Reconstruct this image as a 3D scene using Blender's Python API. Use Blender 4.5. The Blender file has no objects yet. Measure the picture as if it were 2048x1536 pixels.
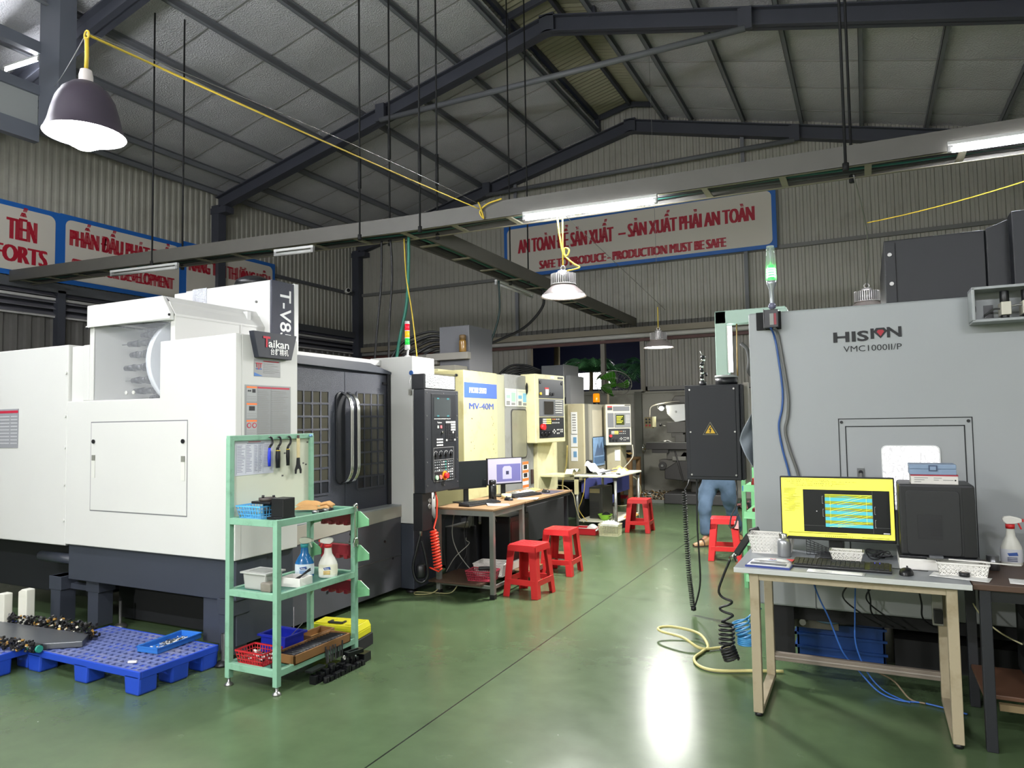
import bpy, bmesh, math, random
from mathutils import Vector, Matrix
random.seed(7)
S = bpy.context.scene
COL = S.collection
PI = math.pi

# ---------------------------------------------------------------- camera
cam_d = bpy.data.cameras.new('camera')
cam_d.sensor_width = 36.0
cam_d.lens = 1415.9 / 2048.0 * 36.0
cam_d.clip_start = 0.05
cam = bpy.data.objects.new('camera', cam_d)
COL.objects.link(cam)
yaw, pitch, roll = 0.46292, 0.0536918, -0.01565495
fwd = Vector((-math.sin(yaw) * math.cos(pitch), math.cos(yaw) * math.cos(pitch), math.sin(pitch)))
rgt = Vector((math.cos(yaw), math.sin(yaw), 0))
up = rgt.cross(fwd)
r2 = rgt * math.cos(roll) + up * math.sin(roll)
u2 = up * math.cos(roll) - rgt * math.sin(roll)
cam.matrix_world = Matrix((
    (r2.x, u2.x, -fwd.x, 0.0),
    (r2.y, u2.y, -fwd.y, 0.0),
    (r2.z, u2.z, -fwd.z, 1.52),
    (0, 0, 0, 1)))
S.camera = cam

# ---------------------------------------------------------------- world, exposure
w = bpy.data.worlds.new('night')
S.world = w
w.use_nodes = True
w.node_tree.nodes['Background'].inputs[0].default_value = (0.012, 0.02, 0.06, 1)
w.node_tree.nodes['Background'].inputs[1].default_value = 0.35
S.view_settings.view_transform = 'Standard'
S.view_settings.look = 'None'
S.view_settings.gamma = 1.0
S.view_settings.use_curve_mapping = False
S.view_settings.exposure = 1.25
S.cycles.max_bounces = 8
S.cycles.diffuse_bounces = 4
S.cycles.glossy_bounces = 4
S.cycles.transmission_bounces = 6
S.cycles.sample_clamp_indirect = 4.0
S.cycles.caustics_reflective = False
S.cycles.caustics_refractive = False

# light levels (some lamps below are added out of view to brighten the scene)
W_NEAR = 38.0      # bare bulb lamp nearest the camera
W_BAY = 68.0      # finned high bay lamps
TUBE = 95.0        # emission of a fluorescent tube

# ---------------------------------------------------------------- materials
def lin(h):
    h = h.lstrip('#')
    out = []
    for i in (0, 2, 4):
        c = int(h[i:i + 2], 16) / 255.0
        out.append(c / 12.92 if c <= 0.04045 else ((c + 0.055) / 1.055) ** 2.4)
    return out

_M = {}
def M(name, hexc='#808080', rough=0.5, metal=0.0, var=0.0, vscale=4.0, bump=0.0, bscale=60.0, emit=0.0,
      alpha=1.0, trans=0.0, spec=0.5, stain=None, stscale=3.0, stamt=0.5):
    if name in _M:
        return _M[name]
    m = bpy.data.materials.new(name)
    m.use_nodes = True
    nt = m.node_tree
    b = nt.nodes['Principled BSDF']
    c = lin(hexc)
    b.inputs['Base Color'].default_value = (*c, 1)
    b.inputs['Roughness'].default_value = rough
    b.inputs['Metallic'].default_value = metal
    b.inputs['Specular IOR Level'].default_value = spec
    if alpha < 1:
        b.inputs['Alpha'].default_value = alpha
    if trans > 0:
        b.inputs['Transmission Weight'].default_value = trans
        b.inputs['IOR'].default_value = 1.3
    if emit > 0:
        b.inputs['Emission Color'].default_value = (*c, 1)
        b.inputs['Emission Strength'].default_value = emit
    if var > 0 or stain or bump > 0:
        tc = nt.nodes.new('ShaderNodeTexCoord')
    sock = None
    if var > 0:
        n = nt.nodes.new('ShaderNodeTexNoise')
        n.inputs['Scale'].default_value = vscale
        n.inputs['Detail'].default_value = 5
        nt.links.new(tc.outputs['Object'], n.inputs['Vector'])
        mx = nt.nodes.new('ShaderNodeMix'); mx.data_type = 'RGBA'
        mx.inputs[6].default_value = (*[x * (1 - var) for x in c], 1)
        mx.inputs[7].default_value = (*[min(1, x * (1 + var)) for x in c], 1)
        nt.links.new(n.outputs['Fac'], mx.inputs[0])
        sock = mx.outputs[2]
    if stain:
        n = nt.nodes.new('ShaderNodeTexNoise')
        n.inputs['Scale'].default_value = stscale
        n.inputs['Detail'].default_value = 8
        n.inputs['Roughness'].default_value = 0.65
        nt.links.new(tc.outputs['Object'], n.inputs['Vector'])
        rp = nt.nodes.new('ShaderNodeMapRange')
        rp.inputs[1].default_value = 0.52; rp.inputs[2].default_value = 0.72
        rp.inputs[3].default_value = 0.0; rp.inputs[4].default_value = stamt
        nt.links.new(n.outputs['Fac'], rp.inputs[0])
        mx = nt.nodes.new('ShaderNodeMix'); mx.data_type = 'RGBA'
        mx.inputs[6].default_value = (*c, 1)
        if sock:
            nt.links.new(sock, mx.inputs[6])
        mx.inputs[7].default_value = (*lin(stain), 1)
        nt.links.new(rp.outputs[0], mx.inputs[0])
        sock = mx.outputs[2]
    if sock:
        nt.links.new(sock, b.inputs['Base Color'])
    if bump > 0:
        n = nt.nodes.new('ShaderNodeTexNoise')
        n.inputs['Scale'].default_value = bscale
        nt.links.new(tc.outputs['Object'], n.inputs['Vector'])
        bp = nt.nodes.new('ShaderNodeBump')
        bp.inputs['Strength'].default_value = bump
        bp.inputs['Distance'].default_value = 0.01
        nt.links.new(n.outputs['Fac'], bp.inputs['Height'])
        nt.links.new(bp.outputs[0], b.inputs['Normal'])
    _M[name] = m
    return m

def floor_material():
    m = bpy.data.materials.new('green_epoxy_floor'); m.use_nodes = True
    nt = m.node_tree; b = nt.nodes['Principled BSDF']; L = nt.links.new
    tc = nt.nodes.new('ShaderNodeTexCoord')
    def noise(sc, det, dist=0.0):
        n = nt.nodes.new('ShaderNodeTexNoise'); n.inputs['Scale'].default_value = sc
        n.inputs['Detail'].default_value = det; n.inputs['Distortion'].default_value = dist
        L(tc.outputs['Object'], n.inputs['Vector']); return n
    n1 = noise(0.9, 6, 0.6); n2 = noise(7.0, 6); n3 = noise(45.0, 3)
    mx = nt.nodes.new('ShaderNodeMix'); mx.data_type = 'RGBA'
    mx.inputs[6].default_value = (*lin('#43543b'), 1); mx.inputs[7].default_value = (*lin('#5f7550'), 1)
    L(n1.outputs['Fac'], mx.inputs[0])
    m2 = nt.nodes.new('ShaderNodeMix'); m2.data_type = 'RGBA'; m2.blend_type = 'MULTIPLY'
    m2.inputs[0].default_value = 0.35
    L(mx.outputs[2], m2.inputs[6]); L(n2.outputs['Fac'], m2.inputs[7])
    # brown worn patch in the aisle
    wr = nt.nodes.new('ShaderNodeMapRange'); wr.inputs[1].default_value = 0.6; wr.inputs[2].default_value = 0.8
    wr.inputs[3].default_value = 0; wr.inputs[4].default_value = 0.35
    n4 = noise(0.8, 3); L(n4.outputs['Fac'], wr.inputs[0])
    m3 = nt.nodes.new('ShaderNodeMix'); m3.data_type = 'RGBA'
    L(wr.outputs[0], m3.inputs[0]); L(m2.outputs[2], m3.inputs[6]); m3.inputs[7].default_value = (*lin('#5f5640'), 1)
    # saw-cut joints
    sp = nt.nodes.new('ShaderNodeSeparateXYZ'); L(tc.outputs['Object'], sp.inputs[0])
    def line(sock, pos, half):
        a = nt.nodes.new('ShaderNodeMath'); a.operation = 'SUBTRACT'; L(sock, a.inputs[0]); a.inputs[1].default_value = pos
        c = nt.nodes.new('ShaderNodeMath'); c.operation = 'ABSOLUTE'; L(a.outputs[0], c.inputs[0])
        d = nt.nodes.new('ShaderNodeMath'); d.operation = 'LESS_THAN'; L(c.outputs[0], d.inputs[0]); d.inputs[1].default_value = half
        return d.outputs[0]
    la = line(sp.outputs[0], -2.045, 0.0045); lb = line(sp.outputs[1], 5.945, 0.003)
    mm = nt.nodes.new('ShaderNodeMath'); mm.operation = 'MAXIMUM'; L(la, mm.inputs[0]); L(lb, mm.inputs[1])
    m4 = nt.nodes.new('ShaderNodeMix'); m4.data_type = 'RGBA'; L(mm.outputs[0], m4.inputs[0]); L(m3.outputs[2], m4.inputs[6])
    m4.inputs[7].default_value = (*lin('#161a14'), 1)
    L(m4.outputs[2], b.inputs['Base Color'])
    rr = nt.nodes.new('ShaderNodeMapRange'); rr.inputs[3].default_value = 0.21; rr.inputs[4].default_value = 0.3
    L(n2.outputs['Fac'], rr.inputs[0]); L(rr.outputs[0], b.inputs['Roughness'])
    bp = nt.nodes.new('ShaderNodeBump'); bp.inputs['Strength'].default_value = 0.02; bp.inputs['Distance'].default_value = 0.01
    L(n3.outputs['Fac'], bp.inputs['Height']); L(bp.outputs[0], b.inputs['Normal'])
    return m

def foil_material():
    m = bpy.data.materials.new('bubble_foil_insulation'); m.use_nodes = True
    nt = m.node_tree; b = nt.nodes['Principled BSDF']; L = nt.links.new
    tc = nt.nodes.new('ShaderNodeTexCoord')
    v = nt.nodes.new('ShaderNodeTexVoronoi'); v.inputs['Scale'].default_value = 44.0
    L(tc.outputs['Object'], v.inputs['Vector'])
    n = nt.nodes.new('ShaderNodeTexNoise'); n.inputs['Scale'].default_value = 1.4; n.inputs['Detail'].default_value = 4
    L(tc.outputs['Object'], n.inputs['Vector'])
    mx = nt.nodes.new('ShaderNodeMix'); mx.data_type = 'RGBA'
    mx.inputs[6].default_value = (*lin('#c6c5c8'), 1); mx.inputs[7].default_value = (*lin('#e6e5e8'), 1)
    L(n.outputs['Fac'], mx.inputs[0]); L(mx.outputs[2], b.inputs['Base Color'])
    b.inputs['Metallic'].default_value = 0.3; b.inputs['Roughness'].default_value = 0.42
    bp = nt.nodes.new('ShaderNodeBump'); bp.inputs['Strength'].default_value = 0.8; bp.inputs['Distance'].default_value = 0.012
    L(v.outputs['Distance'], bp.inputs['Height']); L(bp.outputs[0], b.inputs['Normal'])
    return m

# common materials
WHITE = M('white_powder_coat', '#cacac6', 0.38, var=0.03, vscale=2)
DKBLUE = M('dark_slate_paint', '#363a44', 0.42, var=0.08, vscale=3)
DKDOOR = M('textured_charcoal_paint', '#3a3d47', 0.3, var=0.06, vscale=6, bump=0.5, bscale=220)
BLACK = M('black_plastic', '#141518', 0.38)
BLACKM = M('black_matte', '#0d0e10', 0.75)
BLACKCAB = M('black_cabinet_paint', '#0e1117', 0.6, var=0.1, vscale=3)
GREYP = M('light_grey_paint', '#9b9fa0', 0.42, var=0.03, vscale=2)
GREYD = M('grey_steel_paint', '#55575b', 0.5, var=0.1, vscale=5)
MIDGREY = M('mid_grey_paint', '#8b8c88', 0.5, var=0.08, vscale=3, stain='#55503e', stscale=4, stamt=0.4)
CHROME = M('bright_chrome', '#d8d8d6', 0.14, metal=1.0)
STEEL = M('bare_steel', '#9a9a97', 0.35, metal=0.9, var=0.1, vscale=20)
DKSTEEL = M('dark_oiled_steel', '#2b2b2d', 0.4, metal=0.6, var=0.2, vscale=20)
MINT = M('mint_green_paint', '#7fab92', 0.42, var=0.05, vscale=6, stain='#4d6d58', stscale=12, stamt=0.5)
MINTD = M('worn_green_sheet', '#3f7a6a', 0.4, var=0.12, vscale=8)
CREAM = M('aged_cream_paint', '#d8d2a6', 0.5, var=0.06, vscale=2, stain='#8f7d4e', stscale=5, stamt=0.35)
CREAMG = M('aged_cream_shade', '#b9b48e', 0.5, var=0.06, vscale=2, stain='#6d6344', stscale=5, stamt=0.4)  # darker copy of the cream, shade put into the colour
RED = M('red_plastic', '#c9282b', 0.36, var=0.05, vscale=5)
REDDK = M('dark_red_plastic', '#8d1f2c', 0.45)
BLUEPL = M('blue_pallet_plastic', '#1f43b0', 0.42, var=0.1, vscale=5)
BLUEDUST = M('dusty_blue_deck', '#5a6698', 0.6, var=0.15, vscale=7, stain='#8a8792', stscale=6, stamt=0.7)
PAPER = M('white_paper', '#e8e8e4', 0.7)
WHITEPL = M('white_plastic', '#e2e0da', 0.45)
SIGNW = M('sign_board_white', '#cfc9bd', 0.5)
SIGNB = M('sign_border_blue', '#1f63b4', 0.45)
SIGNR = M('sign_letter_red', '#a8142c', 0.5)
CLAD = M('painted_corrugated_cladding', '#a5a398', 0.45, var=0.08, vscale=1.2, stain='#6f6a5c', stscale=1.6, stamt=0.3)
PURLIN = M('purlin_grey', '#75777c', 0.5, var=0.12, vscale=3)
FRAME = M('dark_grey_steel_frame', '#42444d', 0.5, var=0.12, vscale=3)
TRAYM = M('tray_grey', '#5a5852', 0.5, var=0.12, vscale=6)
YCABLE = M('yellow_cable', '#d6b83a', 0.5)
DKCABLE = M('black_cable', '#0f1012', 0.5)
GLASSD = M('dark_window_glass', '#2a2b29', 0.12, spec=0.6)
SCREEN = M('dark_screen', '#15181a', 0.15)
WOOD = M('worn_wood', '#8a6a44', 0.6, var=0.2, vscale=8, stain='#4d3722', stscale=7, stamt=0.5)
WOODTOP = M('table_top_wood', '#866a4b', 0.5, var=0.15, vscale=5, stain='#5f4a34', stscale=4, stamt=0.5)
BROWNTOP = M('dark_brown_board', '#4a362a', 0.5, var=0.15, vscale=5)
BEIGE = M('beige_steel_paint', '#a0947b', 0.5, var=0.08, vscale=4, stain='#766747', stscale=9, stamt=0.5)
CONC = M('stained_concrete_wall', '#a3a196', 0.8, var=0.1, vscale=1.5, stain='#5d5b48', stscale=1.7, stamt=0.6, bump=0.1, bscale=30)
LIGHTW = M('lamp_glow', '#ffffff', 0.5, emit=14.0)
TUBEM = M('tube_glow', '#f6f8ff', 0.5, emit=TUBE)
TUBEREAR = M('tube_glow_strong', '#f6f8ff', 0.5, emit=TUBE * 1.8)  # stronger glow for the added tubes out of view
OFFTUBE = M('unlit_tube', '#b7b7b4', 0.4)
GREENLIT = M('green_signal_glow', '#10ff30', 0.4, emit=3.0)
CLEAR = M('clear_plastic', '#f2f5f2', 0.12, alpha=0.3)
KEYW = M('pale_key', '#c9c8c2', 0.5)
KEYD = M('dark_key', '#1c1d20', 0.5)
ORANGE = M('orange_plastic', '#f08a1c', 0.35)
GREENPL = M('green_plastic', '#28a838', 0.35)
TEXTK = M('black_print', '#16171a', 0.6)
TEXTW = M('white_print', '#f0f0ee', 0.6)
TEXTG = M('grey_print', '#8a8a88', 0.7)
TEXTB = M('blue_print', '#2d4f93', 0.6)
TEXTRED = M('red_print', '#c22036', 0.6)

# ---------------------------------------------------------------- mesh builder
class B:
    """collects shapes (given in world space, or in local space when org is zero) into one mesh"""
    def __init__(s, org=(0, 0, 0), mx=None):
        s.bm = bmesh.new(); s.mats = []; s.o = Vector(org); s.mx = mx; s.smooth = set()
    def mi(s, m):
        if m not in s.mats: s.mats.append(m)
        return s.mats.index(m)
    def v(s, p):
        p = Vector(p)
        if s.mx is not None: p = s.mx @ p
        return s.bm.verts.new(p - s.o)
    def face(s, vs, m, sm=False):
        try:
            f = s.bm.faces.new(vs)
        except ValueError:
            return None
        f.material_index = s.mi(m); f.smooth = sm
        return f
    def box(s, x0, x1, y0, y1, z0, z1, m):
        c = [s.v((x, y, z)) for x in (x0, x1) for y in (y0, y1) for z in (z0, z1)]
        for q in ((0, 1, 3, 2), (4, 6, 7, 5), (0, 4, 5, 1), (2, 3, 7, 6), (0, 2, 6, 4), (1, 5, 7, 3)):
            s.face([c[i] for i in q], m)
        return s
    def obox(s, c, size, m, mat=None):
        """box with centre c, full size, and an orientation matrix"""
        R = mat.to_3x3() if mat is not None else Matrix.Identity(3)
        c = Vector(c); h = Vector(size) / 2
        p = [s.v(c + R @ Vector((sx * h.x, sy * h.y, sz * h.z))) for sx in (-1, 1) for sy in (-1, 1) for sz in (-1, 1)]
        for q in ((0, 1, 3, 2), (4, 6, 7, 5), (0, 4, 5, 1), (2, 3, 7, 6), (0, 2, 6, 4), (1, 5, 7, 3)):
            s.face([p[i] for i in q], m)
        return s
    def bar(s, a, b, w, h, m):
        """rectangular bar from a to b"""
        a = Vector(a); b = Vector(b); d = b - a
        z = d.normalized()
        x = z.cross(Vector((0, 0, 1)))
        if x.length < 1e-3: x = Vector((1, 0, 0))
        x.normalize(); y = z.cross(x)
        R = Matrix((x, y, z)).transposed()
        return s.obox((a + b) / 2, (w, h, d.length), m, R)
    def frame(s, d):
        z = Vector(d).normalized()
        x = z.cross(Vector((0, 0, 1)))
        if x.length < 1e-3: x = Vector((1, 0, 0))
        x.normalize()
        return x, z.cross(x), z
    def cyl(s, a, b, r, m, r1=None, n=16, caps=True, sm=True):
        a = Vector(a); b = Vector(b); r1 = r if r1 is None else r1
        x, y, z = s.frame(b - a)
        r0v = [s.v(a + (x * math.cos(t) + y * math.sin(t)) * r) for t in [2 * PI * i / n for i in range(n)]]
        r1v = [s.v(b + (x * math.cos(t) + y * math.sin(t)) * r1) for t in [2 * PI * i / n for i in range(n)]]
        for i in range(n):
            j = (i + 1) % n
            s.face([r0v[i], r0v[j], r1v[j], r1v[i]], m, sm)
        if caps:
            s.face(r0v[::-1], m); s.face(r1v, m)
        return s
    def tube(s, pts, r, m, n=8, closed=False):
        pts = [Vector(p) for p in pts]
        N = len(pts); rings = []
        prev = None
        for i, p in enumerate(pts):
            if closed: t = pts[(i + 1) % N] - pts[i - 1]
            else: t = pts[min(i + 1, N - 1)] - pts[max(i - 1, 0)]
            if t.length < 1e-9: t = Vector((0, 0, 1))
            t.normalize()
            if prev is None:
                x, y, _ = s.frame(t)
            else:
                x = prev - t * prev.dot(t)
                if x.length < 1e-6: x, _, _ = s.frame(t)
                x.normalize()
            y = t.cross(x); prev = x
            rr = r[i] if isinstance(r, (list, tuple)) else r
            rings.append([s.v(p + (x * math.cos(2 * PI * k / n) + y * math.sin(2 * PI * k / n)) * rr) for k in range(n)])
        R = range(N) if closed else range(N - 1)
        for i in R:
            a, b = rings[i], rings[(i + 1) % N]
            for k in range(n):
                s.face([a[k], a[(k + 1) % n], b[(k + 1) % n], b[k]], m, True)
        if not closed:
            s.face(rings[0][::-1], m); s.face(rings[-1], m)
        return s
    def lathe(s, prof, c, m, n=24, sx=1.0, sy=1.0, cap0=True, cap1=True, axis=None):
        """profile of (r, z) turned about z (or about axis) at c; m may be a function of the segment index"""
        c = Vector(c); rings = []
        if axis is None: ax = (Vector((1, 0, 0)), Vector((0, 1, 0)), Vector((0, 0, 1)))
        else: ax = s.frame(axis)
        for r, z in prof:
            rings.append([s.v(c + ax[0] * (r * sx * math.cos(2 * PI * k / n)) + ax[1] * (r * sy * math.sin(2 * PI * k / n)) + ax[2] * z) for k in range(n)])
        for i in range(len(prof) - 1):
            mm = m(i) if callable(m) else m
            for k in range(n):
                j = (k + 1) % n
                s.face([rings[i][k], rings[i][j], rings[i + 1][j], rings[i + 1][k]], mm, True)
        if cap0: s.face(rings[0][::-1], m(0) if callable(m) else m)
        if cap1: s.face(rings[-1], m(len(prof) - 2) if callable(m) else m)
        return s
    def prism(s, poly, d0, d1, m, plane='xz'):
        """polygon in a plane extruded along the remaining axis from d0 to d1"""
        def P(a, b, d):
            return {'xz': (a, d, b), 'yz': (d, a, b), 'xy': (a, b, d)}[plane]
        A = [s.v(P(a, b, d0)) for a, b in poly]; C = [s.v(P(a, b, d1)) for a, b in poly]
        s.face(A[::-1], m); s.face(C, m)
        for i in range(len(poly)):
            j = (i + 1) % len(poly)
            s.face([A[i], A[j], C[j], C[i]], m)
        return s
    def quad(s, p, m):
        s.face([s.v(q) for q in p], m); return s
    def grid(s, fn, nu, nv, m, sm=True):
        g = [[s.v(fn(i / nu, j / nv)) for j in range(nv + 1)] for i in range(nu + 1)]
        for i in range(nu):
            for j in range(nv):
                s.face([g[i][j], g[i + 1][j], g[i + 1][j + 1], g[i][j + 1]], m, sm)
        return s
    def disc(s, c, r, m, nrm=(0, 0, 1), n=16, d=0.002):
        x = Vector(nrm).normalized()
        return s.cyl(Vector(c), Vector(c) + x * d, r, m, n=n, sm=False)
    def text(s, body, at, size, m, R=(1, 0, 0), U=(0, 0, 1), sx=1.0, bold=0.0, align='LEFT', shear=0.0, fit=None, d=0.0012, strike=0.0):
        """flat lettering with its own small thickness; R and U are the reading and the up directions. fit = total width"""
        cu = bpy.data.curves.new('lettering', 'FONT')
        cu.body = body; cu.size = 1.0; cu.offset = bold; cu.shear = shear; cu.resolution_u = 3
        ob = bpy.data.objects.new('lettering', cu); COL.objects.link(ob)
        me = bpy.data.meshes.new_from_object(ob)
        bpy.data.objects.remove(ob); bpy.data.curves.remove(cu)
        if not me.vertices:
            return s
        xs = [v.co.x for v in me.vertices]
        x0, x1 = min(xs), max(xs)
        kx = size * sx
        if fit: kx = fit / (x1 - x0)
        off = {'LEFT': x0, 'CENTER': (x0 + x1) / 2, 'RIGHT': x1}[align]
        R = Vector(R).normalized(); U = Vector(U).normalized(); N = R.cross(U)
        at = Vector(at)
        for k in ((-1, 0, 1) if strike else (0,)):
            vs = [s.v(at + R * ((v.co.x - off) * kx + strike * k) + U * (v.co.y * size) + N * (d + 0.0003 * k)) for v in me.vertices]
            for p in me.polygons:
                s.face([vs[i] for i in p.vertices], m)
        bpy.data.meshes.remove(me)
        return s
    def build(s, name, parent=None, bev=0.0, seg=2, recalc=True):
        if recalc: bmesh.ops.recalc_face_normals(s.bm, faces=s.bm.faces)
        me = bpy.data.meshes.new(name)
        s.bm.to_mesh(me); s.bm.free()
        for m in s.mats: me.materials.append(m)
        ob = bpy.data.objects.new(name, me); COL.objects.link(ob)
        if parent is not None: ob.parent = parent
        if bev > 0:
            md = ob.modifiers.new('soft_edges', 'BEVEL'); md.width = bev; md.segments = seg
            md.limit_method = 'ANGLE'; md.angle_limit = 0.7; md.harden_normals = False
        return ob

def thing(name, label, cat, loc=(0, 0, 0), rz=0.0, group=None):
    o = bpy.data.objects.new(name, None); COL.objects.link(o)
    o.empty_display_size = 0.1
    o.location = loc; o.rotation_euler = (0, 0, rz); o['label'] = label; o['category'] = cat
    if group: o['group'] = group
    return o
def tag(o, label, cat, group=None, kind=None):
    o['label'] = label; o['category'] = cat
    if group: o['group'] = group
    if kind: o['kind'] = kind
    return o
def struct(b, name, label=None, bev=0.0):
    o = b.build(name, None, bev); o['kind'] = 'structure'
    if label: o['label'] = label
    return o
def dup(root, loc, rz, label, group=None):
    r = root.copy(); COL.objects.link(r); r.location = loc; r.rotation_euler = (0, 0, rz)
    r['label'] = label
    if group: r['group'] = group
    for ch in list(root.children):
        c = ch.copy(); COL.objects.link(c); c.parent = r
        for g in list(ch.children):
            d = g.copy(); COL.objects.link(d); d.parent = c
    return r
def bez(pts, n=12):
    """smooth path through the points (Catmull-Rom)"""
    P = [Vector(p) for p in pts]
    P = [P[0] * 2 - P[1]] + P + [P[-1] * 2 - P[-2]]
    out = []
    for i in range(1, len(P) - 2):
        for k in range(n):
            t = k / n; t2 = t * t; t3 = t2 * t
            out.append(0.5 * ((2 * P[i]) + (P[i + 1] - P[i - 1]) * t + (2 * P[i - 1] - 5 * P[i] + 4 * P[i + 1] - P[i + 2]) * t2 + (3 * P[i] - P[i - 1] - 3 * P[i + 1] + P[i + 2]) * t3))
    out.append(P[-2])
    return out
def rrect(x0, x1, z0, z1, r, n=5):
    out = []
    for cx, cz, a in ((x1 - r, z0 + r, -PI / 2), (x1 - r, z1 - r, 0), (x0 + r, z1 - r, PI / 2), (x0 + r, z0 + r, PI)):
        for k in range(n + 1):
            t = a + PI / 2 * k / n
            out.append((cx + r * math.cos(t), cz + r * math.sin(t)))
    return out
# ================================================================ the building
XL, XR, YF, YB = -11.4, 3.2, 14.15, -4.0
XRIDGE, ZR, SL = -4.15, 7.72, 0.24
def zroof(x): return ZR - SL * abs(x - XRIDGE)          # line where purlins sit on the rafters

f = B(); f.box(XL - 0.3, XR + 0.3, YB - 0.3, YF + 0.3, -0.12, 0.0, floor_material()); struct(f, 'floor', 'worn glossy green epoxy floor with saw-cut joints')

def corrugated(b, p0, p1, zlo, zhi, m, pitch=0.125, amp=0.022, side=(0, -1)):
    """ribbed sheet from p0 to p1 in plan; zlo, zhi may be functions of the distance along it"""
    p0 = Vector((*p0, 0)); p1 = Vector((*p1, 0)); L = (p1 - p0).length; d = (p1 - p0) / L; nrm = Vector((*side, 0))
    prof = [(0, 0), (0.42, 0), (0.52, 1), (0.88, 1), (0.98, 0)]
    pts = []; k = 0
    while k * pitch < L:
        for a, o in prof:
            s = (k + a) * pitch
            if s <= L: pts.append((s, o * amp))
        k += 1
    pts.append((L, 0))
    zl = zlo if callable(zlo) else (lambda s: zlo); zh = zhi if callable(zhi) else (lambda s: zhi)
    prev = None
    for s, o in pts:
        q = p0 + d * s + nrm * o
        cur = (b.v((q.x, q.y, zl(s))), b.v((q.x, q.y, zh(s))))
        if prev: b.face([prev[0], cur[0], cur[1], prev[1]], m)
        prev = cur
    return b

# far gable wall: cladding above the strip windows, concrete below
b = B()
corrugated(b, (XL, YF), (XR, YF), 3.34, lambda s: zroof(XL + s) + (0.46 if abs(XL + s - XRIDGE) < 0.9 else 0.2), CLAD)
corrugated(b, (XL, YF - 0.03), (XR, YF - 0.03), lambda s: 3.34 + 0.03 * math.sin(s * 3), 3.52, M('lower_cladding_lip', '#5e5d58', 0.6), pitch=0.125)
struct(b, 'wall_far', 'grey corrugated gable wall above the strip windows')
b = B()
b.box(XL, XR, YF - 0.02, YF + 0.2, 0, 2.06, CONC); b.box(XL, XR, YF - 0.06, YF + 0.2, 2.06, 2.10, CONC)
struct(b, 'wall_far_base', 'stained concrete lower wall under the strip windows')
# left wall
b = B()
corrugated(b, (XL, YB), (XL, YF), 3.68, lambda s: zroof(XL) + 0.2, CLAD, side=(1, 0))
struct(b, 'wall_left', 'corrugated left wall carrying the slogan boards')
b = B(); b.box(XL - 0.2, XL, YB, YF, 0, 2.0, CONC); struct(b, 'wall_left_base')
b = B()
corrugated(b, (XL - 0.06, YB), (XL - 0.06, YF), 2.0, 3.3, M('dark_sliding_cladding', '#6e6c68', 0.55, var=0.1), pitch=0.2, amp=0.04, side=(1, 0))
struct(b, 'window_1', 'dark ribbed shutter band low in the left wall')
b = B()
b.box(XL - 0.12, XL - 0.10, YB, YF, 3.2, 3.75, FRAME)
for z in (3.3, 3.40, 3.50, 3.60):
    b.obox((XL + 0.02, (YB + YF) / 2, z + 0.03), (0.10, YF - YB, 0.012), M('louvre_grey', '#75747a', 0.5), Matrix.Rotation(0.6, 3, 'Y'))
b.box(XL, XL + 0.05, YB, YF, 3.27, 3.31, M('louvre_rail', '#c3c1bf', 0.45)); b.box(XL, XL + 0.06, YB, YF, 3.54, 3.58, M('louvre_rail', '#c3c1bf', 0.45))
b.box(XL, XL + 0.12, YB, YF, 3.66, 3.80, GREYD)
struct(b, 'trim_1', 'louvred rails above the left shutters')
for y in (1.5, 4.1, 6.75, 9.2, 11.7):
    b = B(); b.box(XL, XL + 0.12, y - 0.06, y + 0.06, 2.0, 3.7, FRAME); struct(b, 'trim_2')
# right wall and wall behind the camera
b = B(); corrugated(b, (XR, YB), (XR, YF), 2.0, lambda s: zroof(XR) + 0.2, CLAD, side=(-1, 0)); b.box(XR, XR + 0.2, YB, YF, 0, 2.0, CONC); struct(b, 'wall_right')
b = B(); corrugated(b, (XL, YB), (XR, YB), 2.0, lambda s: zroof(XL + s) + 0.2, CLAD, side=(0, 1)); b.box(XL, XR, YB - 0.2, YB, 0, 2.0, CONC); struct(b, 'wall_back')

# sliding sheet panels and the open strip window in the far wall
def panel(x0, x1, y, name, lab):
    b = B()
    corrugated(b, (x0 + 0.05, y), (x1 - 0.05, y), 2.2, 3.2, M('sliding_sheet', '#9d9a90', 0.5, var=0.1), pitch=0.13, amp=0.025)
    fm = M('sheet_frame', '#8d8b86', 0.5)
    b.box(x0, x0 + 0.05, y - 0.03, y + 0.03, 2.12, 3.26, fm); b.box(x1 - 0.05, x1, y - 0.03, y + 0.03, 2.12, 3.26, fm)
    b.box(x0, x1, y - 0.03, y + 0.03, 2.12, 2.2, fm); b.box(x0, x1, y - 0.03, y + 0.03, 3.2, 3.26, fm)
    o = struct(b, name, lab)
panel(-11.3, -9.0, YF + 0.06, 'window_2', None); panel(-9.0, -6.65, YF + 0.02, 'window_3', 'ribbed sliding sheet left of the open strip window')
panel(-4.02, -2.55, YF + 0.02, 'window_4', 'ribbed sliding sheet right of the open strip window'); panel(-2.5, -0.4, YF + 0.06, 'window_5', None); panel(-0.4, 3.1, YF + 0.02, 'window_6', None)
b = B()
b.box(XL, XR, YF - 0.14, YF - 0.02, 3.30, 3.42, M('lintel_beige', '#8c8472', 0.55, var=0.12)); struct(b, 'trim_3', 'beige lintel beam over the strip windows')
b = B(); b.cyl((XL, YF - 0.05, 3.25), (XR, YF - 0.05, 3.25), 0.05, M('white_roller', '#c9c7c0', 0.4), n=12); struct(b, 'trim_4', 'white roller tube under the lintel')
b = B(); b.box(XL, XR, YF - 0.09, YF - 0.01, 3.13, 3.19, M('red_oxide_rail', '#5b3a34', 0.55)); struct(b, 'trim_5', 'red oxide track under the white roller')
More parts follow.
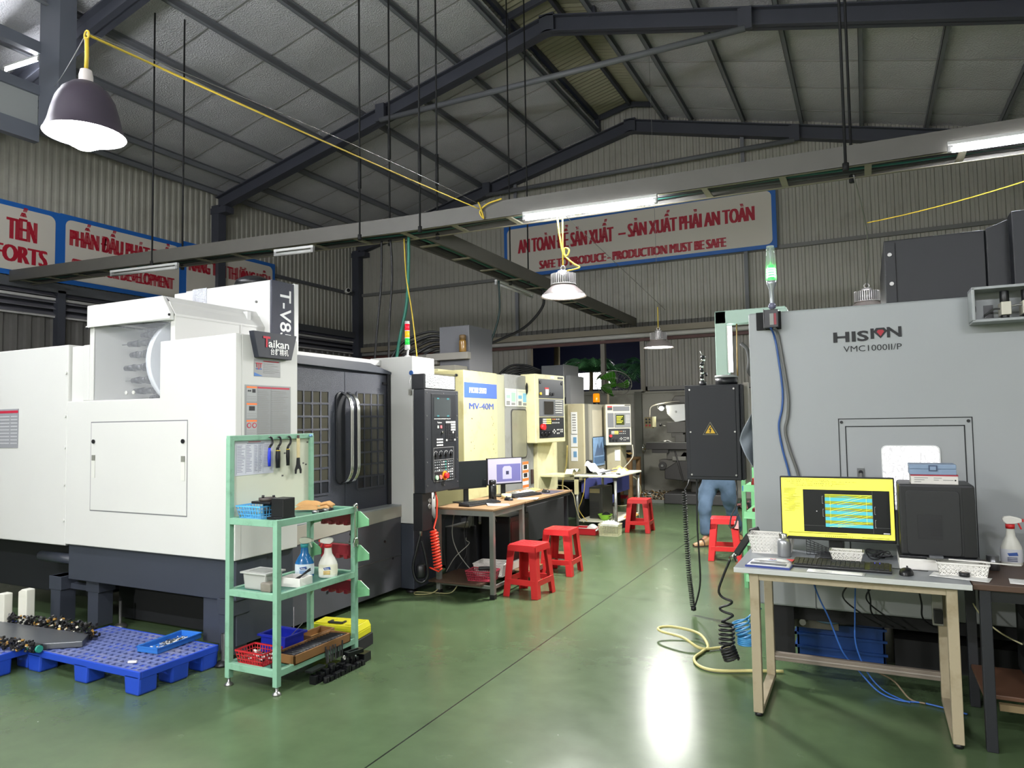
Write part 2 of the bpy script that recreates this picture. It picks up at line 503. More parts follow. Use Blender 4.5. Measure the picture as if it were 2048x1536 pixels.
for x in (-6.6, -4.9, -4.05, -2.5, -0.3):
    b = B(); b.box(x - 0.045, x + 0.045, YF - 0.06, YF + 0.05, 2.08, 3.3, M('window_post', '#8a8478', 0.5)); struct(b, 'trim_6')
b = B(); b.box(-6.6, -4.05, YF - 0.08, YF + 0.12, 2.1, 2.14, CONC); struct(b, 'trim_7')
# girts on the far wall and on the left wall
b = B(); b.box(XL, XR, YF - 0.09, YF - 0.025, 4.705, 4.775, M('girt_steel', '#6f6f6c', 0.45, var=0.1)); struct(b, 'trim_8', 'grey girt across the far gable')
b = B(); b.box(XL + 0.02, XL + 0.09, YB, YF, 4.73, 4.80, GREYD); struct(b, 'trim_9', 'grey girt along the left wall')
for x in (-6.85, -1.95):
    b = B(); b.box(x - 0.035, x + 0.035, YF - 0.13, YF - 0.09, 3.3, zroof(x), PURLIN); struct(b, 'trim_10')
b = B(); b.box(-4.22, -4.08, YF - 0.1, YF - 0.02, 0, 2.1, M('pilaster_grey', '#6f7066', 0.7, var=0.1)); struct(b, 'trim_11', 'darker pilaster on the concrete wall')

# portal frames
def rafter(y, name):
    for side in (-1, 1):
        b = B(); xe = XL + 0.12 if side < 0 else XR - 0.12
        D = 0.24
        for a, c, t in ((0, 0.02, 0.09), (-D, -D + 0.02, 0.09), (-D, 0, 0.012)):
            b.prism([(XRIDGE, ZR + a), (XRIDGE, ZR + c), (xe, zroof(xe) + c), (xe, zroof(xe) + a)], y - t, y + t, FRAME)
        struct(b, name, 'dark steel roof rafter')
        b = B(); b.box(xe - 0.10, xe + 0.10, y - 0.09, y + 0.09, 0, zroof(xe) - 0.15, FRAME); b.box(xe - 0.14, xe + 0.3 * (side < 0) + 0.0, y - 0.1, y + 0.1, zroof(xe) - 0.32, zroof(xe) - 0.2, FRAME)
        struct(b, 'trim_13', 'dark steel wall column')
for y in (-3.4, 1.0, 5.4, 9.76, 14.02):
    rafter(y, 'trim_12')
# purlins
k = 0
for x in (-11.2, -10.6, -9.65, -8.68, -7.7, -6.72, -5.76, -4.86, -3.44, -2.9, -1.9, -0.87, 0.12, 1.12, 2.15, 3.0):
    b = B(); z = zroof(x)
    b.box(x - 0.03, x + 0.03, YB, YF - 0.03, z + 0.015, z + 0.022, PURLIN); b.box(x - 0.03, x - 0.024, YB, YF - 0.03, z + 0.015, z + 0.12, PURLIN); b.box(x - 0.03, x + 0.03, YB, YF - 0.03, z + 0.115, z + 0.122, PURLIN)
    struct(b, 'trim_14', 'steel purlin under the roof foil')
for y, x0, x1, z in ((9.76, -7.25, -1.25, 6.72), (14.0, -7.5, -1.0, 6.66)):
    b = B(); b.cyl((x0, y - 0.12, z), (x1, y - 0.12, z), 0.045, M('tie_pipe', '#6d6f73', 0.45), n=12)
    for x in (x0, x1): b.box(x - 0.09, x + 0.09, y - 0.15, y - 0.09, z - 0.02, z + 0.28, FRAME)
    struct(b, 'trim_15', 'grey tie pipe under the rafter')
# roof lining: bubble foil in one metre sheets that belly between the purlins
FOIL = foil_material()
SEAM = M('foil_seam', '#a9a7a5', 0.4, metal=0.4)
def foil(xa, xb, name, lab):
    b = B(); nx = 40; ny = 150
    def fn(u, v):
        x = xa + (xb - xa) * u; y = YB + (YF - YB) * v
        s = (y - 0.6) % 1.0
        sag = 0.022 * (4 * s * (1 - s)) ** 0.6 + 0.008 * math.sin(x * 5.1 + y * 3.3)
        return (x, y, zroof(x) + 0.165 - sag)
    b.grid(fn, nx, ny * 2, FOIL)
    y = YB + 0.6
    while y < YF:
        b.bar((xa, y, zroof(xa) + 0.146), (xb, y, zroof(xb) + 0.146), 0.02, 0.008, SEAM); y += 1.0
    o = struct(b, name, lab)
foil(XL, -4.82, 'ceiling', 'silver bubble foil roof lining left of the ridge'); foil(-3.48, XR, 'ceiling_right', 'silver bubble foil roof lining right of the ridge')
# raised ridge vent with bare ribbed sheet
b = B()
for xa, xb in ((-5.05, XRIDGE), (-3.25, XRIDGE)):
    n = 90
    def fn(u, v, xa=xa, xb=xb):
        x = xa + (xb - xa) * u; y = YB + (YF - YB) * v
        return (x, y, ZR + 0.46 - SL * abs(x - XRIDGE) + 0.012 * (1 if int(v * 300) % 2 else -1))
    b.grid(fn, 1, 300, M('ridge_sheet', '#a09c84', 0.5, var=0.08), sm=False)
struct(b, 'ceiling_ridge', 'bare ribbed sheet over the raised ridge vent')
for y in (1.0, 5.4, 9.76, 14.02):
    b = B()
    for s in (-1, 1):
        x = XRIDGE + s * 0.72
        b.box(x - 0.05, x + 0.05, y - 0.05, y + 0.05, ZR - SL * 0.72, ZR + 0.22, FRAME)
        b.bar((x, y, ZR + 0.2), (XRIDGE, y, ZR + 0.36), 0.06, 0.1, FRAME)
    b.box(XRIDGE - 0.12, XRIDGE + 0.12, y - 0.09, y + 0.09, ZR - 0.25, ZR + 0.03, FRAME)
    struct(b, 'trim_16', 'stub frame of the ridge vent')
b = B(); b.box(XRIDGE - 0.03, XRIDGE + 0.03, YB, YF, ZR + 0.33, ZR + 0.42, FRAME); struct(b, 'trim_17')
for s in (-1, 1):
    b = B(); x = XRIDGE + s * 0.72; b.box(x - 0.035, x + 0.035, YB, YF, ZR + 0.17, ZR + 0.26, FRAME); struct(b, 'trim_18')
# post and edge beams of the side bay at the left
b = B(); b.box(-8.83, -8.43, 4.96, 5.16, 5.18, zroof(-8.6) + 0.1, M('post_grey', '#5c6068', 0.5, var=0.06)); struct(b, 'trim_19', 'broad grey steel post hanging at the edge of the side bay')
for z, h in ((6.15, 0.07), (5.62, 0.06), (5.08, 0.10)):
    b = B(); b.box(-8.90, -8.80, 1.0, 4.96, z - h, z + h, M('post_grey', '#5c6068')); struct(b, 'trim_20', 'steel edge beam meeting the broad post')
b = B(); b.box(-8.87, -8.84, 1.0, 4.96, 5.18, 5.56, M('edge_panel', '#8a8d8c', 0.5)); struct(b, 'trim_21', 'grey sheet between the edge beams')

# outside at night: yard, dark house wall, lit strip
b = B(); b.box(-16, 4, YF + 0.3, 26, -0.3, -0.05, M('yard_ground', '#3b3a36', 0.8)); struct(b, 'ground', 'dark yard outside the window')
b = B(); b.box(-14, 2, 20, 20.3, -0.05, 9, M('night_house_wall', '#141a33', 0.8)); struct(b, 'exterior_wall', 'dark blue house wall beyond the window')
# ================================================================ slogan boards
def board(name, label, org, R, width, height, lines):
    """blue bordered white board; org is the lower left corner on the wall, R the reading direction"""
    t = thing(name, label, 'sign', org, math.atan2(R[1], R[0]), 'slogan boards on the walls')
    b = B(); b.box(0, width, -0.02, 0, 0, height, SIGNB); b.build('border_board', t)
    b = B(); p = rrect(0.08, width - 0.08, 0.075, height - 0.075, 0.10); b.prism(p, -0.026, -0.019, SIGNW); b.build('face_panel', t)
    b = B()
    for s, x, z, sz, fit in lines:
        b.text(s, (x, -0.027, z), sz, SIGNR, R=(1, 0, 0), fit=fit, strike=0.019)
    b.build('lettering', t)
    return t
board('slogan_board', 'long blue bordered safety slogan board on the far gable wall', (-7.11, YF - 0.17, 4.71), (1, 0, 0), 5.74, 1.17,
      [('AN TOÀN ĐỂ SẢN XUẤT', 0.36, 0.53, 0.44, 2.18), ('-', 2.68, 0.56, 0.44, 0.12), ('SẢN XUẤT PHẢI AN TOÀN', 2.88, 0.57, 0.40, 2.46),
       ('SAFE TO PRODUCE - PRODUCTION MUST BE SAFE', 0.87, 0.13, 0.26, 3.93)])
WY = XL + 0.11
board('slogan_board', 'left wall slogan board reading efforts, cut by the picture edge', (WY, 5.1, 3.82), (0, 1, 0), 1.60, 1.10, [('TIẾN', 0.83, 0.54, 0.46, 0.40), ('EFFORTS', 0.42, 0.20, 0.36, 0.97)])
board('slogan_board', 'left wall slogan board reading strive for development', (WY, 6.70, 3.82), (0, 1, 0), 2.24, 1.11, [('PHẤN ĐẤU PHÁT TRIỂN', 0.16, 0.63, 0.37, 1.92), ('STRIVE FOR DEVELOPMENT', 0.20, 0.22, 0.30, 1.84)])
board('slogan_board', 'smaller left wall slogan board at the end nearest the corner', (WY, 8.94, 3.86), (0, 1, 0), 2.30, 1.13, [('NÂNG TẦM THƯƠNG HIỆU', 0.14, 0.60, 0.36, 2.0)])

# ================================================================ cable trays and their hangers
TY0, TY1 = 5.97, 6.30
def ztray(x): return 3.50 - 0.0125 * (x + 4.27) if x > -4.27 else 3.50 - 0.031 * (x + 4.27)
t = thing('cable_tray', 'long grey ladder cable tray hung across the hall', 'cable tray', (-4.3, 6.1, 3.5))
o = Vector((-4.3, 6.1, 3.5))
XS = (-11.35, -4.27, 3.1)
b = B(o)
for y, h in ((TY0, 0.165), (TY1, 0.12)):
    for a, c in ((XS[0], XS[1]), (XS[1], XS[2])):
        b.prism([(a, ztray(a)), (c, ztray(c)), (c, ztray(c) + h), (a, ztray(a) + h)], y, y + 0.004, TRAYM)
        b.prism([(a, ztray(a)), (c, ztray(c)), (c, ztray(c) + 0.004), (a, ztray(a) + 0.004)], y, y + (0.03 if y == TY0 else -0.03), M('rung_pale', '#8d8977', 0.5))
b.build('side_rails', t)
x = -11.1; k = 0
while x < 2.9:
    b = B(o); b.box(x, x + 0.05, TY0 + 0.004, TY1, ztray(x) + 0.004, ztray(x) + 0.018, M('rung_pale', '#8d8977', 0.5)); b.build('rung', t); x += 0.62
for yy, mm, r in ((6.06, BLACK, 0.016), (6.1, DKCABLE, 0.02), (6.16, M('green_sheath', '#1d5a4e', 0.5), 0.014), (6.2, DKCABLE, 0.018), (6.24, M('grey_sheath', '#4b4c4e', 0.5), 0.013)):
    b = B(); pts = [(x, yy + 0.02 * math.sin(x * 2.1 + yy * 9), ztray(x) + 0.038 + 0.008 * math.sin(x * 3 + yy * 20)) for x in [XS[0] + 0.1 + i * 0.4 for i in range(36)]]
    b.tube(pts, r, mm, 6); tag(b.build('tray_cable'), {6.06: 'black cable lying nearest the front rail of the hall tray', 6.1: 'thick black cable lying in the middle of the hall tray', 6.16: 'green sheathed cable lying in the hall tray', 6.2: 'black cable behind the green one in the hall tray', 6.24: 'grey cable along the rear rail of the hall tray'}[yy], 'cable', 'cables lying in the hall tray')
b2 = thing('cable_tray', 'branch cable tray running from the hall tray to the far wall', 'cable tray', (-4.3, 10, 3.46)); o = Vector((-4.3, 10, 3.46))
b = B(o)
for x, h in ((-4.14, 0.165), (-4.45, 0.11)):
    b.prism([(6.32, 3.50), (YF - 0.1, 3.44), (YF - 0.1, 3.44 + h), (6.32, 3.50 + h)], x, x + 0.004, TRAYM, 'yz')
    b.prism([(6.32, 3.50), (YF - 0.1, 3.44), (YF - 0.1, 3.444), (6.32, 3.504)], x, x + (-0.03 if x > -4.3 else 0.03), TRAYM, 'yz')
b.build('side_rails', b2)
y = 6.6
while y < 13.9:
    b = B(o); z = 3.50 - 0.06 * (y - 6.3) / 7.8; b.box(-4.45, -4.14, y, y + 0.05, z + 0.004, z + 0.018, M('rung_pale', '#8d8977', 0.5)); b.build('rung', b2); y += 0.7
for xx, mm in ((-4.36, DKCABLE), (-4.28, M('green_sheath', '#1d5a4e', 0.5)), (-4.22, DKCABLE)):
    b = B(); b.tube([(xx + 0.015 * math.sin(y * 2), y, 3.54 - 0.06 * (y - 6.3) / 7.8) for y in [6.35 + i * 0.35 for i in range(22)]], 0.017, mm, 6)
    tag(b.build('tray_cable'), {-4.36: 'black cable along the outer rail of the branch tray', -4.28: 'green cable in the middle of the branch tray', -4.22: 'black cable along the aisle side rail of the branch tray'}[xx], 'cable', 'cables lying in the branch tray')

def rod(x, y, z0, label, joint=None):
    b = B(); z1 = zroof(x) + 0.16
    b.cyl((x, y, z0), (x, y, z1), 0.011, BLACKM, n=6)
    if joint: b.cyl((x, y, joint), (x, y, joint + 0.34), 0.02, BLACKM, n=6)
    b.cyl((x, y, z0 - 0.03), (x, y, z0 + 0.03), 0.024, BLACKM, n=6)
    tag(b.build('hanger_rod'), label, 'hanger rod', 'threaded rods holding the cable trays')
rod(-8.10, TY0, ztray(-8.1), 'front rod of the leftmost hanger pair, crossing the development board')
rod(-7.95, TY1, ztray(-7.95), 'rear rod of the leftmost hanger pair, crossing the development board')
rod(-4.77, TY0, ztray(-4.77), 'front rod of the hanger pair where the branch tray leaves', 4.05)
rod(-4.62, TY1, ztray(-4.62), 'rear rod of the hanger pair where the branch tray leaves', 4.45)
rod(-4.0, TY0, ztray(-4.0), 'front rod of the hanger pair just right of the branch tray', 4.0)
rod(-4.0, TY1, ztray(-4.0), 'rear rod of the hanger pair just right of the branch tray', 4.05)
rod(-4.16, 8.9, 3.49, 'thin rod holding the aisle side of the branch tray')
rod(-4.44, 8.9, 3.49, 'thin rod holding the far side of the branch tray')
rod(-0.07, TY0, ztray(0), 'front rod of the rightmost hanger pair above the grey machine')
rod(-0.03, TY1, ztray(0), 'rear rod of the rightmost hanger pair above the grey machine')

def wire(name, label, cat, pts, r, m, n=6, sm=10, group=None):
    b = B(); b.tube(bez(pts, sm), r, m, n)
    return tag(b.build(name), label, cat, group)
def sag(a, c, s, n=9):
    a = Vector(a); c = Vector(c)
    return [a.lerp(c, i / n) - Vector((0, 0, s * 4 * (i / n) * (1 - i / n))) for i in range(n + 1)]
# ================================================================ fluorescent battens
def batten(name, label, p0, p1, lit=True, r=0.02, m=None):
    t = thing(name, label, 'tube light', p0, 0, 'fluorescent tube lights')
    p0 = Vector(p0); p1 = Vector(p1); d = (p1 - p0).normalized(); o = p0
    b = B(o); b.bar(p0 + Vector((0, 0, 0.045)), p1 + Vector((0, 0, 0.045)), 0.04, 0.03, M('batten_white', '#cfcfcc', 0.4)); b.build('housing', t, 0.004)
    b = B(o); b.cyl(p0 + d * 0.03, p1 - d * 0.03, r, (m or TUBEM) if lit else OFFTUBE, n=12); b.build('tube', t)
    for q in (p0, p1):
        b = B(o); s = 1 if q is p0 else -1; b.bar(q + Vector((0, 0, 0.02)), q + d * 0.035 * s + Vector((0, 0, 0.02)), 0.03, 0.075, M('batten_end', '#9a9a98', 0.4)); b.build('end_cap', t)
batten('tube_light', 'lit tube light under the hall tray in front of the safety slogan', (-2.82, 5.94, 3.43), (-1.54, 5.94, 3.40))
batten('tube_light', 'lit tube light at the right picture edge under the hall tray', (0.60, 5.94, 3.44), (1.84, 5.94, 3.42))
batten('tube_light', 'unlit tube light under the hall tray before the corner board', (-5.98, 5.96, 3.47), (-5.4, 5.96, 3.45), False)
batten('tube_light', 'unlit tube light under the left end of the hall tray', (-8.9, 5.96, 3.55), (-7.6, 5.96, 3.51), False)
batten('tube_light', 'upper lit tube light in the side bay at top left', (-9.9, 5.0, 6.78), (-8.9, 5.0, 6.76))
batten('tube_light', 'lower lit tube light in the side bay at top left', (-9.65, 5.0, 6.09), (-8.89, 5.0, 6.05), True, 0.014)
batten('tube_light', 'small unlit tube on the aisle side of the branch tray', (-4.52, 8.6, 3.44), (-4.52, 9.8, 3.43), False, 0.014)

# ================================================================ high bay lamps
def glow(loc, power, size, parent):
    l = bpy.data.lights.new('lamp_light', 'AREA'); l.shape = 'DISK'; l.size = size; l.energy = power; l.color = (1.0, 0.985, 0.95); l.spread = PI
    o = bpy.data.objects.new('lamp_light', l); COL.objects.link(o); o.location = loc; o.parent = parent
def highbay(label, loc, power, hook=0.32, cold=False):
    t = thing('high_bay_lamp', label, 'pendant lamp', loc, 0, 'high bay lamps')
    alu = M('lamp_aluminium', '#c9c6c4', 0.35, metal=0.5)
    b = B(); b.lathe([(0.095, 0.105), (0.12, 0.085), (0.16, 0.05), (0.212, 0.0), (0.215, -0.006), (0.205, 0.0), (0.15, 0.05), (0.09, 0.1)], (0, 0, 0), M('lamp_reflector', '#b5aaa6', 0.35, metal=0.55), 40, cap0=False, cap1=False); b.build('reflector', t)
    b = B(); b.cyl((0, 0, 0.105), (0, 0, 0.205), 0.085, alu, n=24)
    for k in range(36):
        a = 2 * PI * k / 36; R = Matrix.Rotation(a, 3, 'Z')
        b.obox(R @ Vector((0.099, 0, 0.155)), (0.034, 0.005, 0.10), alu, R)
    b.lathe([(0.118, 0.1), (0.118, 0.108), (0.08, 0.11)], (0, 0, 0), alu, 32); b.build('heat_sink', t)
    b = B(); b.cyl((0, 0, 0.2), (0, 0, 0.235), 0.05, alu, n=16); b.tube([(0.022 * math.cos(a), 0, 0.262 + 0.022 * math.sin(a)) for a in [2 * PI * k / 14 for k in range(14)]], 0.006, alu, 6, True); b.build('hook', t)
    b = B(); b.cyl((0, 0, 0.004), (0, 0, 0.012), 0.19, LIGHTW, n=32); b.build('lens', t)
    glow((0, 0, -0.01), power, 0.38, t)
    return t
highbay('finned high bay lamp hanging before the safety slogan board', (-2.47, 6.05, 2.68), W_BAY)
highbay('finned high bay lamp hanging by the far strip window', (-2.56, 9.74, 2.53), W_BAY * 0.7)
highbay('high bay lamp half hidden behind the top of the grey machine', (0.05, 7.8, 2.55), W_BAY * 0.55)
# added row of battens behind the viewpoint, out of view, brightening the hall
for i, x in enumerate((-6.2, -3.9, -1.5, 1.2)):
    batten('tube_light', ('outermost left', 'left of middle', 'right of middle', 'rightmost')[i] + ' tube light of the added unseen row behind the viewpoint', (x, -0.6, 3.45), (x + 1.25, -0.6, 3.45), m=TUBEREAR)
b = B(); b.box(-11.3, 3.1, -0.62, -0.58, 3.52, 3.60, TRAYM); tag(b.build('batten_rail'), 'steel rail added to carry the unseen tube lights behind the viewpoint', 'rail')
for i, x in enumerate((-7.4, -5.9)):  # tubes added out of view to brighten the near roof slope
    batten('tube_light', 'added high tube light over the side of the white machine, out of the picture, ' + ('outer one' if i == 0 else 'inner one'), (x, 1.7, 4.4), (x + 1.25, 1.7, 4.4), m=TUBEREAR)
    b = B(); b.cyl((x + 0.6, 1.7, 4.46), (x + 0.6, 1.7, zroof(x + 0.6) + 0.02), 0.008, BLACKM, n=6); tag(b.build('hanger_rod'), 'rod holding the ' + ('outer' if i == 0 else 'inner') + ' added high tube light out of the picture', 'hanger rod')
highbay('high bay lamp behind the viewpoint over the left of the aisle', (-3.5, -2.8, 2.66), W_BAY * 2.6)
highbay('high bay lamp behind the viewpoint at the right wall', (2.5, -0.9, 2.7), W_BAY * 0.8)
for x, y in ((-3.5, -2.8), (2.5, -0.9)): wire('yellow_cable', 'yellow cord of the lamp behind the viewpoint at the ' + ('left' if x < 0 else 'right'), 'cable', [(x, y, 2.96), (x, y, 4.0), (x, y, zroof(x) + 0.02)], 0.007, YCABLE)
# dark domed lamp with a bulging bulb, closest to the camera
t = thing('dome_lamp', 'dark domed lamp blazing white near the camera at upper left', 'pendant lamp', (-2.72, 1.705, 2.68))
KL = 0.705
dk = M('dark_dome', '#3c3540', 0.45)
b = B(mx=Matrix.Scale(KL, 4)); b.lathe([(0.03, 0.30), (0.075, 0.285), (0.12, 0.245), (0.15, 0.19), (0.17, 0.12), (0.185, 0.05), (0.205, 0.0), (0.208, -0.004), (0.198, 0.0), (0.17, 0.08), (0.14, 0.19), (0.06, 0.27)], (0, 0, 0), lambda i: dk if i < 7 else M('dome_inside', '#f2f0f0', 0.5), 40, cap0=True, cap1=False); b.build('shade', t)
b = B(mx=Matrix.Scale(KL, 4)); b.lathe([(0.032, 0.29), (0.036, 0.31), (0.036, 0.34), (0.03, 0.37), (0.018, 0.375)], (0, 0, 0), M('lamp_socket', '#cfc7c2', 0.5), 20); b.build('socket', t)
b = B(mx=Matrix.Scale(KL, 4)); b.lathe([(0.03, 0.27), (0.06, 0.15), (0.10, 0.04), (0.105, -0.01), (0.085, -0.055), (0.04, -0.08), (0.0, -0.084)], (0, 0, 0), LIGHTW, 24, cap0=False, cap1=False); b.build('bulb', t)
b = B(mx=Matrix.Scale(KL, 4)); b.cyl((0, 0, 0.0), (0, 0, 0.01), 0.19, LIGHTW, n=32); b.build('bulb_glow_plate', t)
b = B(mx=Matrix.Scale(KL, 4)); b.tube([(0, 0, 0.37), (0.004, 0, 0.46), (0, 0, 0.56)], 0.011, YCABLE, 8); b.tube([(0.02 * math.sin(a), 0, 0.575 + 0.025 * math.cos(a)) for a in [2 * PI * k / 12 for k in range(12)]], 0.006, YCABLE, 6, True); b.build('cord', t)
l = bpy.data.lights.new('lamp_light', 'POINT'); l.energy = W_NEAR; l.shadow_soft_size = 0.09; l.color = (1.0, 0.985, 0.97)
lo = bpy.data.objects.new('lamp_light', l); COL.objects.link(lo); lo.location = (0, 0, -0.16); lo.parent = t

wire('yellow_cable', 'yellow cable stretched from the dome lamp to the hall tray', 'cable', sag((-2.71, 1.70, 3.083), (-3.3, 5.95, 3.60), 0.01), 0.005, YCABLE)
wire('steel_wire', 'thin steel wire running beside the yellow lamp cable', 'wire', sag((-8.5, 4.95, 5.6), (-2.71, 1.70, 3.09), 0.02), 0.003, STEEL, 4)
wire('steel_wire', 'thin grey wire from the dome lamp hook to the tray, above the cable', 'wire', sag((-2.71, 1.70, 3.09), (-3.32, 5.96, 3.66), -0.03), 0.0022, STEEL, 4)
wire('yellow_cable', 'yellow cable tied in a knot round the hall tray rail', 'cable', [(-3.30, 5.94, 3.66), (-3.27, 5.93, 3.60), (-3.25, 5.95, 3.50), (-3.29, 5.95, 3.57), (-3.2, 5.94, 3.63), (-3.05, 5.95, 3.66)], 0.008, YCABLE)
wire('yellow_cable', 'looped yellow cord hanging down to the lamp before the slogan', 'cable', [(-2.5, 6.0, 3.44), (-2.48, 6.02, 3.2), (-2.46, 6.03, 3.08), (-2.42, 6.03, 3.05), (-2.40, 6.03, 3.10), (-2.44, 6.03, 3.12), (-2.44, 6.03, 3.05), (-2.36, 6.03, 2.97), (-2.30, 6.03, 2.93), (-2.34, 6.03, 2.915), (-2.46, 6.04, 2.91)], 0.008, YCABLE)
wire('yellow_cable', 'straight yellow cord holding the lamp before the slogan', 'cable', [(-2.465, 6.05, 3.44), (-2.468, 6.05, 3.2), (-2.47, 6.05, 2.96)], 0.007, YCABLE)
wire('steel_wire', 'thin stay wire falling from the lit tube towards the far lamp', 'wire', sag((-2.42, 6.0, 3.42), (-2.45, 9.72, 3.05), 0.0), 0.004, STEEL, 4)
wire('yellow_cable', 'short yellow cord above the lamp by the far strip window', 'cable', [(-2.56, 9.74, 2.80), (-2.56, 9.74, 2.95), (-2.56, 9.74, 3.1)], 0.007, YCABLE)
wire('steel_wire', 'thin upright wire from the tie pipe down to the lamp by the far strip window', 'wire', [(-2.56, 9.74, 3.1), (-2.56, 9.70, 5.0), (-2.56, 9.64, 6.70)], 0.003, STEEL, 4)
wire('steel_wire', 'thin wire hanging from the hall tray to the lamp behind the grey machine', 'wire', [(-0.02, 6.2, 3.45), (0.06, 6.9, 3.2), (0.07, 7.4, 3.0), (0.05, 7.8, 2.8)], 0.006, STEEL, 5)
wire('yellow_cable', 'thin yellow cable rising to the right picture edge by the gable', 'cable', sag((0.07, 6.9, 3.22), (1.6, 6.3, 3.36), 0.04), 0.005, YCABLE)
wire('black_cable', 'black cable dropping from the tray joint to the charcoal machine', 'cable', [(-4.62, 6.15, 3.5), (-4.66, 6.2, 3.2), (-4.68, 6.2, 2.9), (-4.74, 6.2, 2.4), (-4.78, 6.2, 2.0)], 0.012, DKCABLE)
wire('black_cable', 'second black cable beside it dropping from the tray joint', 'cable', [(-4.5, 6.15, 3.5), (-4.52, 6.2, 3.1), (-4.56, 6.2, 2.6), (-4.58, 6.2, 2.0)], 0.012, DKCABLE)
wire('green_hose', 'dark green hose dropping from the tray joint behind the signal tower', 'hose', [(-4.3, 6.2, 3.52), (-4.32, 6.22, 3.2), (-4.37, 6.25, 2.8), (-4.47, 6.25, 2.4), (-4.55, 6.25, 2.0)], 0.017, M('dark_green_hose', '#1f6e5c', 0.45))
wire('yellow_cable', 'thin yellow cable dropping from the tray joint to the signal tower', 'cable', [(-4.36, 6.2, 3.5), (-4.35, 6.22, 3.1), (-4.28, 6.22, 2.7), (-4.22, 6.22, 2.2), (-4.2, 6.2, 2.0)], 0.007, YCABLE)
wire('black_cable', 'thick black cable curving from the branch tray to the cream machine', 'cable', [(-4.16, 9.4, 3.45), (-4.16, 9.38, 3.2), (-4.35, 9.2, 2.9), (-4.6, 8.9, 2.7), (-4.95, 8.5, 2.5)], 0.02, DKCABLE)
wire('green_hose', 'dark hose dropping straight from the branch tray to the second machine', 'hose', [(-4.42, 8.5, 3.45), (-4.42, 8.5, 3.0), (-4.5, 8.4, 2.6), (-4.6, 8.3, 2.2), (-4.65, 8.3, 2.0)], 0.014, M('dark_teal_hose', '#16302c', 0.45))
t = thing('security_camera', 'small white camera on the left wall beside the corner column', 'security camera', (XL + 0.1, 13.6, 4.78))
b = B(); b.cyl((0, 0, 0), (0.16, -0.1, 0.0), 0.06, WHITEPL, n=16); b.build('body', t); b = B(); b.cyl((0.16, -0.1, 0), (0.165, -0.103, 0), 0.045, BLACK, n=16); b.build('lens', t); b = B(); b.box(-0.05, 0.03, -0.03, 0.03, -0.03, 0.05, WHITEPL); b.build('bracket', t)
# ================================================================ white machining centre at the left
XF, YS, XD = -3.66, 3.31, -3.93           # aisle face, side face, door plane
O = Vector((-4.6, 4.3, 0))
tk = thing('machining_center', 'large white machining centre with charcoal double doors at the left', 'machine tool', O)
b = B(O)
# side enclosure: one outline with the step under the tool magazine window
b.prism([(-5.44, 0.655), (XF, 0.655), (XF, 2.13), (-4.395, 2.12), (-4.395, 1.725), (-5.44, 1.73)], YS, YS + 0.05, WHITE)
b.box(XF - 0.05, XF, YS + 0.05, 3.87, 0.655, 2.13, WHITE)
b.box(-4.3, XF - 0.051, YS + 0.051, 3.829, 2.08, 2.127, WHITE)
b.box(XD, XF - 0.05, 3.83, 3.868, 0.657, 2.128, WHITE)
b.box(-5.44, XD, YS + 0.05, 5.7, 0.655, 0.75, WHITE)
b.build('side_enclosure', tk, 0.006)
b = B(O); b.box(-7.9, -5.445, YS + 0.004, 4.9, 0.64, 2.165, WHITE); b.build('rear_enclosure', tk, 0.008)
b = B(O); b.box(-5.44, -5.20, YS + 0.03, 4.2, 1.725, 2.15, WHITE); b.box(-5.27, -5.20, YS + 0.01, YS + 0.03, 1.73, 2.15, WHITE); b.build('filler_panel', tk, 0.006)
for z in (1.62, 1.38, 1.1, 0.83, 1.95):
    b = B(O); b.cyl((-5.465, YS + 0.006, z), (-5.465, YS - 0.004, z), 0.012, WHITE, n=10); b.build('screw', tk)
# access panel with two latches and two hand slots
b = B(O); b.box(-5.14, -4.113, YS - 0.004, YS + 0.002, 0.923, 1.562, WHITE); ap = b.build('access_panel', tk, 0.003)
b = B(O); b.box(-5.147, -4.107, YS - 0.0012, YS - 0.0002, 0.916, 1.570, M('panel_gap', '#77777a', 0.7)); b.build('panel_gap', ap)
for x in (-5.105, -4.145):
    b = B(O); b.cyl((x, YS - 0.006, 1.425), (x, YS - 0.014, 1.425), 0.015, BLACK, n=14); b.build('latch', ap)
    b = B(O); b.box(x - 0.018, x + 0.018, YS - 0.008, YS - 0.0055, 1.16, 1.325, M('slot_pale', '#cfcfc8', 0.5)); b.box(x - 0.018, x + 0.018, YS - 0.009, YS - 0.006, 1.285, 1.325, M('slot_dark', '#77786f', 0.6)); b.build('hand_slot', ap)  # pale slot face with a darker band across its top
# tool magazine housing with its window
b = B(O)
b.box(-5.20, -5.15, YS + 0.012, 4.4, 1.73, 2.30, WHITE); b.box(-4.32, -4.273, YS + 0.022, 4.3, 2.0, 2.30, WHITE)
b.prism([(-5.20, 2.28), (-5.20, 2.44), (-4.365, 2.44), (-4.28, 2.315), (-4.28, 2.265)], YS - 0.012, YS + 0.02, WHITE)
b.prism([(-5.20, 2.40), (-5.20, 2.44), (-4.365, 2.44), (-4.27, 2.31), (-4.27, 2.29), (-4.33, 2.40)], YS + 0.02, 4.3, WHITE)
b.box(-5.15, -4.3, 4.0, 4.04, 1.70, 2.42, M('magazine_back', '#c9c9c6', 0.5)); b.box(-5.16, -4.3, YS + 0.05, 4.04, 1.70, 1.728, WHITE)
hs = b.build('magazine_housing', tk, 0.005)
b = B(O); b.box(-5.207, -4.277, YS - 0.016, YS - 0.012, 2.275, 2.287, WHITE); b.build('drip_edge', hs)
for x, z in ((-5.19, 2.27), (-4.285, 2.30)):
    b = B(O); b.cyl((x, YS - 0.012, z), (x, YS - 0.02, z), 0.009, BLACK, n=10); b.build('bolt', hs)
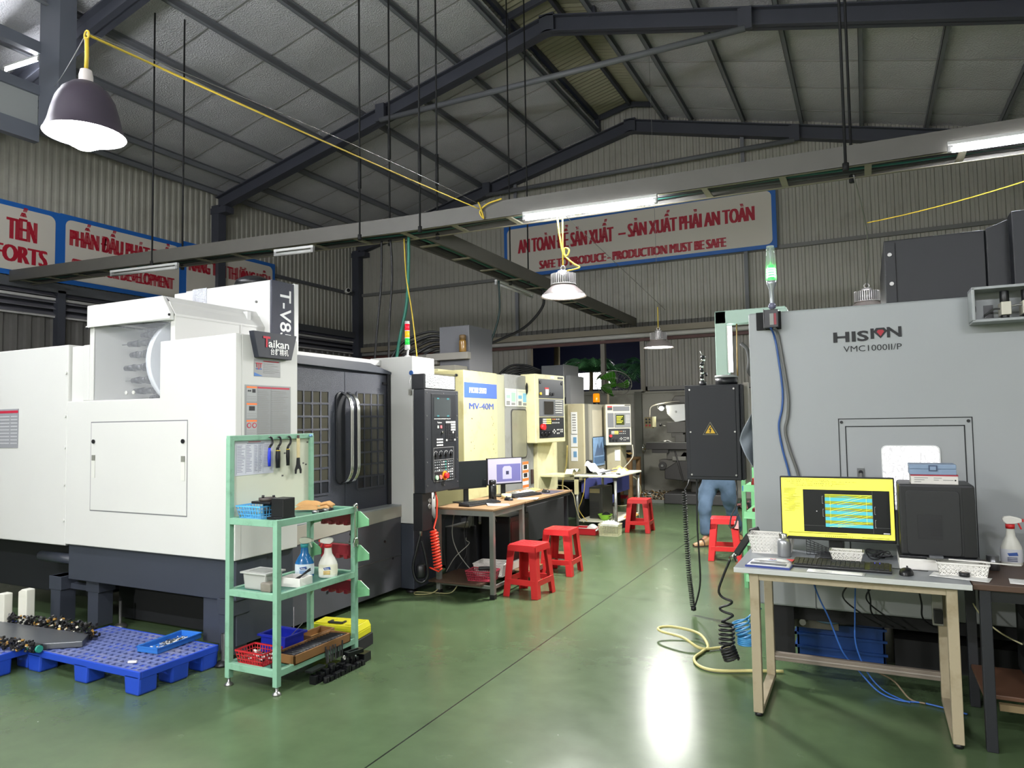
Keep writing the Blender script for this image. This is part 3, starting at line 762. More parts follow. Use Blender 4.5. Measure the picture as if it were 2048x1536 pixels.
b = B(O); b.box(-4.265, -4.262, YS + 0.6, YS + 0.606, 2.02, 2.30, M('seam_white', '#d2d2ce', 0.5)); b.build('seam', hs)
b = B(O); b.box(-5.15, -4.32, YS + 0.02, YS + 0.024, 1.73, 2.28, M('magazine_window', '#f4f8ff', 0.05, alpha=0.08)); b.build('window_pane', tk)
# carousel: a disc on a cross axis and holders pointing left
cx, cy, cz, rr = -4.60, YS + 0.37, 2.0, 0.275
b = B(O); b.cyl((cx, cy, cz), (cx + 0.05, cy, cz), 0.33, M('carousel_disc', '#dfe3ea', 0.3), n=48); b.cyl((cx - 0.1, cy, cz), (cx, cy, cz), 0.26, M('carousel_drum', '#1b1d24', 0.4), n=40); b.build('carousel', tk)
mt = M('holder_steel', '#4a4a4c', 0.35, metal=0.6)
for k in range(18):
    a = 2 * PI * (k + 0.4) / 18
    p = Vector((cx, cy + rr * math.cos(a), cz + rr * math.sin(a)))
    if p.y > cy + 0.15: continue
    L = (0.13, 0.19, 0.15, 0.21)[k % 4]
    b = B(O); q = p - Vector((0.04, 0, 0)); X = Vector((1, 0, 0))
    b.cyl(q + X * 0.04, q - X * 0.03, 0.034, BLACK, n=14); b.cyl(q - X * 0.03, q - X * 0.06, 0.03, mt, n=14); b.cyl(q - X * 0.06, q - X * (0.06 + L * 0.5), 0.022, mt, r1=0.024, n=14); b.cyl(q - X * (0.06 + L * 0.5), q - X * (0.07 + L), 0.026, DKSTEEL, r1=0.02, n=14)
    if k % 3 == 1: b.cyl(q - X * (0.07 + L), q - X * (0.15 + L), 0.005, STEEL, n=8)
    b.build('tool_holder', tk)
for x in (-4.78, -4.70):
    b = B(O); b.cyl((x, YS + 0.024, 1.775), (x, YS + 0.016, 1.775), 0.014, M('cap_white', '#c2c2bd', 0.4), n=12); b.build('window_cap', tk)
# spindle head cover and name blade
b = B(O)
b.box(-5.19, -4.215, 4.15, 4.44, 1.8, 2.685, WHITE)
b.box(-5.40, -5.19, 4.2, 4.44, 1.8, 2.69, WHITE)
hc = b.build('head_cover', tk, 0.008)
b = B(O); b.box(-5.10, -4.93, 4.145, 4.15, 2.42, 2.69, M('foil_patch', '#cfd2d6', 0.3, metal=0.7, bump=0.8, bscale=120)); b.build('foil_patch', hc)
for x, z in ((-4.36, 2.52), (-4.92, 2.46)):
    b = B(O); b.cyl((x, 4.15, z), (x, 4.142, z), 0.01, STEEL, n=10); b.build('bolt', hc)
b = B(O); b.lathe([(0.16, 0), (0.14, 0.05), (0.08, 0.08), (0, 0.09)], (-4.55, 4.3, 2.685), BLACK, 24, cap1=False); b.build('fan_dome', tk)
b = B(O); b.box(-4.215, -4.195, 4.15, 4.395, 1.85, 2.685, M('name_blade_slate', '#41434e', 0.3, bump=0.5, bscale=200)); nb = b.build('name_blade', tk, 0.003)
b = B(O); b.box(-4.215, -4.19, 4.395, 4.44, 1.85, 2.69, WHITE); b.build('blade_edge', nb)
b = B(O); b.text('T-V856', (-4.194, 4.24, 2.62), 0.17, TEXTW, R=(0, 0, -1), U=(0, 1, 0), bold=0.012, sx=1.0); b.build('lettering', nb)
# dark door frame, doors, grid windows, bow handles
b = B(O)
b.prism([(4.0, 0.66), (4.0, 2.06), (5.02, 2.055), (5.345, 1.985), (5.345, 0.66)], XD - 0.10, XD - 0.012, DKDOOR, 'yz')
b.prism([(3.87, 2.0), (3.87, 2.065), (5.02, 2.06), (5.33, 1.995), (5.33, 1.975)], XD - 0.012, XD + 0.03, DKBLUE, 'yz')
b.box(XD - 0.02, XD + 0.02, 5.29, 5.335, 0.79, 1.985, M('door_jamb_black', '#16181c', 0.5))
b.build('door_frame', tk, 0.003)
b = B(O); b.box(-4.3, -4.02, 3.87, 5.34, 2.06, 2.11, WHITE); b.build('top_cover', tk, 0.004)
cell = M('polycarbonate_pane', '#4c4a40', 0.15, var=0.25, vscale=3, spec=0.6)
for y0, y1, gy0, nc, hd in ((3.88, 4.703, 3.92, 6, 4.66), (4.709, 5.288, 4.86, 4, 4.745)):
    b = B(O); b.box(XD - 0.01, XD + 0.004, y0, y1, 0.79, 1.965, DKDOOR); d = b.build('door', tk, 0.003)
    gy1 = gy0 + nc * 0.097
    b = B(O)
    for i in range(nc):
        for j in range(8):
            y = gy0 + i * 0.097; z = 0.965 + j * 0.104
            b.box(XD + 0.0045, XD + 0.0065, y + 0.008, y + 0.088, z + 0.008, z + 0.096, cell if j > 0 else M('blind_pane', '#22242a', 0.3))
    g = b.build('window_grid', d); g['kind'] = 'thing'
    b = B(O)
    for i in range(nc + 1): b.box(XD + 0.004, XD + 0.012, gy0 + i * 0.097 - 0.009, gy0 + i * 0.097 + 0.008, 0.965, 1.80, DKDOOR)
    for j in range(9): b.box(XD + 0.004, XD + 0.0125, gy0, gy1, 0.965 + j * 0.104 - 0.008, 0.965 + j * 0.104 + 0.008, DKDOOR)
    b.build('grid_bars', d)
    pts = [(XD + 0.115 * math.sqrt(max(0.0, 1 - max(0.0, 1 - min(t, 1 - t) / 0.2) ** 2)), 0, 1.03 + 0.76 * t) for t in [i / 28 for i in range(29)]]
    b = B(O)
    b.tube([(p[0] + 0.004, hd - 0.009, p[2]) for p in pts], 0.010, CHROME, 8); b.tube([(p[0] + 0.004, hd + 0.009, p[2]) for p in pts], 0.010, CHROME, 8)
    b.build('bow_handle', d)
b = B(O); b.prism(rrect(4.585, 4.70, 1.03, 1.79, 0.05), XD + 0.004, XD + 0.02, M('handle_recess', '#1d1f24', 0.4), 'yz'); b.build('handle_guard', tk, 0.006)
b = B(O); b.box(XD, XD + 0.02, 5.22, 5.27, 1.88, 1.90, BLACK); b.build('door_catch', tk)
# sill strip and dark base
b = B(O); b.box(XD - 0.05, -3.80, 3.87, 5.335, 0.775, 0.79, GREYP)
b.prism([(3.87, 0.63), (5.335, 0.683), (5.335, 0.777), (3.87, 0.775)], -3.86, -3.80, CREAMG if False else M('sill_beige', '#a5a094', 0.45), 'yz'); b.build('sill_strip', tk, 0.003)
b = B(O)
b.box(-3.92, -3.805, 3.87, 5.33, 0.05, 0.68, M('base_panel_grey', '#4a4a50', 0.45, var=0.08)); b.build('base_panel', tk, 0.004)
b = B(O); b.box(-3.81, -3.802, 3.9, 5.33, 0.338, 0.343, STEEL); b.build('seam_strip', tk)
for y, z in ((5.083, 0.496), (5.2, 0.33), (4.3, 0.5), (4.35, 0.22)):
    b = B(O); b.cyl((-3.805, y, z), (-3.80, y, z), 0.011, BLACK, n=10); b.build('plug', tk)
b = B(O); b.box(-5.44, -3.68, YS + 0.03, 3.6, 0.39, 0.655, DKBLUE); b.box(-4.0, -3.69, YS + 0.045, 3.86, 0.10, 0.652, DKBLUE); b.box(-5.4, -4.1, 3.72, 5.3, 0.02, 0.655, M('base_shade_fill', '#101216', 0.7)); b.build('base_frame', tk, 0.004)  # last box is a black fill standing for shade under the machine
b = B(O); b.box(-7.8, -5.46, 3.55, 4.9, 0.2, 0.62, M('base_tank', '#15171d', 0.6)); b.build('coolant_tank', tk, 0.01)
b = B(O); b.cyl((-5.9, YS + 0.1, 0.52), (-5.44, YS + 0.1, 0.52), 0.04, DKBLUE, n=12); b.cyl((-5.46, YS + 0.1, 0.52), (-5.43, YS + 0.1, 0.52), 0.05, STEEL, n=10); b.build('drain_pipe', tk)
for x, y in ((-5.22, 3.42), (-5.58, 3.36), (-3.76, 3.36)):
    b = B(O); b.box(x - 0.06, x + 0.06, y - 0.03, y + 0.09, 0.05, 0.40, DKBLUE); b.box(x - 0.075, x + 0.075, y - 0.035, y + 0.1, 0.30, 0.40, DKBLUE); b.build('leg', tk, 0.003)
b = B(O); b.box(-5.6, -5.2, 3.4, 3.44, 0.30, 0.34, DKBLUE); b.build('leg_brace', tk)
for x, y in ((-3.73, 3.28), (-3.74, 5.40), (-3.79, 3.96), (-5.16, 3.57), (-4.9, 4.2)):
    b = B(O); b.lathe([(0.05, 0), (0.05, 0.012), (0.025, 0.03), (0.011, 0.035), (0.011, 0.2)], (x, y, 0), DKSTEEL if y != 3.57 else STEEL, 16); b.build('levelling_foot', tk)
# right hand electrical tower
b = B(O); b.box(-4.15, XF - 0.01, 5.335, 5.70, 0.62, 2.135, WHITE); rt = b.build('control_tower', tk, 0.008)
b = B(O); b.box(-4.15, XF - 0.01, 5.335, 5.70, 0.04, 0.615, DKBLUE); b.build('tower_base', tk, 0.006)
b = B(O); b.cyl((XF - 0.02, 5.333, 1.98), (XF - 0.02, 5.325, 1.98), 0.022, M('blue_cap', '#1c4f8e', 0.4), n=16); b.build('blue_cap', tk)
b = B(O); b.tube([(XF - 0.02, 5.32, 1.95), (XF - 0.03, 5.315, 1.9), (XF - 0.015, 5.31, 1.86), (XF - 0.02, 5.31, 1.82)], 0.003, STEEL, 5); b.box(XF - 0.035, XF - 0.01, 5.305, 5.312, 1.78, 1.83, M('key_tag', '#8a8880', 0.5)); b.build('key_tag', tk)
# brand plate, plates and the warning sheet on the aisle face
b = B(O); b.prism([(3.415, 2.155), (3.815, 2.155), (3.765, 1.98), (3.462, 1.98)], XF + 0.001, XF + 0.045, M('brand_plate_slate', '#20242e', 0.55), 'yz'); pl = b.build('brand_plate', tk, 0.003)
b = B(O)
b.text('T', (XF + 0.047, 3.498, 2.055), 0.10, TEXTRED, R=(0, 1, 0), bold=0.03, sx=1.0)
b.text('aikan', (XF + 0.047, 3.545, 2.055), 0.075, TEXTW, R=(0, 1, 0), bold=0.02, fit=0.19)
b.text('台群精机', (XF + 0.047, 3.565, 2.008), 0.05, TEXTW, R=(0, 1, 0), bold=0.012, fit=0.165); b.build('lettering', pl)
b = B(O); b.box(XF, XF + 0.002, 3.462, 3.70, 1.855, 1.972, M('name_plate', '#8f9090', 0.35, metal=0.4)); b.prism([(3.463, 1.856), (3.463, 1.88), (3.54, 1.858)], XF + 0.002, XF + 0.003, M('plate_blue', '#3d72b8', 0.5), 'yz'); p2 = b.build('supplier_plate', tk)
b = B(O); b.text('TJT', (XF + 0.0032, 3.475, 1.915), 0.045, TEXTRED, R=(0, 1, 0), bold=0.02, fit=0.058); b.box(XF + 0.002, XF + 0.0032, 3.545, 3.685, 1.957, 1.963, TEXTRED)
for i in range(6): b.box(XF + 0.002, XF + 0.0032, 3.545, 3.545 + (0.10, 0.13, 0.09, 0.14, 0.14, 0.10)[i], 1.94 - i * 0.012, 1.9435 - i * 0.012, TEXTG)
b.box(XF + 0.002, XF + 0.0032, 3.478, 3.53, 1.902, 1.908, TEXTB); b.build('printing', p2)
b = B(O); b.box(XF, XF + 0.002, 3.385, 3.80, 1.30, 1.795, M('notice_aluminium', '#8f9191', 0.4, metal=0.35)); p3 = b.build('safety_notice', tk)
OR = M('notice_orange', '#ef7a36', 0.5); RM = M('notice_red', '#b5223c', 0.5); NW = M('notice_cell', '#a0a2a2', 0.5)
b = B(O); x = XF + 0.002
for z0 in (1.795, 1.435):
    b.box(x, x + 0.001, 3.495, 3.612, z0 - 0.022, z0 - 0.010, RM); b.box(x, x + 0.001, 3.617, 3.787, z0 - 0.022, z0 - 0.010, RM)
for k in range(5):
    z0 = 1.785 - k * 0.112
    b.box(x, x + 0.001, 3.40, 3.488, z0 - 0.012, z0, OR); b.box(x, x + 0.0005, 3.40, 3.488, z0 - 0.10, z0 - 0.012, NW)
    if k == 1: b.box(x, x + 0.001, 3.42, 3.47, z0 - 0.05, z0 - 0.02, TEXTK)
    elif k in (2, 3):
        for yy in (3.42, 3.466): b.disc((x, yy, z0 - 0.036), 0.018, RM, (1, 0, 0)); b.disc((x + 0.001, yy, z0 - 0.036), 0.012, TEXTK if k == 3 else NW, (1, 0, 0))
    else: b.disc((x, 3.415, z0 - 0.03), 0.006, TEXTK, (1, 0, 0)); b.disc((x, 3.430, z0 - 0.03), 0.006, TEXTK, (1, 0, 0)); b.box(x, x + 0.001, 3.447, 3.475, z0 - 0.042, z0 - 0.018, TEXTK)
    for q in (0.07, 0.082, 0.092): b.box(x, x + 0.001, 3.405, 3.48, z0 - q, z0 - q + 0.003, TEXTG)
b.box(x, x + 0.001, 3.489, 3.4915, 1.30, 1.785, TEXTG); b.box(x, x + 0.001, 3.6135, 3.615, 1.30, 1.785, TEXTG)
rnd = random.Random(3)
for z in [1.755 - i * 0.0125 for i in range(36)]:
    if 1.41 < z < 1.43: continue
    b.box(x, x + 0.0012, 3.50, 3.50 + rnd.uniform(0.07, 0.105), z, z + 0.0045, TEXTG); b.box(x, x + 0.0012, 3.622, 3.622 + rnd.uniform(0.10, 0.158), z, z + 0.0045, TEXTG)
b.build('printing', p3)
b = B(O); b.box(-6.45, -6.078, YS + 0.0, YS + 0.004, 1.375, 1.688, M('notice_grey', '#8b8c90', 0.45)); p4 = b.build('side_notice', tk)
b = B(O); b.box(-6.45, -6.082, YS - 0.001, YS, 1.655, 1.675, RM)
for i in range(9): b.box(-6.44, -6.2, YS - 0.001, YS, 1.625 - i * 0.027, 1.632 - i * 0.027, M('notice_rule', '#b9babd', 0.5)); b.box(-6.18, -6.09, YS - 0.001, YS, 1.625 - i * 0.027, 1.632 - i * 0.027, M('notice_rule', '#b9babd', 0.5))
b.build('printing', p4)

# signal tower standing on the tower top
def stack(name, label, loc, r=0.022):
    t = thing(name, label, 'signal light', loc)
    g = M('tower_grey', '#b8b8b6', 0.35)
    b = B(); b.lathe([(0.03, 0), (0.03, 0.02), (0.012, 0.03)], (0, 0, 0), g, 16); b.bar((0, 0, 0.02), (0.01, 0, 0.09), 0.018, 0.012, g); b.build('bracket', t)
    z = 0.08
    b = B(); b.cyl((0, 0, z), (0, 0, z + 0.045), r * 1.15, g, n=20); b.build('base', t); z += 0.045
    for nm, m in (('green_lens', M('green_lens', '#1fae3c', 0.2, emit=0.25)), ('amber_lens', M('amber_lens', '#f39a1a', 0.2, emit=0.25)), ('red_lens', M('red_lens', '#d3172c', 0.2, emit=0.2))):
        b = B(); b.cyl((0, 0, z), (0, 0, z + 0.062), r, m, n=20); b.build(nm, t)
        b = B(); b.cyl((0, 0, z + 0.062), (0, 0, z + 0.068), r * 1.12, M('clear_ring', '#d8d8d6', 0.2), n=20); b.build('ring', t); z += 0.068
    b = B(); b.cyl((0, 0, z), (0, 0, z + 0.02), r * 1.05, g, n=20); b.build('cap', t)
    return t
stack('signal_tower', 'red amber green signal tower on top of the white machine', (-3.84, 5.50, 2.135))

# ---------------------------------------------------------------- operator console
cx0, cx1, cy0, cy1, cz0, cz1 = -3.50, -3.385, 5.10, 5.66, 0.92, 1.815
CO = Vector(((cx0 + cx1) / 2, (cy0 + cy1) / 2, cz0))
cn = thing('control_console', 'tall black control console with a red stop button beside the white machine', 'control panel', CO)
b = B(CO); b.box(cx0, cx1, cy0, cy1, cz0, cz1, M('console_black', '#16191f', 0.5)); b.box(-3.67, cx0, 5.36, 5.6, 1.2, 1.5, BLACK); b.build('housing', cn, 0.006)
b = B(CO); b.box(cx0 - 0.02, cx1 - 0.005, cy0, 5.62, cz1 + 0.002, 1.95, BLACK); b.box(cx1 - 0.005, cx1, 5.115, 5.60, cz1 + 0.01, 1.945, M('junction_plate', '#9d9fa0', 0.35, metal=0.5, bump=0.6, bscale=90)); b.build('top_box', cn, 0.004)
b = B(CO); b.box(cx0 - 0.02, cx1 - 0.04, cy0 + 0.01, cy0 + 0.16, 0.60, cz0, BLACK); b.build('cable_box', cn, 0.004)
X = cx1
b = B(CO); b.box(X, X + 0.004, 5.20, 5.61, 1.03, 1.78, M('console_fascia', '#17191d', 0.4)); fa = b.build('fascia', cn, 0.002)
b = B(CO); b.box(X + 0.004, X + 0.006, 5.235, 5.515, 1.575, 1.745, M('screen_grey', '#3a3e3f', 0.12)); b.build('screen', cn)
b = B(CO)
for yy in (5.285, 5.45):
    for z in (1.732, 1.578): b.box(X + 0.006, X + 0.007, yy, yy + 0.035, z, z + 0.012, M('teal_mark', '#2f6b70', 0.4))
for yy in range(11): b.box(X + 0.004, X + 0.008, 5.24 + yy * 0.025, 5.255 + yy * 0.025, 1.555, 1.562, KEYW)
b.build('screen_marks', cn)
for yy, z in ((5.13, 1.80), (5.4, 1.80), (5.63, 1.80), (5.13, 1.6), (5.63, 1.6), (5.13, 1.4), (5.63, 1.4), (5.13, 1.2), (5.63, 1.2), (5.13, 1.0), (5.63, 1.0), (5.4, 0.985)):
    b = B(CO); b.cyl((X, yy, z - 0.015), (X + 0.003, yy, z - 0.015), 0.006, STEEL, n=8); b.build('screw', cn)
b = B(CO)
for i in range(6):
    for j in range(8):
        light = (i >= 3 and 1 <= j <= 3) or (j == 0) or (i == 4 and j == 4) or (i == 0 and j == 7) or (i == 5 and j == 7)
        y = 5.43 + i * 0.028; z = 1.52 - j * 0.023
        b.box(X + 0.004, X + 0.008, y, y + 0.02, z, z + 0.016, KEYW if light else KEYD)
b.build('keypad', cn)
b = B(CO)
for i in range(4):
    for j in range(3): b.box(X + 0.004, X + 0.008, 5.275 + i * 0.027, 5.293 + i * 0.027, 1.37 - j * 0.025, 1.383 - j * 0.025, M('white_key', '#e8e8e6', 0.4))
b.box(X + 0.004, X + 0.009, 5.285, 5.31, 1.475, 1.50, M('grey_button', '#9aa09c', 0.4)); b.box(X + 0.004, X + 0.009, 5.335, 5.36, 1.475, 1.50, M('pink_button', '#e06a70', 0.4))
b.build('key_block', cn); b = B(CO); b.text('Taikan', (X + 0.005, 5.285, 1.52), 0.018, TEXTW, R=(0, 1, 0), fit=0.075); b.build('lettering', cn)
b = B(CO); b.cyl((X + 0.004, 5.365, 1.44), (X + 0.022, 5.365, 1.44), 0.011, CHROME, n=12); b.build('key_switch', cn)
for i in range(4):
    b = B(CO); y = 5.26 + i * 0.085; b.cyl((X + 0.004, y, 1.245), (X + 0.02, y, 1.245), 0.017, BLACK, n=14)
    for a in range(9):
        t = PI * (0.0 + a / 8); b.box(X + 0.004, X + 0.0055, y + 0.03 * math.cos(t) - 0.0015, y + 0.03 * math.cos(t) + 0.0015, 1.245 + 0.03 * math.sin(t) - 0.002, 1.245 + 0.03 * math.sin(t) + 0.003, TEXTW)
    b.build('override_knob', cn)
b = B(CO)
for z in (1.302, 1.195, 1.095, 1.01): b.box(X + 0.004, X + 0.0055, 5.225, 5.56, z, z + 0.003, TEXTG)
for y in (5.225, 5.335, 5.443, 5.557): b.box(X + 0.004, X + 0.0055, y, y + 0.003, 1.01 if y > 5.4 or y < 5.3 else 1.095, 1.195 if 5.3 < y < 5.5 else 1.302, TEXTG)
b.build('printed_frame', cn)
b = B(CO); rnd = random.Random(5)
for g0 in (5.24, 5.348, 5.457):
    for i in range(3):
        for j in range(4 if g0 < 5.4 else 8):
            z = 1.172 - j * 0.0235; y = g0 + i * 0.032
            if g0 < 5.34 and False: continue
            m = TEXTW if rnd.random() < 0.25 else M('key_grey', '#7b7f80', 0.5)
            if g0 > 5.34 and g0 < 5.4 and i == 2: m = M('teal_key', '#5fb0a0', 0.4)
            b.box(X + 0.004, X + 0.007, y, y + 0.016, z, z + 0.011, m)
b.build('function_keys', cn)
b = B(CO); b.cyl((X + 0.004, 5.40, 1.055), (X + 0.012, 5.40, 1.055), 0.04, ORANGE, n=24); b.cyl((X + 0.012, 5.40, 1.055), (X + 0.04, 5.40, 1.055), 0.026, RED, r1=0.024, n=20); b.build('stop_button', cn)
for y, m in ((5.265, M('lamp_green_white', '#a8cfa8', 0.3)), (5.325, M('lamp_red_dull', '#b56a62', 0.3))):
    b = B(CO); b.cyl((X + 0.004, y, 1.045), (X + 0.018, y, 1.045), 0.02, m, n=16); b.build('push_button', cn)

# hoses and pendants hanging under the console
def coil(pts_axis, r, turns, ph=0.0, per=14):
    A = [Vector(p) for p in pts_axis]; out = []
    n = turns * per
    for i in range(n + 1):
        t = i / n * (len(A) - 1); k = min(int(t), len(A) - 2); u = t - k
        c = A[k].lerp(A[k + 1], u); d = (A[k + 1] - A[k]).normalized()
        x = d.cross(Vector((0.3, 1, 0))).normalized(); y = d.cross(x); a = 2 * PI * turns * i / n + ph
        rr = r(i / n) if callable(r) else r
        out.append(c + x * rr * math.cos(a) + y * rr * math.sin(a))
    return out
OH = M('orange_air_hose', '#f0432c', 0.35)
b = B(); b.tube([(-3.42, 5.30, 0.93), (-3.405, 5.31, 0.84), (-3.41, 5.31, 0.70), (-3.43, 5.29, 0.60)] + coil([(-3.43, 5.29, 0.58), (-3.38, 5.28, 0.25)], 0.032, 13) + [(-3.38, 5.29, 0.23), (-3.43, 5.28, 0.25), (-3.47, 5.28, 0.26)], 0.0075, OH, 7)
tag(b.build('coiled_air_hose'), 'orange coiled air hose hanging beside the black console', 'hose')
t = thing('air_gun', 'black air gun with hose coupling hanging under the black console', 'air gun', (-3.47, 5.21, 0.80)); o = Vector((-3.47, 5.21, 0.80))
b = B(o); b.bar((-3.46, 5.20, 0.90), (-3.47, 5.24, 0.70), 0.05, 0.06, BLACK); b.bar((-3.46, 5.26, 0.74), (-3.44, 5.3, 0.66), 0.03, 0.03, BLACK); b.build('body', t, 0.008)
b = B(o); b.cyl((-3.44, 5.22, 0.80), (-3.42, 5.22, 0.80), 0.022, STEEL, n=12); b.cyl((-3.44, 5.22, 0.85), (-3.42, 5.22, 0.85), 0.02, STEEL, n=12); b.build('coupling', t)
b = B(o); b.tube([(-3.43, 5.3, 0.93), (-3.41, 5.28, 0.90), (-3.42, 5.28, 0.86)], 0.006, STEEL, 6); b.build('hook', t)
t = thing('hand_wheel_pendant', 'black hand wheel pendant on a looped corrugated cord', 'pendant control', (-3.52, 5.24, 0.22)); o = Vector((-3.52, 5.24, 0.22))
b = B(o); b.tube(bez([(-3.52, 5.22, 0.56), (-3.55, 5.2, 0.42), (-3.58, 5.19, 0.28), (-3.56, 5.2, 0.17), (-3.51, 5.23, 0.14), (-3.47, 5.25, 0.20), (-3.48, 5.24, 0.35), (-3.51, 5.22, 0.5)], 14), 0.013, BLACK, 8); b.build('cord', t)
b = B(o); b.lathe([(0.035, 0), (0.045, 0.02), (0.045, 0.10), (0.03, 0.12)], (-3.52, 5.22, 0.18), BLACK, 16); b.build('body', t)
b = B(o); b.cyl((-3.52, 5.22, 0.54), (-3.52, 5.22, 0.60), 0.014, STEEL, n=10); b.build('plug', t)
# ================================================================ cream machining centre in the middle
O = Vector((-4.3, 7.3, 0)); X = -3.75
mo = thing('machining_center', 'yellowed cream machining centre with blue name band and sliding grey door', 'machine tool', O)
CR = M('yellowed_cream_paint', '#c3bc8a', 0.5, var=0.05, vscale=2, stain='#a18c55', stscale=6, stamt=0.45)  # yellowed cream of the front column, with browner stains
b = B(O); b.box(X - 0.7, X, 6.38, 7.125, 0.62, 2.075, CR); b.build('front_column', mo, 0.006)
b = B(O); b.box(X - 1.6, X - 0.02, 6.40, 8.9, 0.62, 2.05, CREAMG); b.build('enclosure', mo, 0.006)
b = B(O); b.box(X - 1.6, X - 0.06, 6.40, 9.0, 0.03, 0.62, M('machine_base_dark', '#25272b', 0.55)); b.build('base', mo)
b = B(O); b.box(X, X + 0.002, 6.39, 7.118, 1.785, 1.947, M('band_blue', '#3d5fa8', 0.5)); nb = b.build('name_band', mo)
b = B(O); b.text('MORI SEIKI', (X + 0.003, 6.495, 1.838), 0.085, TEXTW, R=(0, 1, 0), shear=0.15, fit=0.37, strike=0.006); b.build('lettering', nb)
b = B(O); b.text('MV-40M', (X + 0.003, 6.49, 1.665), 0.095, M('model_blue', '#46599a', 0.5), R=(0, 1, 0), fit=0.54, strike=0.004); b.build('lettering', mo)
b = B(O); rnd = random.Random(2)
for i in range(26):
    y = rnd.choice((6.55, 7.0, 7.05)) + rnd.uniform(-0.04, 0.04); z = rnd.uniform(1.0, 1.6); b.box(X, X + 0.0015, y, y + rnd.uniform(0.002, 0.009), z, z + rnd.uniform(0.004, 0.018), M('chipped_paint', '#5a4a33', 0.7))
b.build('paint_chips', mo)
b = B(O); b.cyl((X - 0.08, 6.378, 2.02), (X - 0.08, 6.36, 2.02), 0.015, BLACK, n=10); b.bar((X - 0.35, 6.36, 2.045), (X - 0.08, 6.36, 2.02), 0.006, 0.006, STEEL); b.build('lifting_eye', mo)
b = B(O); b.box(X - 0.05, X - 0.012, 7.13, 7.335, 0.62, 2.07, M('door_strip', '#a9a88c', 0.5)); b.box(X - 0.05, X - 0.005, 7.335, 8.10, 0.62, 2.085, MIDGREY); d = b.build('sliding_door', mo, 0.004)
b = B(O); b.prism(rrect(7.48, 7.90, 1.08, 1.675, 0.05), X - 0.006, X + 0.002, M('door_window_gasket', '#3b3a36', 0.6), 'yz'); b.prism(rrect(7.495, 7.885, 1.095, 1.66, 0.045), X + 0.002, X + 0.004, M('misty_window', '#8f8d78', 0.2, var=0.35, vscale=3), 'yz'); b.build('door_window', d)
b = B(O); b.box(X - 0.005, X + 0.02, 8.0, 8.05, 0.75, 0.93, M('handle_brown', '#3a2a24', 0.5)); b.build('door_handle', d, 0.006)
for y0, tint in ((7.325, '#9fcfae'), (7.64, '#7fb9d6')):
    b = B(O); b.box(X, X + 0.003, y0, y0 + 0.30, 1.705, 1.915, M('poster_paper', '#dfe6cf', 0.6)); q = b.build('poster', d)
    b = B(O); m = M('tint' + tint, tint, 0.6); b.box(X + 0.003, X + 0.004, y0 + 0.02, y0 + 0.28, 1.885, 1.888, TEXTG)
    b.box(X + 0.003, X + 0.004, y0 + 0.16, y0 + 0.27, 1.76, 1.87, m); b.box(X + 0.003, X + 0.004, y0 + 0.03, y0 + 0.13, 1.80, 1.84, m); b.box(X + 0.003, X + 0.004, y0 + 0.03, y0 + 0.12, 1.72, 1.77, TEXTG); b.box(X + 0.003, X + 0.004, y0 + 0.16, y0 + 0.26, 1.72, 1.75, TEXTG); b.build('printing', q)
b = B(O); b.box(X, X + 0.002, 7.76, 7.925, 0.70, 1.035, PAPER)
for z in (1.0, 0.90, 0.80, 0.72): b.box(X + 0.002, X + 0.003, 7.76, 7.925, z, z + 0.035, M('notice_orange', '#ef7a36', 0.5))
for z in (0.945, 0.845): b.box(X + 0.002, X + 0.003, 7.79, 7.89, z, z + 0.05, TEXTK)
b.build('warning_notice', mo)
b = B(O); b.box(X - 0.5, X + 0.04, 8.13, 8.72, 0.62, 1.25, CREAM); b.box(X - 0.2, X - 0.02, 8.10, 8.14, 1.0, 2.1, CREAM); b.build('control_pillar', mo, 0.006)
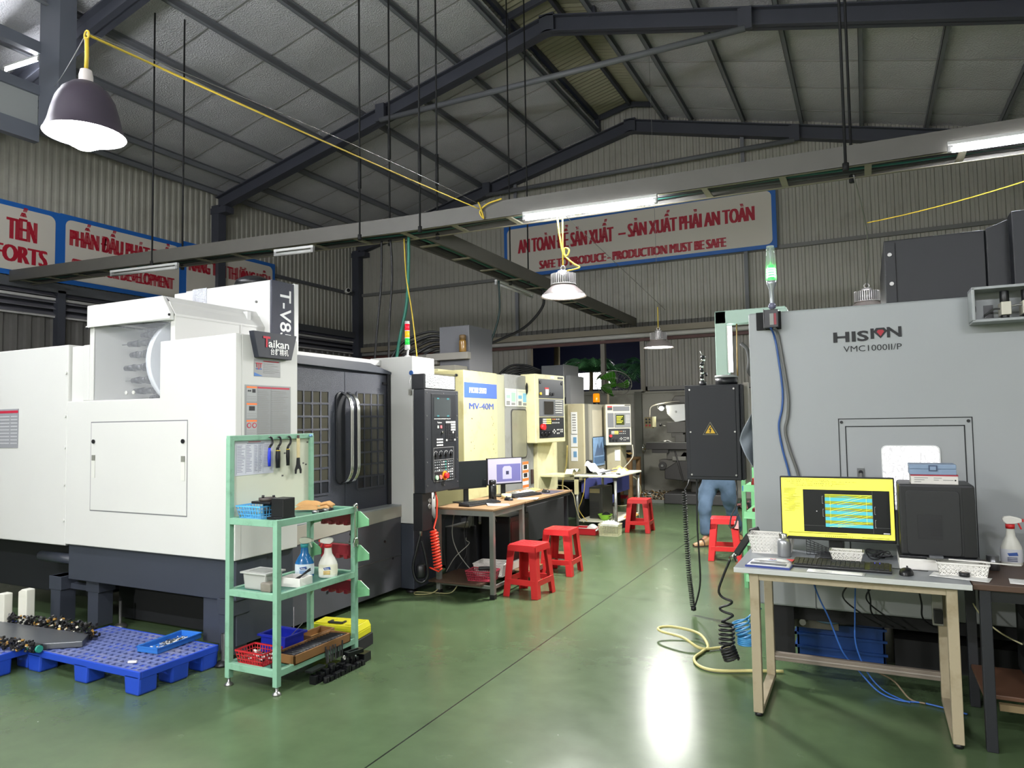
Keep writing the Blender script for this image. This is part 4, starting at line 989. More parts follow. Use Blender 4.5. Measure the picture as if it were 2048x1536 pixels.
# control panel, swung a little towards the viewer
def panel_mx(p, ang):
    """local frame: x to the reader's right, y out of the panel, z up"""
    r = Vector((math.sin(ang), math.cos(ang), 0)); n = Vector((math.cos(ang), -math.sin(ang), 0))
    M4 = Matrix(((r.x, -n.x, 0, p[0]), (r.y, -n.y, 0, p[1]), (0, 0, 1, p[2]), (0, 0, 0, 1)))
    return M4          # y axis points INTO the panel, so y < 0 is towards the reader
def cnc(par, p, ang, W, Hh, frame_m, small=False):
    mx = panel_mx(p, ang)
    b = B(O, mx); b.box(0, W, 0, 0.22, 0, Hh, frame_m); cp = b.build('control_panel', par, 0.012)
    k = W / 0.74; j = Hh / 0.86
    def R(x0, x1, z0, z1, d, m, nm=None, bb=None):
        q = bb or B(O, mx); q.box(x0 * k, x1 * k, -d, 0, z0 * j, z1 * j, m); 
        if nm: q.build(nm, cp)
    fm = M('panel_charcoal', '#34373c', 0.45)
    if small:
        R(0.06, 0.2, 0.74, 0.82, 0.004, fm, 'upper_fascia'); R(0.22, 0.70, 0.72, 0.82, 0.004, M('panel_grey', '#6b6d70', 0.45), 'name_fascia')
    else:
        R(0.08, 0.70, 0.56, 0.80, 0.004, fm, 'upper_fascia')
    R(0.06 if small else 0.08, 0.24 if small else 0.7, 0.38 if small else 0.33, 0.68 if small else 0.55, 0.004, M('panel_grey', '#6b6d70', 0.45), 'screen_fascia')
    if small: R(0.26, 0.72, 0.38, 0.68, 0.012, M('panel_grey2', '#77797a', 0.45), 'screen_housing')
    R(0.30 if small else 0.2, 0.54 if small else 0.42, 0.43 if small else 0.36, 0.64 if small else 0.52, 0.014, M('crt_green' if small else 'crt_dark', '#39401a' if small else '#3a3733', 0.15), 'screen')
    if small:
        b = B(O, mx)
        for i in range(5): R(0.32, 0.50 - 0.03 * (i % 3), 0.60 - 0.032 * i, 0.612 - 0.032 * i, 0.0150, M('crt_text', '#c9c040', 0.4, emit=0.5), bb=b)
        b.build('screen_text', cp)
    b = B(O, mx)
    for i in range(6):
        for jj in range(6):
            R((0.58 if small else 0.48) + i * 0.03 * (0.7 if small else 1), (0.575 if small else 0.472) + 0.02 + i * 0.03 * (0.7 if small else 1), 0.52 - jj * 0.03 + (0.10 if small else 0), 0.535 - jj * 0.03 + (0.10 if small else 0), 0.016, KEYW, bb=b)
    b.build('keypad', cp)
    R(0.08, 0.70, 0.06, 0.32 if not small else 0.35, 0.004, M('panel_black', '#25272a', 0.45), 'lower_fascia')
    b = B(O, mx); ym = M('yellow_key', '#e6d76a', 0.5)
    for i in range(7):
        for z in (0.285, 0.26, 0.235): R(0.16 + i * 0.03, 0.185 + i * 0.03, z, z + 0.018, 0.008, ym if i > 2 else KEYW, bb=b)
    for i, m in enumerate((M('orange_key', '#e89050', 0.5), M('orange_key', '#e89050', 0.5), KEYW, KEYW)):
        R(0.40 + i * 0.05, 0.42 + i * 0.05, 0.285, 0.302, 0.008, m, bb=b); R(0.40 + i * 0.05, 0.42 + i * 0.05, 0.24, 0.257, 0.008, KEYW, bb=b)
    for i, z in ((0, 0.13), (0.03, 0.15), (0.06, 0.13), (0.03, 0.11), (0.11, 0.15), (0.15, 0.15), (0.11, 0.105), (0.15, 0.105), (0.2, 0.15), (0.24, 0.15), (0.2, 0.125), (0.24, 0.125)):
        R(0.40 + i, 0.42 + i, z, z + 0.018, 0.008, KEYW, bb=b)
    b.build('key_rows', cp)
    b = B(O, mx); b.cyl((0.13 * k, 0, 0.2 * j), (0.13 * k, -0.05, 0.2 * j), 0.04 * k, RED, n=18); b.build('stop_button', cp)
    for i in range(3):
        b = B(O, mx); b.cyl(((0.13 + i * 0.09) * k, 0, 0.12 * j), ((0.13 + i * 0.09) * k, -0.03, 0.12 * j), 0.03 * k, BLACK, n=14); b.build('selector_knob', cp)
    if not small:
        for x, z in ((0.12, 0.76), (0.66, 0.76)):
            b = B(O, mx); b.cyl((x * k, 0, z * j), (x * k, -0.012, z * j), 0.022, BLACK, n=12); b.build('latch', cp)
        b = B(O, mx); b.box(0.24 * k, 0.32 * k, -0.006, 0, 0.60 * j, 0.69 * j, M('panel_tag', '#d8d0d0', 0.5)); b.box(0.22 * k, 0.32 * k, -0.007, 0, 0.675 * j, 0.695 * j, RED); b.build('tag_plate', cp)
        for x in (0.11, 0.35, 0.42):
            b = B(O, mx); b.cyl((x * k, 0, 0.615 * j), (x * k, -0.02, 0.615 * j), 0.018, BLACK if x != 0.11 else YCABLE, n=12); b.build('socket', cp)
        b = B(O, mx); b.box(0.37 * k, 0.46 * k, -0.006, 0, 0.81 * j, 0.845 * j, PAPER); b.box(0.56 * k, 0.70 * k, -0.004, 0, 0.815 * j, 0.84 * j, TEXTK); b.build('maker_plate', cp)
    else:
        b = B(O, mx); b.box(0.56 * k, 0.72 * k, -0.004, 0, 0.83 * j, 0.85 * j, TEXTK); b.box(0.06 * k, 0.2 * k, -0.006, 0, 0.80 * j, 0.83 * j, RED); b.build('maker_plate', cp)
cnc(mo, (-3.615, 7.88, 1.255), 0.13, 0.72, 0.855, CREAM)
b = B(O); b.lathe([(0.0, 0), (0.07, 0.001), (0.0, 0.006)], (-3.72, 7.862, 1.93), BLACKM, 20, sx=0.22, axis=(0, -1, 0)); b.build('speaker_grille', mo)
# spindle motor box, cable arm and conduit bundle on top
b = B(O); b.box(-4.75, -4.32, 7.5, 8.1, 2.05, 2.72, M('spindle_cover_grey', '#66676b', 0.45, var=0.06)); b.build('spindle_cover', mo, 0.006)
b = B(O); b.box(-4.9, -4.298, 7.42, 7.5, 2.298, 2.384, M('arm_grey', '#8d8a82', 0.5)); b.box(-5.2, -4.75, 7.44, 7.9, 2.25, 2.384, M('arm_shade', '#6d6a62', 0.5)); b.build('cable_arm', mo, 0.004)  # rear piece in a darker copy of the arm grey, as shade
b = B(O); b.box(-4.85, -4.35, 7.2, 7.5, 2.075, 2.21, M('concrete_grey', '#8d8a80', 0.7, var=0.15)); b.box(-5.1, -4.2, 6.6, 7.3, 2.06, 2.12, CREAMG); b.build('top_plinth', mo, 0.004)
for k in range(7):
    z0 = 2.66 - k * 0.045
    b = B(O); b.tube(bez([(-4.75, 7.55 + 0.04 * k, z0), (-4.95, 7.5 + 0.03 * k, z0 + 0.01 - 0.01 * k), (-5.25, 7.4 + 0.02 * k, z0 - 0.12 - 0.03 * k), (-5.45, 7.3, 2.2 - 0.02 * k), (-5.5, 7.25, 2.05)], 8), 0.022 if k % 2 else 0.016, DKCABLE, 6); b.build('conduit', mo)
t = thing('glass_bottle', 'brown glass jar with dark cap standing on the grey cable arm', 'bottle', (-4.387, 7.455, 2.384))
b = B(); b.lathe([(0.042, 0), (0.045, 0.01), (0.045, 0.13), (0.038, 0.15)], (0, 0, 0), M('amber_glass', '#8c6a33', 0.15, spec=0.7), 20); b.build('body', t); b = B(); b.lathe([(0.042, 0.15), (0.042, 0.20), (0.036, 0.212)], (0, 0, 0), M('cap_brown', '#6b5433', 0.4), 20); b.build('cap', t)
b = B(); rr = random.Random(8)
b.grid(lambda u, v: (-4.8 + 0.24 * u, 6.65 + 0.2 * v, 2.125 + 0.035 * math.sin(PI * u) * math.sin(PI * v) * (1 + 0.8 * math.sin(9 * u + 7 * v))), 14, 10, M('crumpled_cloth', '#d6c9a6', 0.8)); tag(b.build('rag'), 'crumpled pale rag on top of the cream machine', 'rag')

# ================================================================ second cream machining centre beyond it
O = Vector((-4.6, 10.9, 0))
m2 = thing('machining_center', 'farther beige machining centre with a green screen control, by the far window', 'machine tool', O)
BG = M('far_machine_beige', '#b8b091', 0.5, var=0.06, vscale=2, stain='#a08a58', stscale=3, stamt=0.4)
b = B(O); b.box(-4.18, -3.915, 10.3, 10.36, 0.68, 1.785, BG); b.box(-4.9, -4.18, 10.34, 10.5, 0.6, 1.5, CREAMG); b.build('side_panel', m2, 0.004)  # left piece in the darker cream, standing for shade
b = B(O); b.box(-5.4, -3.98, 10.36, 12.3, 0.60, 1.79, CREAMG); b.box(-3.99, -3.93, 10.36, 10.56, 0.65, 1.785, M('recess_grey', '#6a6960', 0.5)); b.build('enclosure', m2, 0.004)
b = B(O); b.box(-3.96, -3.90, 10.56, 11.25, 0.62, 1.785, M('far_door_grey', '#9c998a', 0.45, var=0.1)); d = b.build('sliding_door', m2, 0.004)
b = B(O); b.box(-3.90, -3.896, 10.66, 11.1, 1.25, 1.69, M('frosted_window', '#c2bba6', 0.25, var=0.1)); b.build('door_window', d)
b = B(O); b.bar((-3.87, 11.15, 0.86), (-3.87, 11.15, 1.08), 0.03, 0.03, BLACK); b.box(-3.9, -3.86, 11.13, 11.17, 0.86, 0.89, BLACK); b.box(-3.9, -3.86, 11.13, 11.17, 1.05, 1.08, BLACK); b.build('door_handle', d)
b = B(O); b.box(-4.12, -4.02, 10.296, 10.30, 1.31, 1.66, PAPER)
for i in range(7): b.box(-4.10, -4.04, 10.294, 10.296, 1.37 + i * 0.04, 1.385 + i * 0.04, TEXTG)
for z0 in (1.12, 0.90): b.box(-4.13, -4.02, 10.296, 10.30, z0, z0 + 0.2, PAPER); b.box(-4.09, -4.035, 10.294, 10.296, z0 + 0.06, z0 + 0.15, M('poster_blue_print', '#6f9cc0', 0.6))
b.build('side_notices', m2)
b = B(O); b.box(-3.86, -3.62, 11.2, 11.5, 0.64, 1.2, BG); b.box(-3.9, -3.7, 11.25, 11.6, 1.1, 1.79, BG); b.build('control_pillar', m2, 0.004)
b = B(O); b.box(-3.72, -3.63, 11.193, 11.2, 0.86, 1.04, PAPER); b.build('pillar_note', m2)
cnc(m2, (-3.80, 11.0, 1.115), 1.06, 0.42, 0.665, M('control_ivory', '#ccc7b3', 0.45), True)
b = B(O); b.box(-4.05, -3.8, 10.5, 12.2, 0.30, 0.62, M('base_violet_blue', '#4a4f8c', 0.5)); b.box(-3.86, -3.80, 11.0, 11.4, 0.1, 0.5, M('base_violet_blue', '#4a4f8c', 0.5)); b.box(-5.3, -4.0, 10.5, 12.3, 0.0, 0.4, BLACKM); b.build('base', m2)
b = B(O); b.box(-4.68, -4.30, 10.45, 11.1, 1.79, 2.42, GREYD); b.box(-4.30, -4.29, 10.44, 11.1, 1.9, 2.43, M('edge_pale', '#77787a', 0.4)); b.box(-5.0, -4.68, 10.5, 11.0, 1.79, 2.2, M('arm_shade', '#6d6a62', 0.5)); b.build('spindle_cover', m2, 0.005)
for k in range(6):
    b = B(O); b.tube(bez([(-4.70, 10.5 + 0.05 * k, 2.35 - 0.03 * k), (-4.95, 10.4, 2.44 - 0.03 * k), (-5.2, 10.3, 2.42 - 0.05 * k), (-5.4, 10.2, 2.2), (-5.5, 10.2, 1.9)], 8), 0.02, DKCABLE, 6); b.build('conduit', m2)
b = B(O); b.box(-4.28, -4.2, 10.5, 11.1, 1.79, 2.25, M('edge_pale', '#77787a', 0.4)); b.build('rear_column', m2)
t = thing('wall_calendar', 'blue landscape calendar sheet hung on the farther machine', 'calendar', (-3.885, 10.62, 0.80))
b = B(); b.box(0, 0.006, 0, 0.52, 0, 0.46, M('calendar_blue', '#7f9fc4', 0.5, var=0.5, vscale=9)); b.build('sheet', t); b = B(); b.box(0.006, 0.008, 0.02, 0.5, 0.03, 0.14, M('calendar_sea', '#47698f', 0.5)); b.prism([(0.05, 0.16), (0.2, 0.36), (0.28, 0.27), (0.38, 0.38), (0.48, 0.2), (0.48, 0.16)], 0.006, 0.008, M('calendar_hill', '#4f6584', 0.5), 'yz'); b.build('picture', t); b = B(); b.cyl((0.004, 0.0, 0.46), (0.004, 0.52, 0.46), 0.006, BLACK, n=6); b.build('binding', t)
t = thing('warning_beacon', 'amber warning beacon on top of the farther machine', 'beacon', (-4.2, 11.7, 1.79))
b = B(); b.cyl((0, 0, 0), (0, 0, 0.05), 0.06, BLACK, n=20); b.build('base', t); b = B(); b.lathe([(0.058, 0.05), (0.06, 0.07), (0.058, 0.19), (0.045, 0.205)], (0, 0, 0), M('amber_dome', '#f6870e', 0.2, emit=0.35), 20); b.build('dome', t)
# ---------------------------------------------------------------- fan on its pole
t = thing('pedestal_fan', 'round caged fan with green blades before the dark window', 'fan', (-4.14, 12.15, 1.79)); o = Vector((-4.14, 12.15, 1.79))
c = Vector((-3.98, 12.0, 2.17)); nrm = Vector((0.16, -0.66, -0.73)).normalized()
b = B(); ax = b.frame(nrm)
def ring(r, off, n=40): return [c + nrm * off + ax[0] * r * math.cos(2 * PI * k / n) + ax[1] * r * math.sin(2 * PI * k / n) for k in range(n)]
b = B(o); b.tube(ring(0.315, 0), 0.008, M('cage_grey', '#8a8a86', 0.35, metal=0.6), 6, True); b.tube(ring(0.20, 0.06), 0.003, M('cage_grey', '#8a8a86'), 4, True); b.tube(ring(0.20, -0.08), 0.003, M('cage_grey', '#8a8a86'), 4, True)
for k in range(28):
    a = 2 * PI * k / 28; dd = ax[0] * math.cos(a) + ax[1] * math.sin(a)
    for s_ in (0.075, -0.09): b.tube([c + dd * 0.05 + nrm * s_, c + dd * 0.2 + nrm * s_ * 0.8, c + dd * 0.315], 0.0018, M('cage_grey', '#8a8a86'), 4)
b.build('cage', t)
GB = M('fan_green', '#2f6d14', 0.3, emit=0.0)
for k in range(3):
    b = B(o); a0 = 2 * PI * k / 3 + 0.5
    def fn(u, v):
        a = a0 + (v - 0.5) * (1.25 - 0.2 * u) + 0.5 * u; r = 0.04 + 0.24 * u
        return c + (ax[0] * math.cos(a) + ax[1] * math.sin(a)) * r + nrm * (0.05 * (v - 0.5) * (0.4 + u))
    b.grid(fn, 8, 6, GB); bl = b.build('blade', t); md = bl.modifiers.new('thick', 'SOLIDIFY'); md.thickness = 0.004
b = B(o); b.cyl(c - nrm * 0.03, c + nrm * 0.04, 0.05, GB, n=20); b.build('hub', t)
b = B(o); b.cyl(c - nrm * 0.05, c - nrm * 0.25, 0.07, GREYD, n=20); b.build('motor', t)
b = B(o); b.tube([(-4.14, 12.15, 1.80), (-4.14, 12.15, 2.25), (-4.05, 12.12, 2.34)], 0.022, M('fan_pole', '#b3aa96', 0.4), 10); b.build('pole', t)
b = B(o); b.cyl((-4.14, 12.15, 1.791), (-4.14, 12.15, 1.81), 0.09, GREYD, n=24); b.build('base', t)
# ---------------------------------------------------------------- palms and the lit strip outside
def palm(name, label, base, h, seed, nf=11, reach=1.5, trunk=0.07):
    r = random.Random(seed); t = thing(name, label, 'palm tree', base, 0, 'palms outside the window')
    b = B(); b.tube([(0.02 * math.sin(i), 0, h * i / 8) for i in range(9)], [trunk * (1 - 0.04 * i) for i in range(9)], M('palm_trunk', '#5a5133', 0.7, var=0.2), 8); b.build('trunk', t)
    PG = M('palm_green', '#3f7346', 0.5, var=0.3, vscale=6)
    for k in range(nf):
        a = 2 * PI * k / nf + r.uniform(-0.2, 0.2); el = r.uniform(0.5, 1.25); L = reach * r.uniform(0.8, 1.1)
        b = B(); pts = []
        for i in range(11):
            s = i / 10; x = L * s * math.cos(el) * 1.1; z = h + L * (math.sin(el) * s - 0.75 * s * s); pts.append(Vector((x * math.cos(a), x * math.sin(a), z)))
        b.tube(pts, 0.012, PG, 5)
        for i in range(1, 22):
            s = i / 21; q = pts[int(s * 9.99)].lerp(pts[min(10, int(s * 9.99) + 1)], s * 9.99 - int(s * 9.99)); d = (pts[min(10, int(s * 9.99) + 1)] - pts[int(s * 9.99)]).normalized()
            sd = d.cross(Vector((0, 0, 1))).normalized(); ll = 0.42 * math.sin(PI * (0.12 + 0.85 * s)) * reach / 1.5
            for g in (-1, 1):
                tip = q + sd * g * ll * 0.8 + d * ll * 0.5 - Vector((0, 0, ll * 0.35)); w_ = d * 0.022
                b.face([b.v(q - w_), b.v(q + w_), b.v(tip)], PG)
        b.build('frond', t)
palm('palm_tree', 'palm with a feathery crown outside the left half of the window', (-5.95, 16.2, -0.05), 2.75, 4, 15, 1.35)
palm('palm_tree', 'taller palm behind the window post, fronds spreading right', (-4.75, 16.9, -0.05), 2.7, 9, 13, 1.5)
palm('palm_tree', 'palm with a bare trunk at the left end of the window', (-7.15, 17.0, -0.05), 4.8, 13, 9, 1.6, 0.11)
b = B(); b.box(-7.3, -6.0, 17.8, 17.9, 2.36, 2.80, M('lit_strip_glow', '#fbfbff', 0.5, emit=2.5)); tag(b.build('lit_strip'), 'blank white strip glowing behind the palms', 'sign')  # bright white area outside, built as a strip with its own glow
b = B(); b.box(-8.5, -5.2, 17.4, 17.6, -0.05, 2.25, M('yard_parapet', '#d0c8c4', 0.7)); tag(b.build('yard_wall'), 'low pale yard wall outside below the lit strip', 'wall', kind='structure')
b = B(); b.lathe([(0.0, 0), (0.06, 0.02), (0.07, 0.07), (0.05, 0.12), (0, 0.14)], (-6.25, 17.6, 2.5), M('floodlight_glow', '#ffffff', 0.5, emit=60.0), 16); tag(b.build('floodlight'), 'small glaring floodlight outside behind the palms', 'lamp')
t = thing('palm_fill_lamp', 'added unseen lamp above the open window, lighting the palms', 'lamp', (-5.4, YF + 0.235, 3.7))  # lamp added out of view to light the palms
b = B(); b.box(-0.12, 0.12, -0.2, 0.0, 0, 0.08, GREYD); b.build('housing', t); b = B(); b.box(-0.1, 0.1, -0.1, 0.0, -0.012, 0, M('palm_fill_glow', '#fff6e0', 0.5, emit=60.0)); b.build('lens', t)

# ================================================================ knee type milling machine
O = Vector((-2.7, 13.1, 0))
ml = thing('milling_machine', 'dark knee type milling machine against the concrete wall', 'milling machine', O)
MG = M('mill_grey', '#4a4843', 0.5, var=0.15, vscale=6); MD = M('mill_dark', '#2c2a29', 0.45, var=0.15, vscale=8)
b = B(O); b.box(-3.33, -2.2, 12.75, 13.7, 0, 0.19, M('mill_base', '#3c3b3b', 0.5)); b.build('base', ml, 0.02)
b = B(O); b.box(-2.9, -2.45, 13.0, 13.6, 0.19, 1.75, MG); b.build('column', ml, 0.03)
b = B(O); b.prism([(-3.30, 0.45), (-2.7, 0.40), (-2.6, 0.9), (-2.95, 0.95), (-3.1, 0.75), (-3.3, 0.62)], 12.72, 13.1, MD); b.box(-3.4, -3.05, 12.75, 13.0, 0.60, 0.80, MG); b.build('knee', ml, 0.015)
b = B(O); b.cyl((-3.33, 12.74, 0.69), (-3.33, 12.70, 0.69), 0.07, MD, n=20); b.cyl((-3.33, 12.70, 0.69), (-3.33, 12.68, 0.69), 0.022, STEEL, n=14); b.build('feed_dial', ml)
b = B(O); b.box(-3.25, -2.6, 12.72, 13.05, 0.80, 0.98, MG); b.box(-3.15, -2.9, 12.70, 12.74, 0.78, 0.86, M('mill_mid', '#6b6a64', 0.4, metal=0.3)); b.build('saddle', ml, 0.01)
b = B(O); b.box(-3.60, -2.1, 12.62, 12.92, 0.985, 1.10, MD); b.box(-3.60, -2.1, 12.62, 12.92, 1.10, 1.115, STEEL); b.box(-3.50, -3.2, 12.64, 12.9, 0.92, 0.985, MD); b.build('work_table', ml, 0.006)
b = B(O); b.tube([(-3.68, 12.77 + 0.085 * math.cos(2 * PI * k / 24), 1.0 + 0.085 * math.sin(2 * PI * k / 24)) for k in range(24)], 0.011, CHROME, 8, True); b.bar((-3.68, 12.69, 1.0), (-3.68, 12.85, 1.0), 0.012, 0.012, CHROME); b.cyl((-3.70, 12.77, 1.0), (-3.58, 12.77, 1.0), 0.025, CHROME, n=12); b.build('hand_wheel', ml)
b = B(O); b.box(-3.08, -2.9, 12.66, 12.9, 1.115, 1.25, MG); b.cyl((-3.1, 12.8, 1.18), (-2.85, 12.8, 1.18), 0.05, STEEL, n=14); b.build('vice', ml, 0.008)
b = B(O); b.prism([(-3.19, 1.82), (-3.10, 1.95), (-2.4, 1.97), (-2.4, 1.78)], 12.8, 13.6, MG); b.build('ram', ml, 0.015)
b = B(O); b.prism([(-3.24, 1.78), (-2.9, 1.80), (-2.9, 1.50), (-3.08, 1.47), (-3.22, 1.62)], 12.72, 13.0, M('mill_pale_head', '#c9cac8', 0.45)); b.cyl((-3.06, 12.72, 1.66), (-3.06, 12.70, 1.66), 0.02, STEEL, n=12); b.build('head_cover', ml, 0.015)
b = B(O); b.box(-3.24, -2.9, 12.72, 13.0, 1.28, 1.48, MG); b.box(-3.16, -2.95, 12.74, 12.96, 1.20, 1.29, MG); b.cyl((-3.05, 12.85, 1.20), (-3.05, 12.85, 1.12), 0.03, STEEL, n=12); b.build('quill_head', ml, 0.01)
b = B(O); b.cyl((-3.36, 12.8, 1.42), (-3.24, 12.8, 1.40), 0.006, STEEL, n=8); b.lathe([(0, 0), (0.02, 0.005), (0.026, 0.025), (0.02, 0.045), (0, 0.05)], (-3.37, 12.8, 1.40), BLACK, 12); b.build('quill_lever', ml)
b = B(O); b.tube(bez([(-3.0, 12.8, 1.85), (-3.2, 12.78, 1.84), (-3.45, 12.76, 1.80), (-3.54, 12.75, 1.74), (-3.555, 12.75, 1.62), (-3.555, 12.75, 1.55)], 8), 0.016, M('arm_tube', '#7a776e', 0.4), 8); pa = b.build('pendant_arm', ml)
b = B(O); b.box(-3.64, -3.49, 12.70, 12.80, 1.37, 1.57, M('pendant_box', '#6f6648', 0.5, var=0.2)); b.box(-3.49, -3.45, 12.70, 12.80, 1.39, 1.58, CREAM); 
for i in range(2):
    for j in range(3): b.cyl((-3.60 + i * 0.06, 12.70, 1.42 + j * 0.055), (-3.60 + i * 0.06, 12.685, 1.42 + j * 0.055), 0.018, BLACK if j else REDDK, n=12)
b.build('switch_box', ml)
b = B(O); b.lathe([(0.02, 0.07), (0.05, 0.05), (0.05, 0.0)], (-3.30, 12.78, 1.72), BLACK, 16, cap1=False); b.lathe([(0, -0.03), (0.03, -0.02), (0.045, 0.01), (0.03, 0.04)], (-3.32, 12.70, 1.715), M('work_lamp_glow', '#fffbe8', 0.5, emit=40.0), 16, cap0=False); b.tube([(-3.38, 12.78, 1.80), (-3.42, 12.78, 1.74), (-3.36, 12.78, 1.70)], 0.003, STEEL, 5); b.tube([(-3.22, 12.78, 1.80), (-3.19, 12.78, 1.74), (-3.24, 12.78, 1.70)], 0.003, STEEL, 5); b.build('work_lamp', ml)
b = B(O); b.tube(bez([(-3.1, 12.72, 0.95), (-3.05, 12.68, 0.8), (-3.0, 12.68, 0.6), (-2.95, 12.7, 0.4)], 6), 0.015, MD, 6); b.build('flexible_pipe', ml)
b = B(); b.grid(lambda u, v: (-3.35 + 0.2 * u, 12.66 + 0.12 * v, 1.118 + 0.03 * math.sin(PI * u) * (0.6 + 0.4 * math.sin(11 * u + 8 * v))), 12, 8, PAPER); tag(b.build('rag'), 'crumpled white cloth on the milling machine table', 'rag')
# heap of chips along the foot of the wall
b = B(); r = random.Random(11); cols = [M('chip_a', '#b9ad8c', 0.5, metal=0.4), M('chip_b', '#5c4d33', 0.6), M('chip_c', '#8f928d', 0.35, metal=0.6), M('chip_d', '#33302a', 0.6), M('chip_e', '#a97f3e', 0.5), M('chip_f', '#d7d4c8', 0.6)]
for i in range(900):
    x = r.uniform(-3.98, -3.36); y = r.uniform(12.85, 13.95); h = 0.17 * max(0.15, 1 - abs(y - 13.5) / 0.7); z = r.uniform(0.004, h)
    R = Matrix.Rotation(r.uniform(0, 6), 3, Vector((r.uniform(-1, 1), r.uniform(-1, 1), 1)).normalized())
    b.obox((x, y, z), (r.uniform(0.02, 0.07), r.uniform(0.01, 0.03), 0.008), r.choice(cols), R)
b.box(-3.99, -3.35, 12.83, 12.85, 0, 0.06, M('chip_tray_grey', '#777a74', 0.5)); tag(b.build('metal_chips'), 'heap of metal chips and litter along the wall foot', 'metal chips', kind='stuff')
t = thing('wooden_table', 'small worn wooden table at the wall behind the farther machine', 'table', (-4.0, 12.6, 0)); o = Vector((-4.0, 12.6, 0))
b = B(o); b.box(-4.2, -3.78, 12.3, 12.9, 0.80, 0.84, WOOD); b.build('table_top', t, 0.004)
for x, y in ((-4.16, 12.34), (-3.82, 12.34), (-4.16, 12.86), (-3.82, 12.86)):
    b = B(o); b.box(x - 0.035, x + 0.035, y - 0.035, y + 0.035, 0, 0.80, WOOD); b.build('leg', t)
b = B(o); b.box(-4.16, -3.82, 12.32, 12.35, 0.66, 0.74, WOOD); b.box(-4.16, -3.82, 12.32, 12.35, 0.12, 0.18, REDDK); b.build('rail', t)
t = thing('open_box', 'open dark box with a kraft cardboard lid on the wooden table', 'box', (-4.0, 12.55, 0.84))
b = B(); b.box(-0.14, 0.10, -0.12, 0.12, 0, 0.13, BLACKM); b.build('body', t); b = B(); b.prism([(-0.12, 0.19), (0.15, 0.06), (0.155, 0.066), (-0.115, 0.197)], -0.14, 0.1, M('kraft', '#bb9a5e', 0.7)); b.build('lid', t)
t = thing('fire_extinguisher', 'red fire extinguisher on the floor by the wooden table', 'fire extinguisher', (-4.1, 12.2, 0))
b = B(); b.lathe([(0.06, 0), (0.065, 0.01), (0.065, 0.26), (0.05, 0.31), (0.02, 0.33)], (0, 0, 0), RED, 20); b.build('cylinder', t); b = B(); b.cyl((0, 0, 0.33), (0, 0, 0.37), 0.018, BLACK, n=10); b.bar((-0.02, 0, 0.38), (0.07, 0, 0.40), 0.02, 0.012, BLACK); b.build('valve', t)
wire('air_hose', 'thin pale hose arching on the floor by the fire extinguisher', 'hose', [(-4.0, 12.1, 0.5), (-3.9, 12.3, 0.55), (-3.75, 12.5, 0.45), (-3.72, 12.6, 0.2), (-3.85, 12.3, 0.02), (-4.1, 12.0, 0.02)], 0.008, CREAM)
b = B(); r = random.Random(21)
for i in range(60):
    R = Matrix.Rotation(r.uniform(0, 6), 3, Vector((r.uniform(-1, 1), r.uniform(-1, 1), 1)).normalized())
    b.obox((r.uniform(-2.15, -1.75), r.uniform(12.4, 12.9), r.uniform(0.01, 0.08)), (r.uniform(0.04, 0.16), r.uniform(0.02, 0.06), 0.02), r.choice([GREYD, MD, STEEL, M('scrap_green', '#3c6b52', 0.5), M('scrap_pink', '#9c6a66', 0.6)]), R)
tag(b.build('scrap_metal'), 'scrap pile on the floor behind the legs of the worker', 'scrap', kind='stuff')
# ================================================================ grey machining centre at the right
YH = 4.65
O = Vector((0.6, 5.6, 0))
hm = thing('machining_center', 'large grey machining centre filling the right side, seen from its plain side', 'machine tool', O)
b = B(O); b.box(-0.645, 2.2, YH, 6.6, 0.375, 2.18, GREYP); b.build('enclosure', hm, 0.012)
b = B(O); b.box(-0.55, 2.1, 4.75, 6.5, 0.28, 0.375, BLACKM); b.box(0.1, 2.0, 4.95, 6.4, 0.0, 0.17, BLACKM); b.build('base', hm)
b = B(O); b.box(-0.56, -0.44, YH + 0.02, YH + 0.04, 0.07, 0.38, BLACKM); b.build('splash_strip', hm)
b = B(O); b.box(-0.315, -0.309, YH - 0.002, YH, 0.375, 0.55, M('seam_grey', '#5d6061', 0.6)); b.build('seam', hm)
b = B(O)
b.text('HIS', (-0.16, YH - 0.003, 1.967), 0.082, TEXTK, bold=0.03, fit=0.19); b.text('I', (0.04, YH - 0.003, 1.977), 0.082, TEXTK, bold=0.03, fit=0.018); b.text('N', (0.125, YH - 0.003, 1.98), 0.082, TEXTK, bold=0.03, fit=0.075)
b.prism([(0.055, 2.015), (0.07, 2.037), (0.112, 2.037), (0.128, 2.017), (0.092, 1.975)], YH - 0.003, YH, TEXTK); b.prism([(0.072, 2.014), (0.08, 2.025), (0.104, 2.025), (0.112, 2.015), (0.092, 1.988)], YH - 0.004, YH - 0.002, M('logo_red', '#a31226', 0.5))
b.build('brand_lettering', hm)
b = B(O); b.text('VMC1000II/P', (-0.107, YH - 0.002, 1.905), 0.05, TEXTK, bold=0.0, fit=0.305); b.build('model_lettering', hm)
dk = M('gap_black', '#222426', 0.7)
def outline(x0, x1, z0, z1, t, y):
    b = B(O)
    b.box(x0, x1, y - 0.002, y, z1 - t, z1, dk); b.box(x0, x0 + t, y - 0.002, y, z0, z1, dk); b.box(x1 - t, x1, y - 0.002, y, z0, z1, dk); b.box(x0, x1, y - 0.002, y, z0, z0 + t, dk)
    return b
b = outline(-0.152, 0.525, 0.62, 1.51, 0.005, YH); b.build('door_frame_gap', hm)
b = outline(-0.116, 0.488, 0.66, 1.465, 0.006, YH); sd = b.build('service_door', hm)
for x, z in ((-0.134, 1.488), (0.505, 1.487)):
    b = B(O); b.cyl((x, YH, z), (x, YH - 0.004, z), 0.009, BLACK, n=12); b.build('screw', hm)
